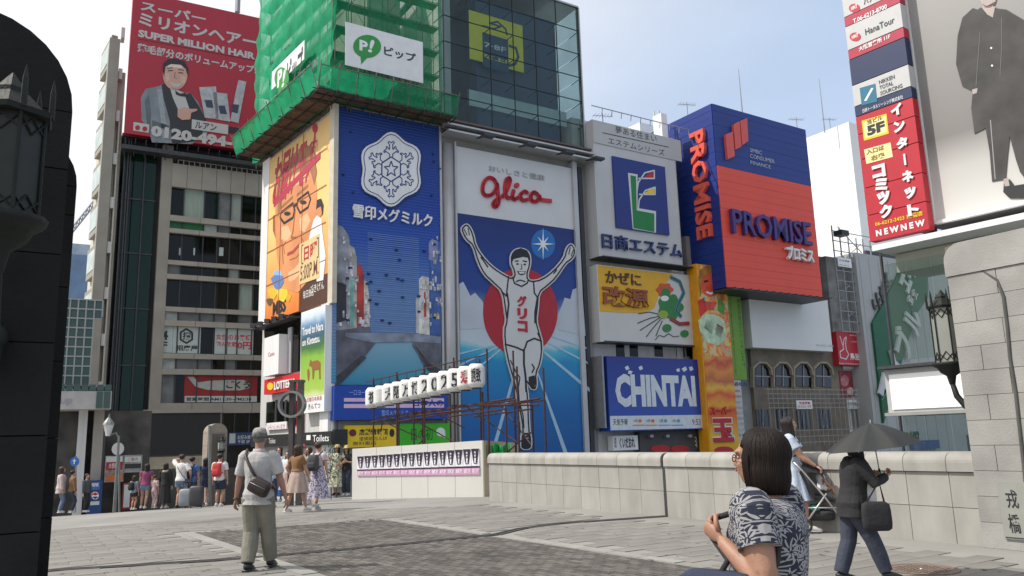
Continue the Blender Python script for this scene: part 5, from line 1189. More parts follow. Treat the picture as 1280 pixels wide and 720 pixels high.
# hair billboard
HB = Sign(L, 'hair_billboard', 'big red billboard with a man in grey tuxedo and white bottles on the left block', 'billboard', 240, 90)
HR = M('hair_red', 'a82636', .5, .05, .3)
HB.rect(167, -12.5, 322, 190, HR, -.3, .8)
HW = M('hair_white', (.50, .47, .46), .5, .03)
for x0, yt, yb, x1, t in ((176, .5, 12.5, 258, 'スーパー'), (174, 15, 31, 322, 'ミリオンヘアー'), (173, 36.5, 46, 320, 'SUPER MILLION HAIR'), (172, 53.5, 65, 321, '薄毛部分のボリュームアップ!')):
    HB.tl(t, x0, yt, yb, x1, HW, .82, bold=.035 if 'S' not in t else .05)
HB.line([(173, 48.5), (321, 76)], .8, M('hair_dark', '5a1822', .5), .8, .815, 'rule')
GT = M('tux_grey', (.20, .22, .25), .6, .2, 1.2); SKP = M('man_skin', 'c79a8a', .55, .06, .6)
HB.poly([(176, 122), (182, 111), (198, 108), (206, 104), (216, 118), (232, 116), (238, 116), (248, 128), (256, 146), (262, 163), (252, 172), (240, 180), (190, 178), (186, 162), (177, 150)], GT, .8, .82, 'tuxedo')
HB.poly([(202, 106), (209, 103), (215, 112), (228, 132), (232, 118), (238, 116), (250, 135), (258, 150), (250, 176), (215, 180), (212, 150), (205, 125)], M('tux_black', (.03, .03, .035), .6), .82, .83, 'lapel')
HB.poly([(212, 108), (230, 116), (238, 140), (236, 150), (224, 140), (216, 122)], HW, .83, .84, 'shirt_front')
for pts, mt in (([(181, 126), (186, 118), (189, 140), (188, 170), (184, 158)], 'fold_a'), ([(196, 112), (202, 111), (206, 140), (210, 172), (203, 174), (200, 140)], 'fold_b'), ([(190, 150), (214, 158), (214, 163), (190, 158)], 'fold_a'), ([(243, 126), (249, 136), (254, 158), (250, 160), (245, 140)], 'fold_b')):
    HB.poly(pts, M('suit_'+mt, (.11, .12, .14) if mt == 'fold_a' else (.29, .31, .34), .6, .2, 2), .82, .824, 'printed_fold')
HB.ell(219, 93, 15.5, 19.5, SKP, .84, .86, 'printed_face', 30); HB.poly([(203.5, 88), (204, 79), (210, 74), (220, 73), (231, 77), (235.5, 86), (235, 96), (232, 86), (226, 81), (214, 80), (207, 83), (205, 96)], BLACK, .86, .87, 'printed_hair')
for pts, c_ in (([(206, 90), (211, 92), (212, 100), (208, 103)], (.62, .40, .33)), ([(226, 95), (232, 96), (231, 104), (226, 104)], (.62, .40, .33)), ([(209, 80), (220, 78), (229, 82), (228, 85), (210, 84)], (.74, .55, .47)), ([(214, 109), (222, 111), (226, 108), (222, 112.5), (216, 111.5)], (.42, .24, .19))): HB.poly(pts, M('face_tone_%d' % int(c_[0]*100), c_, .55), .86, .864, 'printed_tone')
HB.line([(210, 88.5), (216, 88)], 1.2, BLACK, .86, .87, 'printed_eye'); HB.line([(223, 90.5), (229, 91.5)], 1.2, BLACK, .86, .87, 'printed_eye'); HB.line([(209, 85.5), (216, 84.5)], 1, BLACK, .86, .87, 'printed_brow'); HB.line([(223, 86.5), (230, 88)], 1, BLACK, .86, .87, 'printed_brow'); HB.poly([(212, 102), (220, 105), (227, 104), (223, 108.5), (216, 107.5)], HW, .86, .87, 'printed_smile'); HB.line([(219, 90), (218, 97), (221, 98)], .8, M('skin_line', '8f5f50', .5), .86, .87, 'printed_nose')
HB.poly([(219, 113), (225, 117), (232, 116), (232, 121), (225, 120), (220, 118)], BLACK, .85, .865, 'bow_tie')
HB.poly([(222, 137), (230, 134), (238, 136), (247, 136), (246, 138.5), (239, 141), (238, 149), (228, 150), (222, 146)], SKP, .85, .87, 'printed_hand')
for pts, mt in (([(249, 109), (270, 108), (274, 149), (256, 147)], 'bottle_pale'), ([(266, 115), (284, 117), (288, 152), (270, 149)], 'bottle_white'), ([(298, 100), (308, 102), (298, 154), (288, 151), (294, 118)], 'bottle_silver')): HB.poly(pts, M(mt, (.42, .42, .44), .4, .25, 2.5), .82, .86, 'printed_bottle')
for pts in ([(256, 125), (265, 125), (267, 135), (258, 134)], [(273, 132), (281, 132), (284, 143), (275, 142)], [(290, 130), (299, 131), (297, 142), (290, 140)]): HB.poly(pts, M('bottle_label', '3b3f55', .5), .86, .87, 'printed_label')
HB.rect(240, 149, 285, 168, HW, .84, .87, 'name_strip'); HB.tl('ルアン', 244, 151.5, 160, 271, BLACK, .88, bold=.02); HB.tl('0120-494-1', 189, 156, 170.5, 299, HW, .88, bold=.06)
HB.rect(167, 152.5, 186, 166, HW, .8, .83, 'phone_mark'); HB.ell(172, 159.5, 3, 3, HR, .83, .85, 'loop'); HB.ell(181, 161, 3, 3, HR, .83, .85, 'loop')
HB.rect(286, 158, 303, 168, BLACK, .84, .86, 'black_strip')
for k in range(9):
    u = L.U(226+k*14, 10); z = zz(-13)+2.6
    part('lamp_arm', MB().tube([L.w(u, z-.3, .3), L.w(u+.1, z+1.0, .5), L.w(u+.4, z+1.2, 1.2)], .05, 4), DSTEEL, HB.root)
part('mast', MB().tube([L.w(L.U(302, 10), zz(-20), -2), L.w(L.U(302, 10), zz(-20)+9, -2)], .25, 6), STEEL, HB.root)
part('catwalk', MB().pb(L, L.U(152, 175), L.U(330, 190), zz(181)-1.1, zz(179)-.9, .0, 1.0), DSTEEL, HB.root)
for k in range(14): u = L.U(155+13*k, 180); part('catwalk_bracket', MB().tube([L.w(u, zz(181)-1.3, 0), L.w(u, zz(178)-.5, 1.2)], .05, 4), DSTEEL, HB.root)
# cream flank beyond
LS2 = Pl(tuple(L.w(L.U(151, 120), 0, -.2)[:2]), 142)
cf = thing('cream_flank_building', 'cream side flank of the left block with stacked bay windows', 'building', LS2.w(-4, -4, 0))
part('wall', MB().pb(Pl(tuple(L.w(0, 0, -.8)[:2]), 60.5), L.U(141, 120), L.U(156, 120), -4, L.uz(150, 84)[1], -13, -.1), CREAM, cf)
for j in range(9):
    z = L.uz(125, 560)[1]+3+j*3.6
    part('bay', MB().pb(LS2, -7.4, -3.2, z, z+2.6, -.1, .35), TILE, cf); part('bay_window', MB().pb(LS2, -7.1, -3.5, z+.5, z+2.2, .35, .39), M('bay_glass_pale', (.42, .5, .48), .3, .3, 1), cf)
    part('air_unit', MB().pb(L, L.U(128), L.U(133), z+1, z+1.9, -1.2, -.2), WALLC, cf)
part('flank_wall', MB().pb(LS2, -8.5, -.1, -4, L.uz(120, 140)[1], -.1, .0), CREAM, cf)
# far blue building and crane
P6 = Pl(at(95, 150), 60); fbl = thing('far_blue_tower', 'distant blue glass tower in the gap behind the left pillar', 'building', P6.w(0, -4, 0))
part('wall', MB().pb(P6, -6, 6, -4, P6.uz(95, 318)[1], -8, 0), M('far_blue', (.14, .22, .34), .5, .3, .3), fbl); part('crown', MB().pb(P6, -5, 5, P6.uz(95, 318)[1], P6.uz(95, 303)[1], -7, -1), M('far_blue_pale', (.36, .42, .48), .6, .3, .5), fbl)
cr = thing('tower_crane', 'pale distant crane jib rising above the gap on the left', 'crane', P6.w(0, 30, -20))
p0, p1 = P6.w(P6.U(88, 270), P6.uz(88, 268)[1], -20), P6.w(P6.U(125, 225), P6.uz(125, 222)[1], -20)
for k in (0, 1.4): part('chord', MB().tube([p0+Vector((0, 0, k)), p1+Vector((0, 0, k))], .16, 4), STEEL, cr)
for i in range(16): a = p0.lerp(p1, i/16); b = p0.lerp(p1, (i+1)/16); part('lacing', MB().tube([a+Vector((0, 0, 1.4*(i % 2))), b+Vector((0, 0, 1.4*((i+1) % 2)))], .1, 4), STEEL, cr)
# arcade entrance with tiled glass screen and canopy
AP = Pl(at(110, 50), 60.5)
ar = thing('arcade_entrance', 'shopping arcade entrance with square tiled glass screen and white canopy', 'building', AP.w(AP.U(100), -3, 0))
TG = glass('arcade_tile_glass', '8fb5a8', .9, .2, .4); M('arcade_frame', (.30, .32, .31), .5, .1)
az_ = lambda y: AP.uz(110, y)[1]
for j in range(9):
    for i in range(6):
        x0 = 66+i*10.2; a = AP.U(x0); b = AP.U(x0+10.2); z1 = az_(375)-j*(az_(375)-az_(482))/9; h = (az_(375)-az_(482))/9
        if i == 5 and j > 1: continue
        part('glass_tile', MB().pb(AP, a+.04, b-.04, z1-h+.04, z1-.04, .0, .05), TG, ar)
for i in range(7):
    x0 = 66+i*10.2; part('mullion', MB().pb(AP, AP.U(x0)-.04, AP.U(x0)+.04, az_(482 if i < 6 else 396), az_(375), -.02, .12), MATS['arcade_frame'], ar)
for j in range(10): z = az_(375)-j*(az_(375)-az_(482))/9; part('transom', MB().pb(AP, AP.U(66), AP.U(117 if j > 2 else 127), z-.04, z+.04, -.02, .119), MATS['arcade_frame'], ar)
part('screen_back', MB().pb(AP, AP.U(66), AP.U(117), az_(482), az_(375), -3, -.06), WALLD, ar)
part('canopy', MB().pb(AP, AP.U(60), AP.U(144), az_(513), az_(491), -3, 1.6), M('canopy_pale', (.40, .38, .37), .6, .1), ar)
for i in range(9): part('canopy_tile', MB().pb(AP, AP.U(60+i*9.3)+.03, AP.U(69.3+i*9.3)-.03, az_(490.5), az_(483), -2, 1.62), TG, ar)
for i in range(2): part('canopy_tile', MB().pb(AP, AP.U(125+i*9)+.03, AP.U(134+i*9)-.03, az_(512), az_(491.5), 1.6, 1.65), TG, ar)
Sa = Sign(AP, '', '', '', 80, 500, root=ar); Sa.txt('SHINSAIBASHI-SUJI', -32, 498.5, 90, 506, STEEL, 1.62, bold=.03)
part('shop_recess', MB().pb(AP, AP.U(40), AP.U(190, 560), -4, az_(513), -4, -1.2), M('shop_dark', (.06, .056, .052), .8, .8, .7), ar)
for x0, x1, mt in ((96, 107, WALLC), (115, 128, TILE), (128.5, 131, DSTEEL)): part('column', MB().pb(AP, AP.U(x0, 560), AP.U(x1, 560), -4, az_(513), -1.2, .1), mt, ar)
# posters, vending machine beside the arcade
def flatsign(name, label, cat, x0, y0, x1, y1, mat, P=AP, o=(.1, .3)):
    s_ = Sign(P, name, label, cat, (x0+x1)/2, (y0+y1)/2); s_.rect(x0, y0, x1, y1, mat, *o); return s_
s_ = flatsign('poster_board', 'notice board with red white and orange posters left of the blank screen', 'notice board', 132, 570, 154, 602, M('poster_mixed', (.25, .2, .18), .6, .7, 2.5)); s_.rect(133, 571, 153, 577, PW2, .3, .32, 'poster'); s_.rect(133, 578, 153, 587, MATS['banner_red'], .3, .32, 'poster'); s_.rect(133, 594, 153, 600, M('poster_orange2', 'b8641e', .6), .3, .32, 'poster'); s_.txt('大感謝祭', 136, 579, 150, 585, WHITE, .33)
s_ = flatsign('poster_board', 'white and grey notice board behind the girl with the small backpack', 'notice board', 155, 569, 177, 590, M('poster_grey', (.25, .25, .24), .6, .3, 3)); s_.rect(156, 571, 176, 577, PW2, .3, .32, 'poster'); s_.rect(156, 580, 176, 585, BLACK, .3, .32, 'poster'); s_.txt('ご案内', 160, 572, 172, 576, RED, .33)
s_ = flatsign('poster_board', 'low red framed menu board beside the walking girl', 'notice board', 154, 604, 163, 636, MATS['banner_red'], o=(.1, .4)); s_.rect(155.5, 606, 161.5, 634, PW2, .4, .42, 'menu_sheet')
vm = Sign(AP, 'vending_machine', 'blue drinks vending machine with a round white and red emblem by the arcade columns', 'vending machine', 118, 620)
vm.rect(111, 601, 125.5, 650, M('vending_blue', '16366e', .4, .1), .1, 1.0, 'body'); vm.rect(112, 603, 124.5, 612, M('vending_panel', '3a5f9a', .4), 1.0, 1.03, 'panel'); vm.txt('DRINK', 113, 604, 123.5, 608, WHITE, 1.04, bold=.02); vm.ell(119, 619.5, 4.5, 4.8, WHITE, 1.0, 1.03, 'emblem'); vm.poly([(114.8, 618), (119, 615), (123.2, 618), (119, 619.5)], RED, 1.03, 1.04, 'emblem_red'); vm.poly([(114.9, 621), (119, 620.5), (123.3, 621), (119, 624)], NAVY, 1.03, 1.04, 'emblem_blue'); vm.rect(113, 627, 124, 631, PW2, 1.0, 1.03, 'slot')

# ------------------------------------------------------------------ street furniture near the bridge end
GALV = M('galvanised_pole', (.20, .21, .20), .5, .2, 5, metal=.5)
def pole_at(px, py_feet, y=None): return gpt(px, py_feet)
def onplane(px, py, depth): d = ray(px, py); return CAM + d*(depth/d.y)
DP = 27.5
b = onplane(143, 640, DP); t_ = onplane(139, 545, DP)
rt = thing('street_lamp', 'street lamp with white glass lantern on a slim dark pole before the notice boards', 'street lamp', b)
part('pole', MB().tube([b, Vector((b.x, b.y, t_.z))], [.06, .035], 7), GALV, rt); a = onplane(135, 545, DP)
part('arm', MB().tube([Vector((b.x, b.y, t_.z-.1)), Vector((b.x-.1, b.y, t_.z+.1)), a], .025, 5), GALV, rt)
h = onplane(135, 532, DP); lz = Vector((a.x, a.y, a.z))
part('lamp_glass', MB().rings([(lz+Vector((0, 0, z)), r, r) for z, r in ((0, .08), (.1, .1), (.38, .17))], 8), M('lamp_white', (.6, .6, .58), .3), rt); part('lamp_cap', MB().rings([(lz+Vector((0, 0, z)), r, r) for z, r in ((.38, .2), (.46, .16), (.62, .04), (.75, .01))], 8), GALV, rt)
b = onplane(149, 640, DP+.4)
rt = thing('round_sign', 'round white traffic sign seen from behind on a pole left of the blank screen', 'traffic sign', b)
c = onplane(148.5, 561, DP+.4); part('post', MB().tube([b, c+Vector((0, 0, .2))], .035, 6), GALV, rt)
m = MB(); e = Vector((0, 1, 0)); m.prism([c+Vector((.21*math.cos(k*math.pi/12), -.05, .21*math.sin(k*math.pi/12))) for k in range(24)], [c+Vector((.21*math.cos(k*math.pi/12), -.07, .21*math.sin(k*math.pi/12))) for k in range(24)]); part('disc', m, M('sign_back', (.42, .42, .42), .5), rt)
b = onplane(94, 640, DP+3); rt = thing('blue_round_sign', 'round blue pedestrian sign in front of the arcade entrance', 'traffic sign', b); c = onplane(94.5, 577, DP+3)
part('post', MB().tube([b, c+Vector((0, 0, .2))], .03, 6), GALV, rt)
m = MB(); m.prism([c+Vector((.17*math.cos(k*math.pi/12), -.05, .17*math.sin(k*math.pi/12))) for k in range(24)], [c+Vector((.17*math.cos(k*math.pi/12), -.07, .17*math.sin(k*math.pi/12))) for k in range(24)]); part('disc', m, M('traffic_blue', '1f5fae', .4), rt)
m = MB(); m.tube([c+Vector((0, -.08, .09)), c+Vector((0, -.08, -.09))], .02, 4); m.tube([c+Vector((-.06, -.08, .03)), c+Vector((.06, -.08, .03))], .018, 4); part('symbol', m, WHITE, rt)
# far arched pillar of the bridge with lantern
APL = Pl(at(262, 27), 58); rt = thing('bridge_pillar', 'far arched bridge pillar of brown granite behind the red backpack', 'pillar', APL.w(.4, -.5, -.3))
ua, ub = APL.U(258.5, 580), APL.U(283, 580); hgt = APL.uz(272, 529)[1]
arch_pillar(APL, (ua+ub)/2, ub-ua, hgt, .8, rt, M('brown_granite', (.24, .20, .16), .75, .2, 2, bump=.3, island=.05))
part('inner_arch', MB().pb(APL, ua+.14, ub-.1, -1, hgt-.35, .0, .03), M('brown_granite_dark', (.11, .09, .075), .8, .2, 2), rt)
lq = APL.w((ua+ub)/2+.05, APL.uz(272, 563)[1], .35); rl = thing('pillar_lantern', 'small dark green lantern on the far arched pillar', 'lantern', lq); lantern(lq, .11, .3, rl, APL.w((ua+ub)/2+.05, lq.z-.3, 0))
b = onplane(262.5, 640, 25.5); rp_ = thing('slim_post', 'slim pale grey pole in front of the far arched pillar', 'pole', b); part('pole', MB().tube([b, onplane(262, 532, 25.5)], .05, 8), GALV, rp_)
# ring monument
RD = 22.0; b = onplane(368, 640, RD); t_ = onplane(368, 478, RD)
rt = thing('ring_monument', 'brown metal post with a round ring near its top behind the women walking', 'monument', b)
BRZ = M('bronze_brown', (.10, .085, .075), .45, .25, 4, metal=.5)
wx = (onplane(375.5, 540, RD)-onplane(359.5, 540, RD)).x/2
part('post', MB().box(b.x-wx, b.x-.05, b.y-.12, b.y+.12, b.z-.3, t_.z), BRZ, rt); part('post', MB().box(b.x+.05, b.x+wx, b.y-.12, b.y+.12, b.z-.3, t_.z), BRZ, rt)
part('cap', MB().box(b.x-wx-.02, b.x+wx+.02, b.y-.14, b.y+.14, t_.z, t_.z+.06), BRZ, rt)
c = onplane(368.5, 506, RD); m = MB(); k0 = len(m.v)
R1, R2 = .36, .30; n = 36
f = Vector((math.cos(.5), math.sin(.5), 0))*1.0
for k in range(n):
    a = 2*math.pi*k/n
    for r, o in ((R1, -.13), (R1, .13), (R2, .13), (R2, -.13)): m.v.append(c+Vector((math.cos(a)*r, o-.26, math.sin(a)*r)))
for k in range(n):
    for j in range(4): m.f.append((k*4+j, k*4+(j+1) % 4, ((k+1) % n)*4+(j+1) % 4, ((k+1) % n)*4+j))
part('ring', m, M('ring_grey', (.24, .24, .23), .4, .2, 4, metal=.6), rt)

# white temporary fence with poster strip
fa, fb = onplane(440, 615.5, 24.4), gpt(605, 620.5)
FP = Pl((fa.x, fa.y), 0); dv = fb-fa; FP.az = math.degrees(math.atan2(dv.x, dv.y)); FP.u = azv(FP.az); FP.n = azv(FP.az+90)
FL = (Vector((dv.x, dv.y, 0))).length; zA_ = FP.uz(440, 561)[1]; zB_ = FP.uz(605, 550.5)[1]
fr = thing('site_fence', 'white site fence carrying a long strip of repeated black white and pink posters', 'fence', fa)
FWH = M('fence_white', (.62, .61, .57), .6, .04, 1)
for i in range(5):
    a, b = FL*i/5, FL*(i+1)/5-.012; z1 = zA_+(zB_-zA_)*(i+.5)/5
    m = MB(); za, zb_ = zA_+(zB_-zA_)*i/5, zA_+(zB_-zA_)*(i+1)/5
    m.prism([FP.w(a, -.6, -.08), FP.w(b, -.6, -.08), FP.w(b, -.6, 0), FP.w(a, -.6, 0)], [FP.w(a, za, -.08), FP.w(b, zb_, -.08), FP.w(b, zb_, 0), FP.w(a, za, 0)]); part('fence_panel', m, FWH, fr)
part('return_panel', MB().prism([FP.w(FL, -.3, .0), FP.w(FL+.02, -.3, .0), FP.w(FL+.5, -.3, -1.2), FP.w(FL+.4, -.3, -1.2)], [FP.w(FL, zB_, .0), FP.w(FL+.02, zB_, .0), FP.w(FL+.5, zB_-.1, -1.2), FP.w(FL+.4, zB_-.1, -1.2)]), M('fence_beige', (.40, .34, .24), .7, .1), fr)
np_ = 16; p0x = FP.U(447, 590); p1x = FP.U(600, 575)
yT = lambda u: (FP.uz(440, 571)[1]*(FL-u)+FP.uz(600, 560)[1]*u)/FL
yB = lambda u: (FP.uz(440, 595)[1]*(FL-u)+FP.uz(600, 593)[1]*u)/FL
PKS = M('poster_strip_pink', 'd59bbd', .6, .1); DKS = M('poster_dark_violet', '2b2233', .6, .5, 6); PAL = M('poster_print_pale', 'e6e4ea', .6, .25, 9)
for i in range(np_):
    a = p0x+(p1x-p0x)*i/np_; b = p0x+(p1x-p0x)*(i+1)/np_-.01; zt0, zt1, zb0, zb1 = yT(a), yT(b), yB(a), yB(b); h = zt0-zb0
    def quad(fa_, fb_, ta, tb, o, mt, nm):
        m = MB(); A_, B_ = a+(b-a)*fa_, a+(b-a)*fb_; m.prism([FP.w(A_, zb0+h*ta, o-.01), FP.w(B_, zb0+h*ta, o-.01), FP.w(B_, zb0+h*ta, o), FP.w(A_, zb0+h*ta, o)], [FP.w(A_, zb0+h*tb, o-.01), FP.w(B_, zb0+h*tb, o-.01), FP.w(B_, zb0+h*tb, o), FP.w(A_, zb0+h*tb, o)]); part(nm, m, mt, fr)
    quad(0, 1, 0, 1, .02, PAL, 'poster'); quad(0, 1, 0, .26, .028, PKS, 'poster_pink_band'); quad(0, 1, .26, .33, .03, DKS, 'poster_rule')
    m = MB(); pts = [(.02, 1), (.98, 1), (.70, .42), (.30, .42)]
    m.prism([FP.w(a+(b-a)*x, zb0+h*y, .022) for x, y in pts], [FP.w(a+(b-a)*x, zb0+h*y, .031) for x, y in pts]); part('poster_print', m, DKS, fr)
    m = MB(); text_mb(m, FP, '祭', a+(b-a)*.38, zb0+h*.9, a+(b-a)*.62, zb0+h*.66, .034, bold=.03); text_mb(m, FP, '夏', a+(b-a)*.38, zb0+h*.64, a+(b-a)*.62, zb0+h*.44, .034, bold=.03); text_mb(m, FP, '道頓堀', a+(b-a)*.1, zb0+h*.22, a+(b-a)*.9, zb0+h*.06, .034, bold=.02); part('poster_lettering', m, PAL, fr)
# green sheet behind
gs = MB(); a = onplane(606, 560, 22); 
for k in range(7):
    x = 608+k*5; p = onplane(x, 556+2.5*math.sin(k*2), 22.3+.2*(k % 2)); gs.v += [p, p-Vector((0, 0, .35))]
for k in range(6): gs.f.append((2*k, 2*k+1, 2*k+3, 2*k+2))
tag(link('green_sheet', gs.mesh('green_sheet'), M('green_sheet', '1a9a4a', .7, .3, 6)), 'crumpled green protective sheet behind the end of the stone parapet', 'sheet')
# lantern scaffold
RST = M('red_scaffold_tube', (.045, .016, .015), .6, .3, 5, metal=.2)
sf = thing('lantern_scaffold', 'dark red pipe scaffold carrying the row of white paper lanterns', 'scaffold', onplane(540, 560, 24))
A0 = onplane(466, 528, 26.5); A1 = onplane(606, 500, 22.4)
def alongp(x, y): # on the vertical plane through A0-A1
    return SPL.w(*SPL.uz(x, y), 0)
dd = A1-A0; SPL = Pl((A0.x, A0.y), math.degrees(math.atan2(dd.x, dd.y)))
for x, y0, y1 in ((467, 473, 562), (496, 465, 560), (517, 500, 560), (530, 456, 560), (567, 447, 560), (603, 490, 558), (608.5, 436, 556), (632, 505, 558), (646, 458, 562)):
    q = SPL if x < 640 else SPL
    for o in (0,) if x in (517, 603) else (0, -1.0): m = MB(); p = alongp(x, y0); b = alongp(x, y1); part('pole', MB().tube([p+SPL.n*o, Vector((p.x, p.y, b.z-.6))+SPL.n*o], .028, 6), RST, sf)
for (x0, y0, x1, y1) in ((463, 527.5, 642, 497.5), (560, 521, 632, 511), (470, 522, 645, 500), (565, 507, 640, 506)): part('rail', MB().tube([alongp(x0, y0), alongp(x1, y1)], .025, 6), RST, sf); part('rail', MB().tube([alongp(x0, y0)-SPL.n*1.0, alongp(x1, y1)-SPL.n*1.0], .025, 6), RST, sf)
for (x0, y0, x1, y1) in ((468, 528, 517, 550), (496, 520, 560, 556), (530, 516, 567, 535), (567, 506, 632, 553), (608, 500, 650, 556), (650, 541, 620, 566), (517, 549, 503, 562), (465, 528, 463, 540)): part('brace', MB().tube([alongp(x0, y0)-SPL.n*.4, alongp(x1, y1)-SPL.n*.4], .02, 5), RST, sf)
LANT = M('paper_lantern', (.68, .68, .66), .6, .05, 3, bump=.3, bscale=30, stretch=(.2, .2, 3))
l0, l1 = SPL.U(471, 497), SPL.U(600.5, 470); chars = ['祝', '', '大', '阪', '万', '博', '2', '0', '2', '5', '寿', '誘致']
for i in range(12):
    t = i/11; u = l0+(l1-l0)*t; x = 471+(600.5-471)*0
    c = SPL.w(u, 0, .15); py0 = 497.5-27.5*((u-l0)/(l1-l0)); 
    # centre height runs straight from one end lantern to the other
    c.z = SPL.uz(471, 497.5)[1]*(1-t)+SPL.uz(600.5, 470)[1]*t
    H2 = .33; RR = .245
    lab = ['leftmost white paper lantern of the row, with the mark 祝, on the red scaffold', 'blank white paper lantern just left of the 大 lantern', 'white paper lantern with the black mark 大 (big) in the row', 'white paper lantern with the black mark 阪 (slope), right of the 大 lantern', 'white paper lantern with the black mark 万 (ten thousand) in the row', 'white paper lantern with the black mark 博 (expo), left of the first digit', 'white paper lantern with the first black digit two, leftmost of the four digits', 'white paper lantern with the black digit zero in the row', 'white paper lantern with the second digit two, just left of the digit five', 'white paper lantern with the black digit five in the row', 'white paper lantern with small red mark, second from the right end', 'rightmost white paper lantern with brush writing, highest on the red scaffold'][i]
    rt = thing('paper_lantern', lab, 'lantern', c, 0, 'white paper lanterns on the red scaffold')
    n = 22; rr = [(Vector((c.x, c.y, c.z-H2+2*H2*k/n)), RR*(.62+.38*min(1, math.sin(math.pi*(k+.6)/(n+1.2))*1.9))*(1-.02*(k % 2)), RR*(.62+.38*min(1, math.sin(math.pi*(k+.6)/(n+1.2))*1.9))*(1-.02*(k % 2))) for k in range(n+1)]
    part('paper_body', MB().rings(rr, 20), LANT, rt, True)
    for s in (-1, 1): z = c.z+s*H2; part('rim', MB().rings([(Vector((c.x, c.y, z-.03)), RR*.6, RR*.6), (Vector((c.x, c.y, z+.035)), RR*.58, RR*.58)], 16), BLACK, rt)
    part('hanger', MB().tube([c+Vector((0, 0, H2+.03)), c+Vector((0, 0, H2+.22))], .012, 5), BLACK, rt)
    ch = chars[i]
    if ch:  # ink wraps the round paper
        v, f, x0, x1, y0, y1 = text_geo(ch, .02); W = x1-x0; Hh = y1-y0; m = MB(); out = []
        toC = (CAM-c); a0 = math.atan2(toC.y, toC.x)-.05
        for p in v:
            a = a0 + ((p.x-x0)/W-.5)*1.15*min(1, W/Hh+.1); r = RR+.006; out.append(Vector((c.x+r*math.cos(a), c.y+r*math.sin(a), c.z+((p.y-y0)/Hh-.5)*.40)))
        m.add(out, f); part('ink_character', m, RED if i == 10 else BLACK, rt)
for k in range(1): part('lantern_line', MB().tube([SPL.w(l0-.4, SPL.uz(471, 497.5)[1]+.55, .15), SPL.w(l1+.4, SPL.uz(600.5, 470)[1]+.55, .15)], .018, 5), RST, sf)

# ------------------------------------------------------------------ glass block by the bridge (right)
GBK = thing('corner_glass_block', 'glass corner building by the right pillar with white canopy and giant fashion poster', 'building', RP.w(0, -4, 0))
uR0, uR1 = RP.U(1106, 311), RP.U(1106, 311)+13
zc_ = RP.uz(1150, 290)[1]
rz_ = lambda x, y, o=0: RP.uz(x, y, o)[1]
part('upper_wall', MB().pb(RP, RP.U(1136, 100), uR1, rz_(1172, 280), rz_(1172, 280)+14, -8, -.1), M('upper_wall_grey', (.20, .20, .20), .7, .1), GBK)
part('canopy', MB().pb(RP, RP.U(1104, 311), uR1, rz_(1110, 316), rz_(1110, 309), -3, 1.0), WHITE, GBK)
part('soffit', MB().pb(RP, RP.U(1110, 311), uR1, rz_(1110, 340), rz_(1110, 317), -3.2, -.6), M('soffit_cream', (.46, .45, .38), .5, .06), GBK)
RG = glass('bridge_block_glass', 'a9bab2', .16)
us_ = [RP.U(1113), RP.U(1140), RP.U(1172), RP.U(1210), RP.U(1260)]
for i in range(4):
    for z0, z1 in ((rz_(1110, 452), rz_(1110, 330)), (rz_(1110, 565), rz_(1110, 520))): part('glass_pane', MB().pb(RP, us_[i]+.02, us_[i+1]-.02, z0, z1, -.05, -.02), RG, GBK)
part('corner_post', MB().pb(RP, RP.U(1109, 400), RP.U(1111, 400), -3, rz_(1110, 316), -.1, .05), DSTEEL, GBK)
part('box_top', MB().pb(RP, RP.U(1119, 460), uR1, rz_(1122, 463), rz_(1122, 459.5), -2, 1.6), DSTEEL, GBK); part('box_body', MB().pb(RP, RP.U(1125, 490), uR1, rz_(1128, 516), rz_(1128, 463), -2, 1.2), M('box_body', (.42, .42, .42), .5, .05), GBK)
part('light_panel', MB().pb(RP, RP.U(1131, 490), uR1-1, rz_(1135, 512), rz_(1135, 469), 1.2, 1.26), M('glowing_panel', (.85, .85, .83), .4, .01, emit=.12), GBK)
part('box_bottom', MB().pb(RP, RP.U(1124, 490), uR1, rz_(1128, 520), rz_(1128, 516.2), -2, 1.5), M('box_edge', (.30, .29, .28), .5), GBK)
part('shop_counter', MB().pb(RP, RP.U(1160), uR1, -3, rz_(1180, 545), -3, -2.2), M('counter_blue', (.12, .2, .3), .5, .6, 3), GBK); part('shop_shelf', MB().pb(RP, RP.U(1175), uR1, rz_(1180, 543), rz_(1180, 520), -3.2, -2.6), M('shelf_mixed', (.35, .33, .30), .6, .7, 5), GBK)
# fashion poster
FPO = Sign(RP, 'fashion_poster', 'giant grey fashion poster of a figure in a long dark coat', 'billboard', 1225, 130)
part('poster', MB().pb(RP, RP.U(1139, 20), RP.U(1139, 20)+9, rz_(1175, 276), rz_(1175, 276)+14, .05, .16), ramp_mat('poster_grey_gradient', 2, rz_(1175, 276), rz_(1175, 276)+11, [(0, 'd2d1cd'), (.2, 'b9b7b3'), (.34, '7d7a78'), (.7, '8c8a88'), (1, '9a9896')], .5), FPO.root)
part('frame', MB().pb(RP, RP.U(1135, 20), RP.U(1139, 20)-.01, rz_(1175, 281), rz_(1175, 276)+14, .05, .3), WHITE, FPO.root); part('frame', MB().pb(RP, RP.U(1136, 20), RP.U(1139, 20)+9, rz_(1175, 281), rz_(1175, 277), .05, .31), WHITE, FPO.root)
CO = M('coat_dark', (.055, .052, .052), .7, .35, 1.2); SKF = M('poster_skin', (.42, .36, .33), .6)
FPO.poly([(1222, 12), (1216, 10), (1203, 22), (1197, 45), (1195, 80), (1203, 108), (1216, 114), (1214, 135), (1218, 167), (1232, 160), (1237, 190), (1240, 227), (1257, 224), (1259, 200), (1262, 170), (1270, 200), (1275, 215), (1290, 235), (1300, 200), (1300, 30), (1280, 25), (1258, 12), (1243, 10), (1240, 22), (1233, 18), (1228, 8)], CO, .16, .2, 'printed_coat')
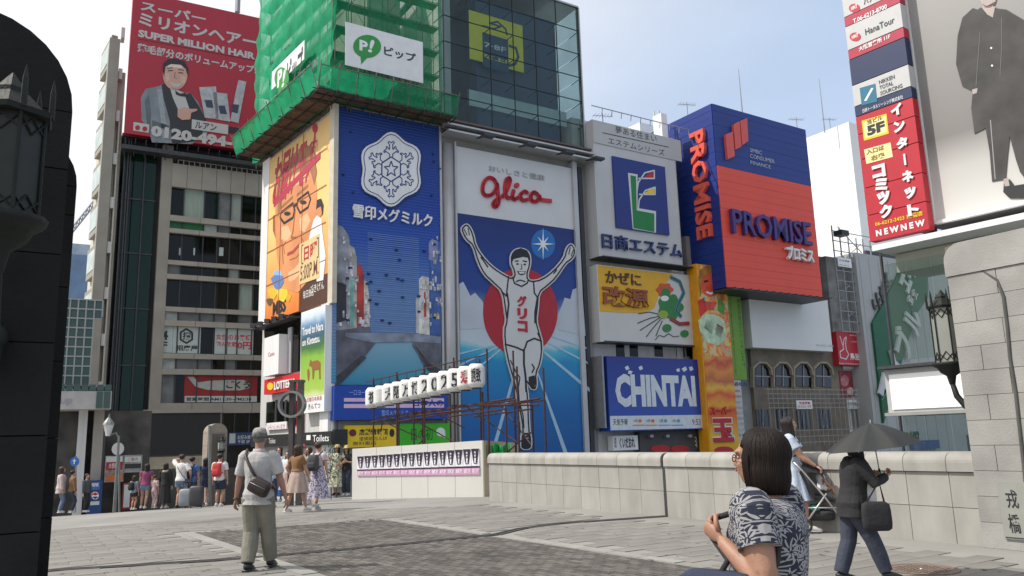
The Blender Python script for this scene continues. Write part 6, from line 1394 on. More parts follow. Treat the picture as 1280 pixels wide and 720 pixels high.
FPO.poly([(1226, 8), (1234, 18), (1241, 22), (1244, 8)], SKF, .2, .21, 'printed_neck'); FPO.ell(1235, -3, 10, 13, SKF, .16, .21, 'printed_face'); FPO.poly([(1228, 4), (1232, 7), (1242, 6), (1244, 2), (1238, 9), (1231, 9)], M('poster_lip', (.2, .1, .1), .5), .21, .22, 'printed_mouth')
FPO.poly([(1215, 112), (1222, 110), (1221, 116), (1216, 118)], SKF, .2, .21, 'printed_hand'); FPO.line([(1238, 150), (1244, 224)], 1.2, M('coat_stripe', (.3, .3, .3), .6), .2, .21, 'stripe')
FPO.poly([(1255, 226), (1262, 224), (1268, 232), (1280, 230), (1290, 248), (1262, 248), (1254, 240)], BLACK, .2, .215, 'printed_shoe'); FPO.poly([(1254, 224), (1260, 222), (1262, 232), (1256, 233)], SKF, .21, .218, 'printed_ankle')
FPO.line([(1252, 22), (1252, 60), (1250, 95)], 1, M('coat_fold', (.12, .12, .12), .6), .2, .21, 'fold'); FPO.line([(1225, 40), (1222, 80), (1220, 108)], 1, MATS['coat_fold'], .2, .21, 'fold')
for i, y in enumerate((60, 82)): FPO.ell(1239+i, y, 1.3, 1.3, WHITE, .2, .22, 'button')
part('side_column', MB().pb(RP, RP.U(1125, 100), RP.U(1134.5, 100), rz_(1172, 286), rz_(1175, 276)+14, -1, .15), BLACK, GBK)
# tenant sign column
TO = .9
TS = Sign(RP, 'tenant_sign', 'tall tenant sign column with white, navy and red panels left of the fashion poster', 'sign', 1105, 150)
uT0 = RP.uz(1070, 150, TO)[0]; uT1 = RP.uz(1144, 150, TO)[0]
def tp(x0y, x1y, mat, xa=None):
    z1 = RP.uz(*x0y, TO)[1]; z0 = RP.uz(*x1y, TO)[1]; part('panel', MB().pb(RP, uT0, uT1, z0+.02, z1-.02, TO-.5, TO), mat, TS.root); return z0, z1
TWH = M('tenant_white', (.52, .52, .52), .45, .05); TRD = M('tenant_red', 'b41f30', .45, .06); TNV = M('tenant_navy', '1c2b52', .45, .05); TPK = M('tenant_crimson', 'a82a44', .5)
ytop = [-30, 22, 34, 63, 75, 107, 133, 146, 168, 199, 235, 269, 302]   # panel borders at the left edge
mats = [TWH, TPK, TWH, TPK, TNV, TWH, TNV, TRD, TRD, TRD, TRD, TRD]
xl = lambda y: 1052.5+(1091-1052.5)*y/300
for i in range(12): tp((xl(ytop[i]), ytop[i]), (xl(ytop[i+1]), ytop[i+1]), mats[i])
o = TO+.02
def tt(s, x0, y0, x1, y1, mt, bold=.03, **k): TS.txt(s, x0, y0, x1, y1, mt, o, bold=bold, **k)
OV = M('oval_red', 'b02238', .5)
def t2(q, x0, yt, yb, x1, mt, bold=.03): TS.tl(q, x0, yt, yb, x1, mt, o, bold=bold)
TS.ell(1069, 46, 7, 5.5, OV, TO, TO+.015, 'logo'); t2('HNT', 1064.5, 44.5, 49.5, 1073.5, WHITE); t2('HanaTour', 1081, 36.5, 44.5, 1120, BLACK, .01)
TS.ell(1068, 10, 7, 5.5, OV, TO, TO+.015, 'logo'); t2('HNT', 1063.5, 8.5, 13.5, 1072, WHITE); t2('ハナツアー', 1079, -1, 7, 1112, BLACK, .02)
t2('T.06-6213-8700', 1066, 24, 30, 1111, WHITE); t2('大阪営業所 11F', 1073, 58.5, 65, 1115, WHITE)
TS.poly([(1074.5, 110), (1094, 104.5), (1096.5, 127), (1077, 132)], M('nts_teal', '1f6a86', .5), TO, TO+.015, 'logo'); TS.poly([(1080, 126), (1089, 110), (1092, 110), (1083, 126)], WHITE, TO+.015, TO+.02, 'logo_bar')
t2('NIKKEN', 1098.5, 100.5, 105.5, 1119, BLACK, .01); t2('TOTAL', 1099, 107.5, 112.5, 1117, BLACK, .01); t2('SOURCING', 1100, 114.5, 119.5, 1129, BLACK, .01); t2('日研トータルソーシング株式会社', 1078, 136.5, 141.5, 1131, WHITE, .01)
TS.poly([(1077, 151), (1108, 142), (1111, 167), (1080, 176)], YEL, TO, TO+.012, 'badge'); TS.poly([(1079, 153), (1107, 145), (1108.5, 165), (1081.5, 173)], M('badge_pale', 'e8dfa0', .5), TO+.012, TO+.016, 'badge'); t2('当ビル', 1083.5, 150, 156.5, 1104, BLACK); t2('5F', 1083, 158, 171, 1107, BLACK, .06)
TS.poly([(1080, 187), (1113, 178), (1116, 196), (1083, 205)], MATS['badge_pale'], TO, TO+.012, 'badge'); t2('入口は', 1082.5, 187.5, 194.5, 1106, M('badge_ink', '8a6a10', .5), .05); t2('右奥', 1088, 195, 202, 1107, MATS['badge_ink'], .05)
def vkana(s, x0, y0, x1, y1, w):
    n = len(s)
    for i, ch in enumerate(s):
        if ch == ' ': continue
        t = i/(n-1) if n > 1 else 0; cx = x0+(x1-x0)*t; cy = y0+(y1-y0)*t; mb = MB(); u, z = RP.uz(cx, cy, o); e = RP.uz(cx+w, cy, o)[0]-u
        if ch == 'ー': text_mb(mb, RP, 'l', u-e*.08, z+e*.5, u+e*.08, z-e*.5, o, o+.05, .05)
        else: text_mb(mb, RP, ch, u-e*.5, z+e*.5, u+e*.5, z-e*.5, o, o+.05, .06)
        part('letter', mb, WHITE, TS.root)
vkana('インターネット', 1121, 137, 1142, 262, 15); vkana('コミック', 1099, 214, 1108, 264, 17)
t2('06-6212-2423 戎橋店', 1093.5, 277.5, 283.5, 1155, YEL, .02); t2('N E W N E W', 1094.5, 288, 296, 1158, WHITE, .05)

# ------------------------------------------------------------------ people
SKIN = M('skin', (.42, .235, .155), .55, .08, 14, bump=.08, bscale=120)
SKIN2 = M('skin_tanned_and_shade', (.33, .175, .115), .55, .1, 14, bump=.08, bscale=120)  # a tan on the capped man, shade on the foreground woman
HAIRM = M('black_hair', (.012, .009, .008), .42, .5, 12, bump=.5, bscale=60, stretch=(4, 4, .3)); HAIRB = M('brown_hair', (.045, .022, .012), .45, .5, 12, bump=.5, bscale=60, stretch=(4, 4, .3)); HAIRG = M('grey_hair', (.12, .12, .12), .6, .3, 30)
EYEW = M('eye_white', (.6, .58, .55), .3); EYEB = M('eye_dark', (.015, .01, .01), .3); LIP = M('lip', (.30, .09, .08), .5)
SHW = M('shoe_white', (.55, .53, .50), .6, .1, 20); SHB = M('shoe_black', (.02, .02, .02), .5, .2, 20); SHT = M('sandal_tan', (.30, .17, .08), .6)
def cloth(name, col, var=.12, scale=9, rough=.85, bump=.35): return M(name, col, rough, var, scale, bump=bump, bscale=scale*3)
def ik(a, c, l1, l2, hint):
    d = c-a; L_ = d.length; L_ = min(L_, (l1+l2)*.999); d = d.normalized(); c = a+d*L_
    x = (l1*l1-l2*l2+L_*L_)/(2*L_); h = math.sqrt(max(l1*l1-x*x, 0)); p = hint-d*hint.dot(d)
    p = p.normalized() if p.length > 1e-5 else d.orthogonal().normalized()
    return a+d*x+p*h, c
TMP = bpy.data.scenes.new('workbench')      # an empty side scene: evaluating one mesh there is quick
def remesh(mb, voxel, name, it=3, fold=0., fscale=9, seed=0):
    me = mb.mesh(name); o = bpy.data.objects.new(name, me); TMP.collection.objects.link(o)
    r = o.modifiers.new('r', 'REMESH'); r.mode = 'VOXEL'; r.voxel_size = voxel; r.use_smooth_shade = True
    s = o.modifiers.new('s', 'SMOOTH'); s.iterations = it; s.factor = .5
    TMP.view_layers[0].update(); dg = TMP.view_layers[0].depsgraph; e = o.evaluated_get(dg); out = bpy.data.meshes.new_from_object(e)
    bpy.data.objects.remove(o); bpy.data.meshes.remove(me)
    if fold:
        n_ = len(out.vertices); co = [0.]*(3*n_); no = [0.]*(3*n_); out.vertices.foreach_get('co', co); out.vertices.foreach_get('normal', no)
        for i in range(n_):
            x, y, z = co[3*i:3*i+3]; f = noise.noise(Vector((x*fscale+seed, y*fscale, z*fscale*.45)))+.5*noise.noise(Vector((x*fscale*2+seed, y*fscale*2+9, z*fscale*1.1)))
            f = (f-.6*abs(noise.noise(Vector((x*fscale*1.3+4, y*fscale*1.3+seed, z*fscale*.7+x*3)))))*fold
            co[3*i] += no[3*i]*f; co[3*i+1] += no[3*i+1]*f; co[3*i+2] += no[3*i+2]*f
        out.vertices.foreach_set('co', co); out.update()
    out.polygons.foreach_set('use_smooth', [True]*len(out.polygons)); out.name = name; return out
def V(*a): return Vector(a)
TORSO = [(.455, .070, .052, 0), (.49, .092, .066, -.004), (.53, .097, .070, -.006), (.58, .084, .060, 0), (.64, .080, .056, .002), (.70, .090, .062, .002), (.76, .098, .062, 0), (.795, .096, .052, -.002), (.818, .062, .042, -.004), (.835, .036, .034, -.002), (.87, .031, .033, .004)]
def person(label, loc, face, H, pose=None, top=None, bottom=None, hair=('short', HAIRM), shoes=SHW, skin=SKIN, vox=.016, group=None, stout=1., shoulder=1., hat=None, glasses=False, sunglasses=False, head=(0, 0), lean=(0, 0), holdr=False, feet=None, gender='w', wide=1.0, locks=120, footz=(0, 0), shz=0):
    """figure facing local +Y; face = heading in degrees clockwise from the bridge view"""
    pose = pose or {}; h = H
    root = thing('person', label, 'person', loc, -rad(face), group)
    def T(z):  # spine offset by lean
        t = max(0, (z-.5)/.45); return V(lean[0]*t, lean[1]*t, 0)*1.0
    sw = .108*shoulder*(1.06 if gender == 'm' else .97)
    fl = feet or ((-.045, .0), (.045, .0))
    m = MB(); tr = MB()
    rg = [(V(0, y*1, z)*h+T(z)*h, rx*stout*h*(shoulder if z > .7 and z < .83 else 1), ry*stout*h) for z, rx, ry, y in TORSO]
    m.rings(rg, 18)
    neck = V(0, .002, .84)*h+T(.84)*h
    hc = V(0, .008, .925)*h+T(.93)*h
    HM = Matrix.Rotation(-rad(head[0]), 4, 'Z') @ Matrix.Rotation(rad(head[1]), 4, 'X')
    def hp(x, y, z): return hc + (HM @ V(x, y, z))*h
    H3 = HM.to_3x3()
    hb = MB()
    def he(x, y, z, r, n=16, q=10): m.ell(hp(x, y, z), tuple(k*h for k in r), n, q, H3)
    he(0, -.008, .018, (.0445, .055, .052), 20, 12); he(0, .008, -.018, (.037, .042, .042)); he(0, .022, -.043, (.021, .021, .016)); he(0, .051, -.004, (.0075, .010, .014), 8, 6); he(0, .054, -.012, (.009, .008, .007), 8, 6)
    eo = .0445 if hair[0] in ('short', 'bald', 'tail') else .038
    he(-eo, -.004, -.006, (.006, .011, .017), 8, 6); he(eo, -.004, -.006, (.006, .011, .017), 8, 6); he(0, .043, .017, (.034, .012, .008)); he(0, .045, -.029, (.014, .008, .006), 10, 6)
    he(-.02, .036, -.012, (.014, .013, .013), 8, 6); he(.02, .036, -.012, (.014, .013, .013), 8, 6)
    m.tube([neck-V(0, .004, .035)*h, neck+V(0, 0, .0)*h, hp(0, -.008, -.02)], [.040*h*stout, .032*h*(.5+.5*stout), .031*h], 12)
    J = {}
    for s, side in ((-1, 'l'), (1, 'r')):
        a = V(s*sw, -.004, .800+shz)*h+T(.8)*h
        tgt, hint = pose.get('hand_'+side, ((s*.17, .03, .475), (s*.6, -1, 0)))
        tgt = V(*tgt)*h+(T(.7)*h if not pose.get('abs') else V(0, 0, 0))
        e, wr = ik(a, tgt, .172*h, .150*h, V(*hint))
        J['sh'+side], J['el'+side], J['wr'+side] = a, e, wr
        k = (.5+.5*stout)*wide
        m.ell(a, (.036*h*k, .036*h*k, .036*h*k), 12, 8)
        m.tube([a, a.lerp(e, .35), a.lerp(e, .8), e, e.lerp(wr, .25), e.lerp(wr, .7), wr], [.034*h*k, .031*h*k, .026*h*k, .0245*h*k, .025*h*k, .018*h*k, .0145*h*(.6+.4*k)], 12)
        hip = V(s*.052, -.004, .50)*h
        fx, fy = fl[0 if s < 0 else 1]; fz_ = footz[0 if s < 0 else 1]
        an, ank = None, V(fx, fy, .045+fz_)*h
        kn, ank = ik(hip, ank, .240*h, .232*h, V(s*.08, 1, 0))
        J['hip'+side], J['kn'+side], J['an'+side] = hip, kn, ank
        m.tube([hip+V(-s*.004, 0, .02)*h, hip.lerp(kn, .25), hip.lerp(kn, .75), kn, kn.lerp(ank, .25)+V(0, -.010, 0)*h, kn.lerp(ank, .6)+V(0, -.004, 0)*h, kn.lerp(ank, .92), ank], [.052*h*k, .050*h*k, .037*h*k, .031*h*k, .033*h*k, .026*h*k, .0165*h, .017*h], 14)
        # foot
        m.tube([ank+V(0, -.022, -.012)*h, ank+V(0, .01, -.012)*h, ank+V(0, .055, -.028)*h, ank+V(0, .088, -.034)*h], [.020*h, .023*h, .020*h, .011*h], 10)
        # palm and fingers
        fd = (wr-e).normalized(); 
        pn = V(*pose.get('palm_'+side, (-s, 0, 0))).normalized(); pn = (pn-fd*pn.dot(fd)).normalized(); ac = fd.cross(pn)*(1)
        curl = pose.get('curl_'+side, .35)
        pc = wr+fd*.030*h
        Mx = Matrix((ac, fd, pn)).transposed()
        m.ell(pc, (.021*h, .030*h, .011*h), 12, 8, Mx); m.ell(pc+fd*.012*h, (.021*h, .020*h, .010*h), 10, 6, Mx)
        J['hand'+side] = pc+fd*.02*h+pn*.012*h
        for q, (ox, ln) in enumerate(((-.0155, .037), (-.0052, .043), (.0052, .040), (.0150, .031))):
            b = wr+fd*.052*h+ac*ox*h; d = fd; pts = [b-fd*.012*h, b]; rr = [.0052*h, .0052*h]
            for g_, fr_ in enumerate((.45, .30, .25)):
                ang = curl*(1.15 if g_ else .8)*(1+.08*q); d = (d*math.cos(ang)+pn*math.sin(ang)).normalized(); b = b+d*ln*fr_*h; pts.append(b); rr.append((.0048, .0044, .0034)[g_]*h)
            hb.tube(pts, rr, 7)
        tsd = -1 if side == 'l' else 1
        th = ac*(-1 if True else 1)
        b = wr+fd*.018*h+th*.014*h; hb.tube([b, b+(th*.6+fd*.7).normalized()*.018*h, b+(th*.55+fd*.7+pn*.15).normalized()*.034*h, b+(th*.25+fd*.9+pn*(.3+curl*.4)).normalized()*.050*h], [.0068*h, .0065*h, .0056*h, .0038*h], 7)
    body = remesh(m, vox*.62 if vox > .01 else vox, 'body', 3)
    # weld the fingers into the same mesh
    bm = bmesh.new(); bm.from_mesh(body); fm = hb.mesh('tmp', None, True); bm.from_mesh(fm); bm.to_mesh(body); bm.free(); bpy.data.meshes.remove(fm)
    body.polygons.foreach_set('use_smooth', [True]*len(body.polygons))
    body.name = 'body'; body.materials.clear(); link('body', body, skin, root)
    def P_(name, mb, mat, sm=True): return part(name, mb, mat, root, sm, world=False)
    # face
    for s in (-1, 1):
        e1 = MB(); e1.ell(hp(s*.0175, .0425, .0035), (.0075*h, .004*h, .0038*h), 10, 6, H3); ey = P_('eye', e1, EYEW)
        e2 = MB(); e2.ell(hp(s*.0175, .0458, .0035), (.0034*h, .0018*h, .0034*h), 8, 6, H3); P_('iris', e2, EYEB)
        e3 = MB(); e3.tube([hp(s*.009, .0505, .0135), hp(s*.018, .0505, .0165), hp(s*.028, .044, .0135)], [.0016*h, .002*h, .001*h], 5); P_('eyebrow', e3, hair[1])
    e4 = MB(); e4.tube([hp(-.012, .0515, -.0285), hp(0, .0540, -.0275), hp(.012, .0515, -.0285)], [.0012*h, .0028*h, .0012*h], 6); P_('mouth', e4, LIP)
    # hair: under-shell and many locks
    kind, hm = hair[0], hair[1]; ln = {'short': 0, 'bald': 0, 'bob': .055, 'long': .17, 'shoulder': .10, 'tail': 0}[kind]
    hs = MB(); 
    if kind != 'bald':
        hs.ell(hp(0, -.017, .021), (.0475*h, .055*h, .055*h), 18, 12, H3)
        if ln: hs.rings([(hp(0, -.03, -.01-ln), .036*h, .022*h), (hp(0, -.03, -.01-ln*.5), .043*h, .028*h), (hp(0, -.026, .0), .046*h, .034*h), (hp(0, -.022, .02), .044*h, .036*h)], 14)
        P_('hair', hs, hm)
        lk = MB(); rr = random.Random(int(H*1000)+len(label)); lks = (120/locks)**.38
        for i in range(locks):
            ph = math.pi*2*(i+rr.random())/locks   # 0 front
            frontness = math.cos(ph)
            if frontness > .80 and kind != 'fringe': thE = 52
            elif frontness > .35: thE = 74 + (1-frontness)*20
            else: thE = 112
            if kind == 'short': thE = min(thE, 60 if frontness > .5 else 104)
            pts = []; rs = []; n = 6; jit = rr.uniform(.97, 1.07); th0 = rr.uniform(2, 30)
            for k in range(n+1):
                th = rad(th0+(thE-th0)*k/n); x = .0485*math.sin(th)*math.sin(ph)*jit; y = -.012+.060*math.sin(th)*math.cos(ph)*jit*(1 if frontness < 0 else .92); z = .018+.0555*math.cos(th)*jit
                pts.append(hp(x, y, z)); rs.append((.0045+.002*rr.random())*h*(.6 if k == 0 else 1)*lks)
            if ln and frontness < .62:
                x0, y0, z0 = x, y, z; L2 = ln*rr.uniform(.9, 1.05)+(.0 if kind != 'bob' else 0)
                L2 = L2 + max(0, z0+.02)
                for k in range(1, 6):
                    t = k/5; f = 1+.10*math.sin(t*2.2)-(.22*t*t if kind != 'long' else .12*t); pts.append(hp(x0*f*1.03, (y0+.004)*f-.006*t, z0-L2*t)); rs.append((.0055-.003*t*t)*h*lks)
            else: rs[-1] = .001*h
            lk.tube(pts, rs, 5)
        P_('hair_locks', lk, hm).__setitem__('kind', 'stuff')
        if kind == 'tail': tl = MB(); tl.tube([hp(0, -.06, .03), hp(0, -.085, .01), hp(0, -.08, -.05), hp(0, -.07, -.10)], [.012*h, .02*h, .018*h, .004*h], 8); P_('ponytail', tl, hm)
    # clothes
    def torso_rings(z0, z1, ex, flare=None):
        out = []; 
        for z, rx, ry, y in [t for t in TORSO if t[0] <= .82]:
            if z < z0-1e-6 or z > z1+1e-6: continue
            out.append((V(0, y, z)*h+T(z)*h, (rx*stout*(shoulder if z > .7 else 1)+ex)*h, (ry*stout+ex)*h))
        return out
    if top:
        g = MB(); ex = top.get('ex', .012); z0 = top.get('hem', .49)
        r0 = torso_rings(max(z0, .49), .82, ex); hx = (.093*stout+ex*1.25)*h; hy = (.068*stout+ex*1.25)*h
        g.rings([(V(0, -.004, z0)*h+T(z0)*h, hx, hy)]+[r for r in r0 if r[0].z > z0*h+.01*h]+[(V(0, -.004, .838)*h+T(.84)*h, .042*h*(.5+.5*stout), .040*h)], 22)
        sl = top.get('sleeve', .6); exs = top.get('exs', .012); k = (.5+.5*stout)*wide
        for side, s in (('l', -1), ('r', 1)):
            a, e, wr = J['sh'+side], J['el'+side], J['wr'+side]
            if sl <= 0: continue
            g.ell(a+V(-s*.004, 0, -.004)*h, ((.0345*k+exs)*h,)*3, 12, 8)
            if sl < 1: b = a.lerp(e, sl); g.tube([a, a.lerp(e, sl*.5), b], [(.035*k+exs)*h, (.033*k+exs*1.1)*h, (.030*k+exs*1.35)*h], 14)
            else: g.tube([a, a.lerp(e, .5), e, e.lerp(wr, .5), e.lerp(wr, .93)], [(.035*k+exs)*h, (.031*k+exs)*h, (.026*k+exs)*h, (.022*k+exs)*h, (.017*k+exs)*h], 14)
        me = remesh(g, vox*.7, 'top', 2, .006*h*top.get('fold', 1), 10/h, len(label)); me.materials.clear(); o = link(top.get('name', 'shirt'), me, top['mat'], root)
        cl = MB()
        if top.get('collar'): cl.rings([(V(0, -.004, .832)*h+T(.83)*h, .046*h, .044*h), (V(0, -.010, .852)*h+T(.85)*h, .041*h, .038*h), (V(0, -.006, .838)*h+T(.84)*h, .038*h, .036*h)], 18, False); P_('collar', cl, top['mat'])
    if bottom:
        kd = bottom['kind']; g = MB(); ex = bottom.get('ex', .011)
        if kd in ('pants', 'shorts'):
            g.rings([(V(0, -.002, .47)*h, (.088*stout+ex)*h, (.064*stout+ex)*h), (V(0, -.005, .50)*h, (.095*stout+ex*.6)*h, (.069*stout+ex*.6)*h), (V(0, -.005, .535)*h, (.095*stout+ex*.4)*h, (.068*stout+ex*.4)*h), (V(0, 0, .57)*h, (.080*stout+ex*.3)*h, (.057*stout+ex*.3)*h)], 20)
            for side, s in (('l', -1), ('r', 1)):
                hp_, kn, an = J['hip'+side], J['kn'+side], J['an'+side]
                if kd == 'pants': g.tube([hp_+V(0, 0, .01)*h, hp_.lerp(kn, .4), kn, kn.lerp(an, .5), kn.lerp(an, .96)], [(.053+ex)*h, (.048+ex)*h, (.036+ex*1.2)*h, (.030+ex*1.4)*h, (.026+ex*1.2)*h], 14)
                else: q = bottom.get('len', .5); g.tube([hp_+V(0, 0, .01)*h, hp_.lerp(kn, q*.6), hp_.lerp(kn, q)], [(.054+ex)*h, (.052+ex)*h, (.049+ex*1.5)*h], 14)
            me = remesh(g, vox*.7, kd, 2, .006*h, 9/h, 3+len(label)); me.materials.clear(); link('trousers' if kd == 'pants' else 'shorts', me, bottom['mat'], root)
        else:
            zt_, zb_ = (.60 if kd == 'skirt' else .62), bottom.get('hem', .28); fl_ = bottom.get('flare', .06); n = 10; rg = []
            kc = (J['knl']+J['knr'])/2
            for i in range(n+1):
                t = i/n; z = zt_+(zb_-zt_)*t; e = ex+fl_*max(0, t-.1); c = V(0, -.004, z)*h+V(kc.x, kc.y, 0)*t*.5
                bx_ = .082 if z > .57 else .096; by_ = .058 if z > .57 else .070
                rg.append((c, (bx_*stout+e)*h, (by_*stout+e)*h))
            nn = bottom.get('pleats', 9)
            g.rings(rg, 56, False, lambda i, t: 1+.07*(i/10)*math.sin(nn*t+i*.15)+.03*(i/10)*math.sin(2.3*nn*t+1)); rg2 = [(c, a-.006*h, b-.006*h) for c, a, b in rg]
            g.rings(rg2[::-1], 56, False, lambda i, t: 1+.07*((10-i)/10)*math.sin(nn*t+(10-i)*.15)); P_('skirt', g, bottom['mat'])
    for side, s in (('l', -1), ('r', 1)):
        if not shoes: continue
        an = J['an'+side]; g = MB(); g.tube([an+V(0, -.030, -.020)*h, an+V(0, -.01, -.010)*h, an+V(0, .045, -.022)*h, an+V(0, .092, -.032)*h, an+V(0, .104, -.034)*h], [.018*h, .027*h, .026*h, .019*h, .008*h], 12)
        g.box(an.x-.023*h, an.x+.023*h, an.y-.045*h, an.y+.100*h, an.z-.045*h, an.z-.033*h); P_('shoe', g, shoes, True)
    if hat:
        g = MB(); kd, hmat = hat
        if kd == 'sun':
            g.rings([(hp(0, -.01, z), rx*h, ry*h) for z, rx, ry in ((.032, .092, .098), (.040, .052, .060), (.042, .050, .058), (.075, .046, .053), (.088, .030, .036), (.091, .004, .004))], 24); g.rings([(hp(0, -.01, .030), .094*h, .100*h), (hp(0, -.01, .033), .094*h, .100*h)], 24)
        else:
            g.rings([(hp(0, -.012, z), rx*h, ry*h) for z, rx, ry in ((.020, .051, .062), (.034, .051, .062), (.050, .049, .059), (.066, .044, .052), (.078, .030, .036), (.082, .006, .006))], 24)
            g.prism([hp(x, y, .026) for x, y in ((-.036, .035), (-.03, .075), (-.012, .088), (.012, .088), (.03, .075), (.036, .035))], [hp(x, y, .031) for x, y in ((-.036, .035), (-.03, .075), (-.012, .088), (.012, .088), (.03, .075), (.036, .035))])
        P_('hat', g, hmat)
    if glasses:
        g = MB()
        for s in (-1, 1):
            cc = hp(s*.0185, .0525, .002); n = 14; rx_, rz_2 = .0135*h, .0085*h
            g.tube([cc+H3 @ V(math.cos(2*math.pi*k/n)*rx_, 0, math.sin(2*math.pi*k/n)*rz_2) for k in range(n+1)], .0014*h, 5)
            g.tube([hp(s*.032, .0515, .004), hp(s*.046, .02, .004), hp(s*.0475, -.008, .0)], .0014*h, 5)
        g.tube([hp(-.005, .054, .003), hp(.005, .054, .003)], .0014*h, 5); P_('glasses', g, M('red_glasses_frame', (.12, .02, .02), .3))
    return root, J
def spot(px, fy, hy=None):
    p = gpt(px, fy); d = (p-CAM).dot(FW)
    return p, (abs(fy-hy)/FPX*d*1.015 if hy else None)
SHIRTG = cloth('shirt_pale_grey', (.40, .39, .385)); KHAKI = cloth('khaki_trousers', (.20, .19, .15)); PLAID = cloth('cap_plaid', (.30, .27, .25), .5, 30)
LEATH = M('dark_leather', (.03, .018, .016), .4, .25, 12, bump=.3); BLKC = cloth('black_cloth', (.016, .016, .018)); NAVC = cloth('navy_cloth', (.02, .028, .06)); WHC = cloth('white_cloth', (.62, .61, .60)); DENIM = cloth('denim_blue', (.12, .17, .26), .2); DKJ = cloth('dark_jeans', (.035, .042, .065), .25)
def floral(name, base, ink, scale, thr=.5, rough=.85):
    m = bpy.data.materials.new(name); m.use_nodes = True; n = m.node_tree.nodes; l = m.node_tree.links; b = n['Principled BSDF']; b.inputs['Roughness'].default_value = rough
    t = n.new('ShaderNodeTexCoord'); v = n.new('ShaderNodeTexVoronoi'); v.inputs['Scale'].default_value = scale; l.new(t.outputs['Object'], v.inputs['Vector'])
    q = n.new('ShaderNodeTexNoise'); q.inputs['Scale'].default_value = scale*1.6; q.inputs['Detail'].default_value = 3; l.new(t.outputs['Object'], q.inputs[0])
    a = n.new('ShaderNodeMath'); a.operation = 'ADD'; l.new(v.outputs['Distance'], a.inputs[0]); l.new(q.outputs[0], a.inputs[1])
    c = n.new('ShaderNodeValToRGB'); c.color_ramp.elements[0].position = thr+.32; c.color_ramp.elements[1].position = thr+.36; c.color_ramp.elements[0].color = (*ink, 1); c.color_ramp.elements[1].color = (*base, 1)
    l.new(a.outputs[0], c.inputs[0]); l.new(c.outputs[0], b.inputs['Base Color']); return m
def daisies(name, base, ink, scale):
    """white daisies: thin petals round each cell centre, by polar angle in the cloth's x-z plane"""
    m = bpy.data.materials.new(name); m.use_nodes = True; n = m.node_tree.nodes; l = m.node_tree.links; b = n['Principled BSDF']; b.inputs['Roughness'].default_value = .9
    t = n.new('ShaderNodeTexCoord'); s = n.new('ShaderNodeSeparateXYZ'); l.new(t.outputs['Object'], s.inputs[0])
    def mth(op, a, b_=None, c=None):
        x = n.new('ShaderNodeMath'); x.operation = op
        for i, k in enumerate((a, b_, c)):
            if k is None: continue
            if hasattr(k, 'links'): l.new(k, x.inputs[i])
            else: x.inputs[i].default_value = k
        return x.outputs[0]
    u = mth('ADD', s.outputs[0], mth('MULTIPLY', s.outputs[1], .8)); cm = n.new('ShaderNodeCombineXYZ'); l.new(mth('MULTIPLY', u, scale), cm.inputs[0]); l.new(mth('MULTIPLY', s.outputs[2], scale), cm.inputs[1])
    masks = []
    for k, (off, petals, R) in enumerate((((0, 0, 0), 11, .62), ((3.4, 7.7, 0), 9, .5), ((8.1, 2.3, 0), 7, .38))):
        ad = n.new('ShaderNodeVectorMath'); ad.operation = 'ADD'; ad.inputs[1].default_value = off; l.new(cm.outputs[0], ad.inputs[0])
        v = n.new('ShaderNodeTexVoronoi'); v.voronoi_dimensions = '2D'; v.inputs['Scale'].default_value = 1 if k < 2 else 1.6; v.inputs['Randomness'].default_value = .8; l.new(ad.outputs[0], v.inputs['Vector'])
        sb = n.new('ShaderNodeVectorMath'); sb.operation = 'SUBTRACT'; l.new(ad.outputs[0], sb.inputs[0]); l.new(v.outputs['Position'], sb.inputs[1])
        sp = n.new('ShaderNodeSeparateXYZ'); l.new(sb.outputs[0], sp.inputs[0]); ang = mth('ARCTAN2', sp.outputs[1], sp.outputs[0]); ln = n.new('ShaderNodeVectorMath'); ln.operation = 'LENGTH'; l.new(sb.outputs[0], ln.inputs[0]); r = ln.outputs['Value']
        w_ = mth('ABSOLUTE', mth('COSINE', mth('MULTIPLY', mth('ADD', ang, mth('MULTIPLY', r, .6)), petals/2)))
        # petals: narrow near the tip, dark gaps, dark heart
        edge = mth('MULTIPLY', mth('POWER', w_, 2.6), R*.80); pet = mth('LESS_THAN', r, edge); gap = mth('GREATER_THAN', w_, .5); heart = mth('GREATER_THAN', r, .13 if k < 2 else .07)
        masks.append(mth('MULTIPLY', mth('MULTIPLY', pet, gap), heart))
    mk = mth('MAXIMUM', mth('MAXIMUM', masks[0], masks[1]), masks[2])
    x = n.new('ShaderNodeMix'); x.data_type = 'RGBA'; x.inputs[6].default_value = (*base, 1); x.inputs[7].default_value = (*ink, 1); l.new(mk, x.inputs[0]); l.new(x.outputs[2], b.inputs['Base Color'])
    q = n.new('ShaderNodeTexNoise'); q.inputs['Scale'].default_value = 30; l.new(t.outputs['Object'], q.inputs[0]); bp = n.new('ShaderNodeBump'); bp.inputs['Strength'].default_value = .3; bp.inputs['Distance'].default_value = .01; l.new(q.outputs[0], bp.inputs['Height']); l.new(bp.outputs[0], b.inputs['Normal'])
    return m
def carried(name, label, cat, root, build, group=None):
    """a bag or other thing carried by a person: its own thing standing in the same frame"""
    o = bpy.data.objects.new(name, None); COL.objects.link(o); o.location = root.location; o.rotation_euler = root.rotation_euler; tag(o, label, cat, group); build(o); return o
def cp(nm, mb, mat, r, sm=True): return part(nm, mb, mat, r, sm, world=False)
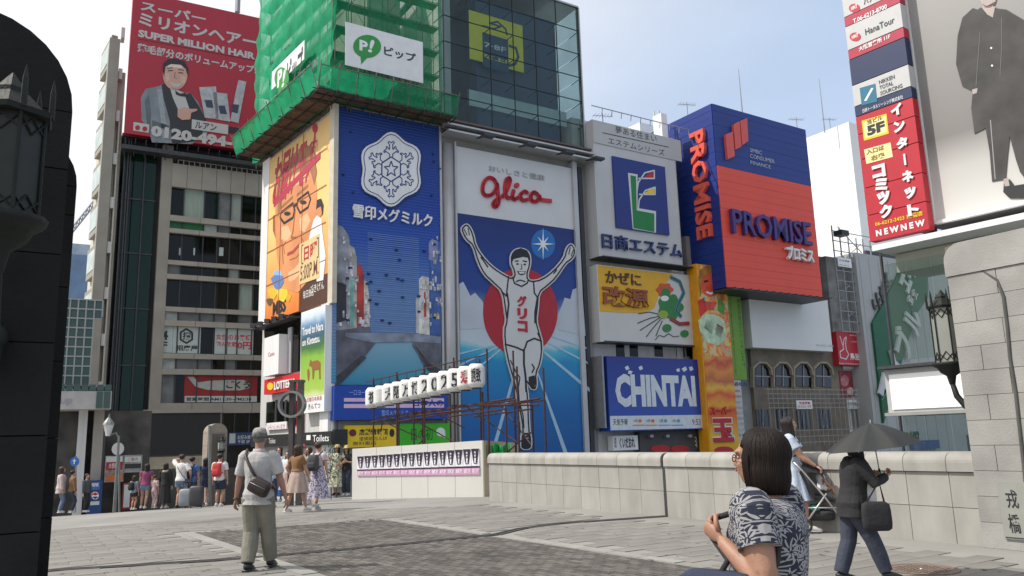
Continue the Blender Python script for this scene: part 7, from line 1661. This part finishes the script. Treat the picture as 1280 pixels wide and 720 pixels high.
def softbox(x0, x1, y0, y1, z0, z1, rd=.25):
    m = MB(); cx, cy = (x0+x1)/2, (y0+y1)/2; n = 20
    def se(t, a, b): c, s = math.cos(t), math.sin(t); return (abs(c)**.45*(1 if c > 0 else -1)*a, abs(s)**.45*(1 if s > 0 else -1)*b)
    for z, f in ((z0, .72), (z0+.08*(z1-z0), .95), (z0+.3*(z1-z0), 1.0), (z0+.7*(z1-z0), .98), (z1-.08*(z1-z0), .92), (z1, .66)):
        for j in range(n): a, b = se(2*math.pi*j/n, (x1-x0)/2*f, (y1-y0)/2*f); m.v.append(V(cx+a, cy+b, z))
    for i in range(5):
        for j in range(n): a = i*n+j; b = i*n+(j+1) % n; m.f.append((a, b, b+n, a+n))
    m.f.append(tuple(range(n))[::-1]); m.f.append(tuple(5*n+j for j in range(n))); return m

# man in the cap, from behind
p, H = spot(320, 713, 541)
man, J = person('man from behind in plaid cap, pale shirt and khaki trousers with a dark shoulder bag', p, 3, H, gender='m', vox=.0095, stout=1.0, shoulder=.93, wide=.96,
    top=dict(mat=SHIRTG, sleeve=.80, hem=.455, ex=.017, exs=.011, collar=1, fold=1.6), bottom=dict(kind='pants', mat=KHAKI, ex=.018), hair=('short', HAIRG), hat=('cap', PLAID), shoes=SHB, skin=SKIN2, feet=((-.045, -.05), (.055, .13)), footz=(0, 0),
    pose=dict(hand_l=((-.185, .05, .49), (-.6, -1, 0)), hand_r=((.195, .04, .485), (.6, -1, 0)), curl_l=.6, curl_r=.5), locks=260)
def _b(o):
    h = H; cp('strap', MB().tube([V(-.085, .035, .80)*h, V(-.088, -.01, .845)*h, V(-.080, -.062, .80)*h, V(-.02, -.090, .70)*h, V(.025, -.100, .645)*h], .011*h, 8), LEATH, o)
    cp('strap', MB().tube([V(-.085, .045, .78)*h, V(-.0, .09, .68)*h, V(.08, .08, .59)*h, V(.125, .0, .56)*h, V(.11, -.07, .59)*h], .010*h, 8), LEATH, o)
    m = softbox(-.078, .078, -.038, .038, -.055, .055); R3 = Matrix.Rotation(rad(28), 3, 'Y') @ Matrix.Rotation(0, 3, 'X')
    m.v = [(R3 @ v)*h*1.0 + V(.055, -.125, .585)*h for v in m.v]; cp('bag_body', m, LEATH, o)
    m = softbox(-.070, .070, -.012, .012, -.03, .03); m.v = [(R3 @ v)*h + V(.055, -.163, .588)*h for v in m.v]; cp('bag_flap', m, LEATH, o)
    cp('zip', MB().tube([(R3 @ V(-.06, -.052, .008))*h+V(.055, -.125, .585)*h, (R3 @ V(.06, -.052, .012))*h+V(.055, -.125, .585)*h], .0025*h, 5), STEEL, o)
carried('shoulder_bag', 'dark brown leather shoulder bag slung across the back of the man in the plaid cap', 'bag', man, _b)
cpw = MB().rings([(J['wrl']+V(0, 0, .012), .021*H, .021*H), (J['wrl']+V(0, 0, .0), .021*H, .021*H)], 14); part('wristwatch', cpw, BLACK, man, True, world=False)

# woman in the foreground
fw_y = 2.86; bx_, _ = at(951, fw_y, 560)
DAI = daisies('daisy_cloth', (.014, .018, .036), (.29, .285, .29), 12.5)  # daisy colour dimmed to stand for shade on the blouse
FH = 1.475
wm, JW = person('woman in the foreground with dark bob, red glasses and navy daisy print blouse', (bx_, fw_y, -.01), -52, FH, vox=.0075, stout=1.12, shoulder=1.0, wide=1.08, locks=2600, shz=.022,
    top=dict(mat=DAI, sleeve=.52, hem=.44, ex=.018, exs=.013, fold=.9, name='blouse'), bottom=dict(kind='pants', mat=BLKC, ex=.012), hair=('bob', M('smooth_dark_hair', (.012, .007, .005), .6, .3, 14, bump=.1, spec=.22, bscale=90, stretch=(4, 4, .25))), shoes=SHB, skin=SKIN2, glasses=True, head=(-6, 3),  # darker skin colour stands for the shade on her
    pose=dict(hand_l=((-.105, .068, .748), (-.30, -.6, -1)), curl_l=1.25, palm_l=(.8, 0, .3), hand_r=((.20, .02, .46), (.6, -1, 0))))
def _b(o):
    h = FH; hd = JW['handl']
    cp('strap', MB().tube([V(-.075, .05, .79)*h, V(-.080, .0, .845)*h, V(-.078, -.055, .78)*h, V(-.12, -.065, .72)*h, V(-.15, -.055, .68)*h], .006*h, 8), BLKC, o)
    cp('strap', MB().tube([V(-.075, -.02, .845)*h, V(-.078, .045, .81)*h, hd+V(.0, .0, .02), hd+V(0, .0, -.04), V(-.12, .05, .71)*h, V(-.15, .06, .68)*h], .007*h, 8), BLKC, o)
    m = softbox(-.03, .03, -.105, .105, -.11, .10); m.v = [v*h+V(-.150, .06, .590)*h for v in m.v]; cp('bag_body', m, NAVC, o)
carried('handbag', 'dark navy tote bag hanging at the side of the foreground woman in the daisy blouse', 'bag', wm, _b)

# woman with the pushchair
p, H = spot(998, 664, 525)
LBL = cloth('pale_blue_dress', (.44, .50, .60), .1)
sw_, J = person('long haired woman in a pale blue dress pushing a pushchair beside the parapet', p, 112, H, vox=.012, locks=260, hair=('long', HAIRM), shoes=SHW,
    top=dict(mat=LBL, sleeve=.62, hem=.56, ex=.012, exs=.022), bottom=dict(kind='dress', mat=LBL, hem=.27, flare=.055, ex=.014), skin=SKIN, head=(-8, 6), feet=((-.04, -.06), (.05, .10)),
    pose=dict(hand_l=((-.10, .20, .565), (-.7, -1, -.3)), hand_r=((.10, .20, .565), (.7, -1, -.3)), curl_l=1.1, curl_r=1.1, palm_l=(0, 0, -1), palm_r=(0, 0, -1)))
PKB = cloth('pink_backpack_cloth', (.55, .12, .15), .15)
def _b(o):
    h = H; m = softbox(-.075, .075, -.05, .05, -.11, .11); m.v = [v*h+V(.0, -.115, .69)*h for v in m.v]; cp('bag_body', m, PKB, o)
    for s in (-1, 1): cp('strap', MB().tube([V(s*.06, -.07, .79)*h, V(s*.065, -.01, .838)*h, V(s*.068, .07, .77)*h, V(s*.08, .05, .66)*h, V(s*.08, -.08, .62)*h], .008*h, 6), LEATH, o)
carried('backpack', 'pink backpack on the woman with the pushchair', 'bag', sw_, _b)
# pushchair with baby, same heading
fr_ = azv(108); 
st_ = thing('pushchair', 'grey framed pushchair with black hood beside the woman in the pale blue dress', 'pushchair', p+Vector((fr_.x, fr_.y, 0))*.38, -rad(108))
PM = M('pushchair_metal', (.42, .42, .42), .35, .1, 5, metal=.6); RUB = M('tyre_rubber', (.03, .03, .03), .8)
for sx in (-.22, .22):
    cp('handle_bar', MB().tube([V(sx, -.36, 1.0), V(sx, -.24, .86), V(sx, .02, .50), V(sx, .26, .12)], .014, 7), PM, st_); cp('rear_bar', MB().tube([V(sx, .05, .55), V(sx, -.28, .12)], .014, 7), PM, st_); cp('side_bar', MB().tube([V(sx, -.22, .35), V(sx, .20, .35)], .011, 6), PM, st_)
    for y in (-.28, .28):
        r = .10; w_ = cp('wheel', MB().rings([(V(0, 0, 0), 0, 0)]*0 or [(V(0, 0, -.02), r*.55, r*.55), (V(0, 0, .02), r*.55, r*.55)], 16), PM, st_); w_.rotation_euler = (0, rad(90), 0); w_.location = (sx*1.08, y, r)
        ty = MB(); n = 22
        for k in range(n):
            for j in range(6): a = 2*math.pi*k/n; b = 2*math.pi*j/6; q = r-.018+.018*math.cos(b); ty.v.append(V(.02*math.sin(b), q*math.cos(a), q*math.sin(a)))
        for k in range(n):
            for j in range(6): ty.f.append((k*6+j, k*6+(j+1) % 6, ((k+1) % n)*6+(j+1) % 6, ((k+1) % n)*6+j))
        t_ = cp('tyre', ty, RUB, st_); t_.location = (sx*1.08, y, r)
cp('grip', MB().tube([V(-.22, -.36, 1.0), V(.22, -.36, 1.0)], .018, 8), RUB, st_); cp('axle', MB().tube([V(-.22, -.28, .1), V(.22, -.28, .1)], .01, 6), PM, st_); cp('axle', MB().tube([V(-.22, .28, .1), V(.22, .28, .1)], .01, 6), PM, st_)
sb = MB(); sb.prism([V(-.18, .18, .42), V(.18, .18, .42), V(.18, .22, .46), V(-.18, .22, .46)], [V(-.18, -.12, .46), V(.18, -.12, .46), V(.18, -.10, .52), V(-.18, -.10, .52)]); cp('seat', sb, BLKC, st_, False)
sb = MB(); sb.prism([V(-.18, -.12, .44), V(.18, -.12, .44), V(.18, -.08, .46), V(-.18, -.08, .46)], [V(-.18, -.30, .86), V(.18, -.30, .86), V(.18, -.26, .87), V(-.18, -.26, .87)]); cp('backrest', sb, BLKC, st_, False)
hd = MB(); n = 9
for i in range(n):
    a = math.pi*.02+math.pi*.62*i/(n-1)
    for j in range(9): x = -.22+.44*j/8; k = math.sqrt(max(0, 1-(x/.23)**4)); hd.v.append(V(x, -.24+.28*math.sin(a)*(1 if i else .2)*1.0, .74+.24*math.cos(a)*k+.02))
for i in range(n-1):
    for j in range(8): a = i*9+j; hd.f.append((a, a+1, a+10, a+9))
cp('hood', hd, BLKC, st_); cp('basket', softbox(-.17, .17, -.24, .14, .16, .30), cloth('basket_black', (.03, .03, .03)), st_)
def _b(o): m = softbox(-.1, .1, -.2, -.05, .28, .38); cp('bundle', m, cloth('teal_cloth', (.05, .30, .30)), o)
bb = bpy.data.objects.new('teal_bundle', None); COL.objects.link(bb); bb.location = st_.location; bb.rotation_euler = st_.rotation_euler; tag(bb, 'teal cloth bundle lying in the pushchair basket', 'bundle'); _b(bb)
cj = thing('jacket', 'black jacket hanging over the pushchair handle', 'jacket', st_.location, -rad(108)); jm = MB()
jm.rings([(V(-.12, -.36, 1.02), .06, .03), (V(-.12, -.37, .9), .09, .05), (V(-.13, -.38, .6), .10, .06), (V(-.12, -.36, .32), .07, .04)], 12, True, lambda i, t: 1+.12*math.sin(4*t+i)); cp('cloth', jm, BLKC, cj)
bpz, _ = person('baby with dark hair sitting in the pushchair under its black hood', V(st_.location.x, st_.location.y, .30), 108, .62, vox=.012, stout=1.5, locks=60, shoes=None, top=dict(mat=WHC, sleeve=.6, hem=.48), bottom=dict(kind='shorts', mat=WHC, len=.5), hair=('short', HAIRM), feet=((-.07, .34), (.07, .34)), footz=(.25, .25), pose=dict(hand_l=((-.14, .18, .55), (-1, -.3, 0)), hand_r=((.14, .18, .55), (1, -.3, 0))))

# person under the umbrella
p, _ = spot(1076, 727); H = 1.41
um_, J = person('person in a black jacket and dark jeans walking under a black umbrella', p, 96, H, vox=.0105, locks=160, hair=('shoulder', HAIRM), shoes=SHB, stout=1.08, wide=1.08, head=(5, 12), lean=(0, .06),
    top=dict(mat=BLKC, sleeve=1.0, hem=.43, ex=.028, exs=.010, name='jacket'), bottom=dict(kind='pants', mat=DKJ, ex=.017), feet=((-.03, -.12), (.05, .17)),
    pose=dict(hand_l=((-.06, .145, .70), (-1, -1, -1)), hand_r=((.05, .20, .70), (1, -.6, -1)), curl_l=1.3, curl_r=1.1, palm_l=(.7, .3, 0), palm_r=(-.4, .2, .6)))
ws = MB(); ws.tube([V(.03, .095, .79)*H, V(.035, .112, .70)*H, V(.035, .108, .56)*H, V(.035, .100, .445)*H], [.030*H, .042*H, .046*H, .050*H], 14); part('white_shirt_front', ws, WHC, um_, True, world=False)
hL = J['handl']
def _b(o):
    R = .47; top_ = V(hL.x+.02, hL.y-.05, 0); za = CAMH+(532-548+.03*430)/-1000*0
    apex = V(top_.x, top_.y+.02, 1.50); grip = V(hL.x+.006, hL.y+.012, hL.z)
    cm = MB(); n = 8; rows_ = 8; per = 8
    for i in range(rows_+1):
        t = i/rows_
        for k in range(n*per):
            a = 2*math.pi*k/(n*per)+.2; f = (k % per)/per; sag = math.sin(math.pi*f)
            rr = R*t*(1-.13*sag*t); z = apex.z-.24*t**1.55-.018*sag*t*(1-t)*4
            x, y = rr*math.cos(a), rr*math.sin(a); cm.v.append(V(apex.x+x, apex.y+y, z + .10*(-y)*0 + y*.10))
    N_ = n*per
    for i in range(rows_):
        for k in range(N_): a = i*N_+k; b = i*N_+(k+1) % N_; cm.f.append((a, b, b+N_, a+N_))
    cp('canopy', cm, M('umbrella_black', (.016, .017, .017), .6, .15, 6, bump=.2), o)
    for k in range(8):
        a = 2*math.pi*k/8+.2; pts = []
        for i in range(6): t = i/5; rr = R*t; pts.append(V(apex.x+rr*math.cos(a), apex.y+rr*math.sin(a), apex.z-.006-.24*t**1.55+rr*math.sin(a)*.10))
        cp('rib', MB().tube(pts, .003, 4), STEEL, o)
    cp('shaft', MB().tube([apex+V(0, 0, .035), apex, grip+(apex-grip)*.02, grip-(apex-grip)*.12], [.004, .006, .006, .006], 7), STEEL, o); cp('handle', MB().tube([grip+(apex-grip)*.10, grip-(apex-grip)*.14], .011, 8), BLACK, o)
carried('umbrella', 'black folding umbrella with pale scalloped border held over the walking person', 'umbrella', um_, _b)
def _b(o):
    m = softbox(-.035, .035, -.095, .095, -.10, .09); m.v = [v*H+V(.165, .10, .45)*H for v in m.v]; cp('bag_body', m, BLKC, o)
    e = J['elr']; cp('handle', MB().tube([V(.165, .04, .53)*H, e.lerp(J['wrr'], .35)+V(0, 0, .0), V(.165, .16, .53)*H], .007*H, 6), BLKC, o)
carried('handbag', 'black square handbag hanging from the arm of the person under the umbrella', 'bag', um_, _b)

# crowd near the bridge end -----------------------------------------------------
def P2(label, px, fy, hy, face, **k):
    p, H = spot(px, fy, hy)
    if p.y > 26.5: d = ray(px, fy); p = CAM+d*(26.0/d.y); p.z = max(p.z, deck(p.x, p.y)); H = (fy-hy)/FPX*26.0*1.03
    k.setdefault('vox', .019); k.setdefault('locks', 90); return person(label, p, face, H, **k)+(H,)
def bpack(owner, label, mat, w=.08, hgt=.12, zc=.69):
    root, J, H = owner
    def _b(o):
        m = softbox(-w, w, -.05, .05, -hgt, hgt); m.v = [v*H+V(.0, -.125, zc)*H for v in m.v]; cp('bag_body', m, mat, o)
        m = softbox(-w*.75, w*.75, -.02, .02, -hgt*.45, hgt*.3); m.v = [v*H+V(.0, -.185, zc-.03)*H for v in m.v]; cp('front_pocket', m, mat, o)
        for s in (-1, 1): cp('strap', MB().tube([V(s*.055, -.085, zc+.10)*H, V(s*.06, -.01, .842)*H, V(s*.065, .075, .77)*H, V(s*.085, .04, .66)*H, V(s*.07, -.09, .62)*H], .009*H, 6), mat, o)
    carried('backpack', label, 'bag', root, _b)
arm = dict(hand_l=((-.15, .05, .48), (-1, -1, 0)), hand_r=((.15, .03, .48), (1, -1, 0)))
PAT1 = floral('grey_violet_floral', (.50, .46, .50), (.13, .12, .24), 22, .62); PAT2 = floral('cream_floral', (.52, .50, .38), (.10, .13, .08), 14, .5); PAT3 = floral('pink_check_cloth', (.48, .36, .34), (.30, .16, .17), 20, .55)
BEI = cloth('taupe_dress', (.36, .27, .225), .15); BRC = cloth('brown_cloth', (.20, .105, .045)); YELC = cloth('straw_hat', (.55, .42, .18), .2, 40); DGR = cloth('dark_grey_cloth', (.06, .065, .07)); REDC = cloth('red_bag_cloth', (.50, .05, .045), .15); BLUC = cloth('mid_blue_cloth', (.06, .14, .33))
o1 = P2('long haired woman in white blouse and blue skirt facing us beside the capped man', 348, 627, 561, 185, hair=('long', HAIRM), top=dict(mat=WHC, sleeve=1, hem=.52), bottom=dict(kind='skirt', mat=cloth('royal_skirt', (.04, .10, .30)), hem=.1, flare=.04), pose=arm)
o2 = P2('woman in white blouse mostly hidden behind the woman in the taupe dress', 359, 628, 566, 200, hair=('shoulder', HAIRM), top=dict(mat=WHC, sleeve=.5, hem=.52), bottom=dict(kind='skirt', mat=BEI, hem=.25), pose=arm)
o3 = P2('woman in a taupe dress and brown top walking right, seen from behind', 371, 640, 559, 38, hair=('shoulder', HAIRB), shoes=SHW, stout=1.08, top=dict(mat=BRC, sleeve=.6, hem=.60, ex=.016), bottom=dict(kind='dress', mat=BEI, hem=.29, flare=.07, ex=.02), feet=((-.05, -.16), (.04, .14)), pose=dict(hand_l=((-.17, .0, .53), (-1, -1, 0)), hand_r=((.12, .12, .5), (1, -1, 0))))
_ = P2('person in pink cap half hidden behind the woman in the taupe dress', 377, 628, 558, 160, hair=('short', HAIRB), hat=('cap', PKB), top=dict(mat=SHIRTG, sleeve=.6), bottom=dict(kind='pants', mat=BEI), pose=arm)
_ = P2('person in a grey cap and pale blue shirt just right of the capped man', 338, 634, 566, 20, hair=('short', HAIRG), hat=('cap', SHIRTG), top=dict(mat=cloth('pale_blue_shirt', (.36, .43, .52)), sleeve=.6, hem=.47), bottom=dict(kind='pants', mat=DKJ), pose=arm)
_ = P2('brown haired woman between the taupe dress and the dark backpack', 385, 630, 561, 215, hair=('shoulder', HAIRB), top=dict(mat=BEI, sleeve=.6), bottom=dict(kind='pants', mat=WHC), pose=arm)
o4 = P2('woman in a long violet patterned skirt with a dark backpack, seen from behind', 397, 637, 555, 22, hair=('short', HAIRB), shoes=SHW, top=dict(mat=cloth('pale_pink_top', (.50, .42, .42)), sleeve=.45, hem=.55), bottom=dict(kind='skirt', mat=PAT1, hem=.16, flare=.06, ex=.016), feet=((-.03, .0), (.05, -.16)), footz=(0, .05), pose=arm)
bpack(o4, 'dark grey backpack on the woman in the long violet patterned skirt', DGR)
_ = P2('woman in straw sun hat and long cream patterned dress by the white fence', 421, 619, 561, 200, hair=('shoulder', HAIRM), hat=('sun', YELC), top=dict(mat=PAT2, sleeve=.5, hem=.5), bottom=dict(kind='dress', mat=PAT2, hem=.17, flare=.05), shoes=SHB, pose=dict(hand_l=((-.14, .10, .62), (-1, -1, 0)), hand_r=((.10, .14, .72), (1, -1, 0))))
_ = P2('woman in straw hat and black outfit standing against the white fence', 433, 619, 562, 190, hair=('shoulder', HAIRM), hat=('sun', YELC), top=dict(mat=BLKC, sleeve=.9, hem=.47), bottom=dict(kind='pants', mat=DKJ), pose=dict(hand_l=((-.06, .14, .68), (-1, -1, 0)), hand_r=((.10, .12, .62), (1, -1, 0))))
# the group looking at the canal front, left
o = P2('small girl with light brown hair and a black backpack in the left group', 166, 637, 598, 15, hair=('shoulder', HAIRB), top=dict(mat=cloth('grey_blue_tee', (.22, .26, .33)), sleeve=.5), bottom=dict(kind='shorts', mat=BLKC, len=.5), pose=arm); bpack(o, 'small black backpack on the small girl', BLKC)
_ = P2('long haired woman in magenta top and denim shorts bending in the left group', 180, 635, 584, 350, hair=('long', HAIRM), top=dict(mat=cloth('magenta_top', (.22, .05, .12)), sleeve=.5, hem=.5), bottom=dict(kind='shorts', mat=DENIM, len=.4), lean=(.02, .03), feet=((-.08, .05), (.04, -.1)), pose=arm)
_ = P2('child in pink checked clothes beside the woman in denim shorts', 192, 635, 597, 20, hair=('short', HAIRB), top=dict(mat=PAT3, sleeve=.9), bottom=dict(kind='pants', mat=PAT3), pose=arm)
_ = P2('dark haired woman in black with a pale scarf in the left group', 205, 635, 583, 5, hair=('shoulder', HAIRM), top=dict(mat=BLKC, sleeve=1), bottom=dict(kind='skirt', mat=BLKC, hem=.1, flare=.04), pose=arm)
m = MB(); rt_, J_, H_2 = _; m.rings([(V(0, -.02, .79)*H_2, .075*H_2, .06*H_2), (V(0, -.01, .83)*H_2, .065*H_2, .055*H_2), (V(0, 0, .86)*H_2, .045*H_2, .045*H_2)], 16); part('scarf', m, cloth('pale_scarf', (.46, .38, .25)), rt_, True, world=False)
o5 = P2('person in white tee and denim shorts with hands raised to the head taking a photo', 225, 635, 570, 8, hair=('short', HAIRM), shoes=SHB, top=dict(mat=WHC, sleeve=.75, hem=.50, ex=.02), bottom=dict(kind='shorts', mat=DENIM, len=.45), feet=((-.075, 0), (.09, .02)), pose=dict(hand_l=((-.08, .10, .91), (-1, -.2, -.2)), hand_r=((.14, .08, .56), (1, -1, 0)), abs=True))
def _b(o):
    H = o5[2]; cp('strap', MB().tube([V(-.085, -.03, .82)*H, V(-.03, -.085, .74)*H, V(.05, -.085, .62)*H, V(.11, -.05, .55)*H], .005*H, 5), BLACK, o); m = softbox(-.035, .035, -.02, .02, -.04, .04); m.v = [v*H+V(.125, -.03, .50)*H for v in m.v]; cp('pouch', m, BLACK, o)
carried('shoulder_bag', 'tiny black pouch on a thin strap across the white tee', 'bag', o5[0], _b)
o6 = P2('man in blue shirt with a dark backpack behind the white tee', 238, 634, 573, 12, gender='m', hair=('short', HAIRM), top=dict(mat=BLUC, sleeve=.6), bottom=dict(kind='pants', mat=DKJ), pose=arm); bpack(o6, 'blue and black backpack on the man in the blue shirt', NAVC)
_ = P2('woman in dark sleeveless dress with long dark hair right of the white tee', 255, 632, 577, 350, hair=('shoulder', HAIRM), shoes=SHW, top=dict(mat=NAVC, sleeve=.2, hem=.52), bottom=dict(kind='skirt', mat=NAVC, hem=.38, flare=.03), pose=arm)
o7 = P2('man in white patterned shirt and navy shorts with a big red backpack', 273, 633, 569, 6, gender='m', hair=('short', HAIRM), shoes=SHW, top=dict(mat=WHC, sleeve=.7), bottom=dict(kind='shorts', mat=NAVC, len=.75), pose=arm); bpack(o7, 'big red backpack on the man in navy shorts', REDC, .085, .13)
_ = P2('person in pale loose shirt and jeans at the arcade, half hidden by the near pillar', 74, 641, 588, 60, hair=('shoulder', HAIRB), top=dict(mat=cloth('pale_rose_shirt', (.46, .38, .37)), sleeve=1, hem=.42, ex=.03), bottom=dict(kind='pants', mat=DENIM), pose=arm)
_ = P2('person in dark clothes in the shade of the arcade columns', 88, 641, 592, 40, hair=('short', HAIRM), top=dict(mat=BRC, sleeve=1), bottom=dict(kind='pants', mat=DKJ), pose=arm)
_ = P2('seated looking dark figure left of the blue vending machine', 106, 640, 596, 100, hair=('short', HAIRM), top=dict(mat=DGR, sleeve=1), bottom=dict(kind='pants', mat=BLKC), pose=arm)
bpy.data.objects[_[0].name]['label'] = 'person in dark grey clothes just left of the blue vending machine'
# suitcases
for px, fy, hh, c_, lb in ((245, 636, .62, (.04, .04, .045), 'large black suitcase standing behind the white tee'), (232, 636, .55, (.22, .24, .27), 'grey blue suitcase behind the legs of the white tee person')):
    p = gpt(px, fy-1); rt = thing('suitcase', lb, 'suitcase', p); mt = M('case_%d' % px, c_, .45, .1, 8)
    part('shell', softbox(-.2, .2, -.12, .12, .05, hh), mt, rt, True, world=False); part('handle', MB().tube([V(-.1, 0, hh), V(-.1, 0, hh+.22), V(.1, 0, hh+.22), V(.1, 0, hh)], .012, 6), DSTEEL, rt, world=False)
    for s in (-.15, .15): part('wheel', MB().ell((s, 0, .03), (.02, .03, .03), 8, 6), RUB, rt, world=False)
# potted leafy plant behind the women in hats
b = onplane(414, 618, 26); rt = thing('leafy_shrub', 'small green leafy shrub behind the women in straw hats', 'shrub', b); m = MB(); rr = random.Random(3)
part('stem', MB().tube([b-V(0, 0, .5), b+V(0, 0, .9)], .02, 5), BRC, rt)
for i in range(260):
    a = rr.random()*6.28; r = .38*rr.random()**.5; c = b+V(r*math.cos(a), r*math.sin(a), .3+1.5*rr.random()*(1-r)); d = V(rr.uniform(-1, 1), rr.uniform(-1, 1), rr.uniform(-.3, 1)).normalized(); s_ = d.orthogonal().normalized()
    m.add([c, c+d*.05+s_*.022, c+d*.11, c+d*.05-s_*.022], [(0, 1, 2, 3)])
part('foliage', m, M('leaf_green_dark', (.05, .10, .03), .6, .3, 6), rt, kind='stuff')
# roof aerials
AEM = M('aerial_metal', (.25, .25, .27), .4, metal=.5)
def aerial(px, py, depth, hgt, lb):
    b = onplane(px, py, depth); rt = thing('roof_aerial', lb, 'aerial', b); part('mast', MB().tube([b, b+V(0, 0, hgt)], .035, 5), AEM, rt)
    part('boom', MB().tube([b+V(-.8, 0, hgt*.9), b+V(.9, .4, hgt*.9)], .025, 4), AEM, rt)
    for k in range(6): c = b+V(-.7+.28*k, .25*(k/5), hgt*.9); part('element', MB().tube([c+V(.12, -.45, 0), c+V(-.12, .45, 0)], .015, 4), AEM, rt)
aerial(754, 158, 62, 1.1, 'small television aerial on the pale building roof left of the lattice'); aerial(860, 148, 70, 1.6, 'television aerial left of the blue box billboard'); aerial(997, 165, 78, 1.6, 'television aerial behind the right end of the blue box billboard'); aerial(1038, 160, 84, 1.2, 'television aerial on the white flank block')
for px, py, y0, dp, lb in ((928, 137, 86, 74, 'tall thin mast behind the blue box billboard'), (1031, 160, 98, 86, 'tall thin mast rising left of the white flank block')):
    b = onplane(px, py+6, dp); t_ = onplane(px-3, y0, dp); rt = thing('roof_mast', lb, 'mast', b); part('mast', MB().tube([b, V(b.x, b.y, t_.z)], [.07, .03], 5), AEM, rt)

bpy.data.scenes.remove(TMP)
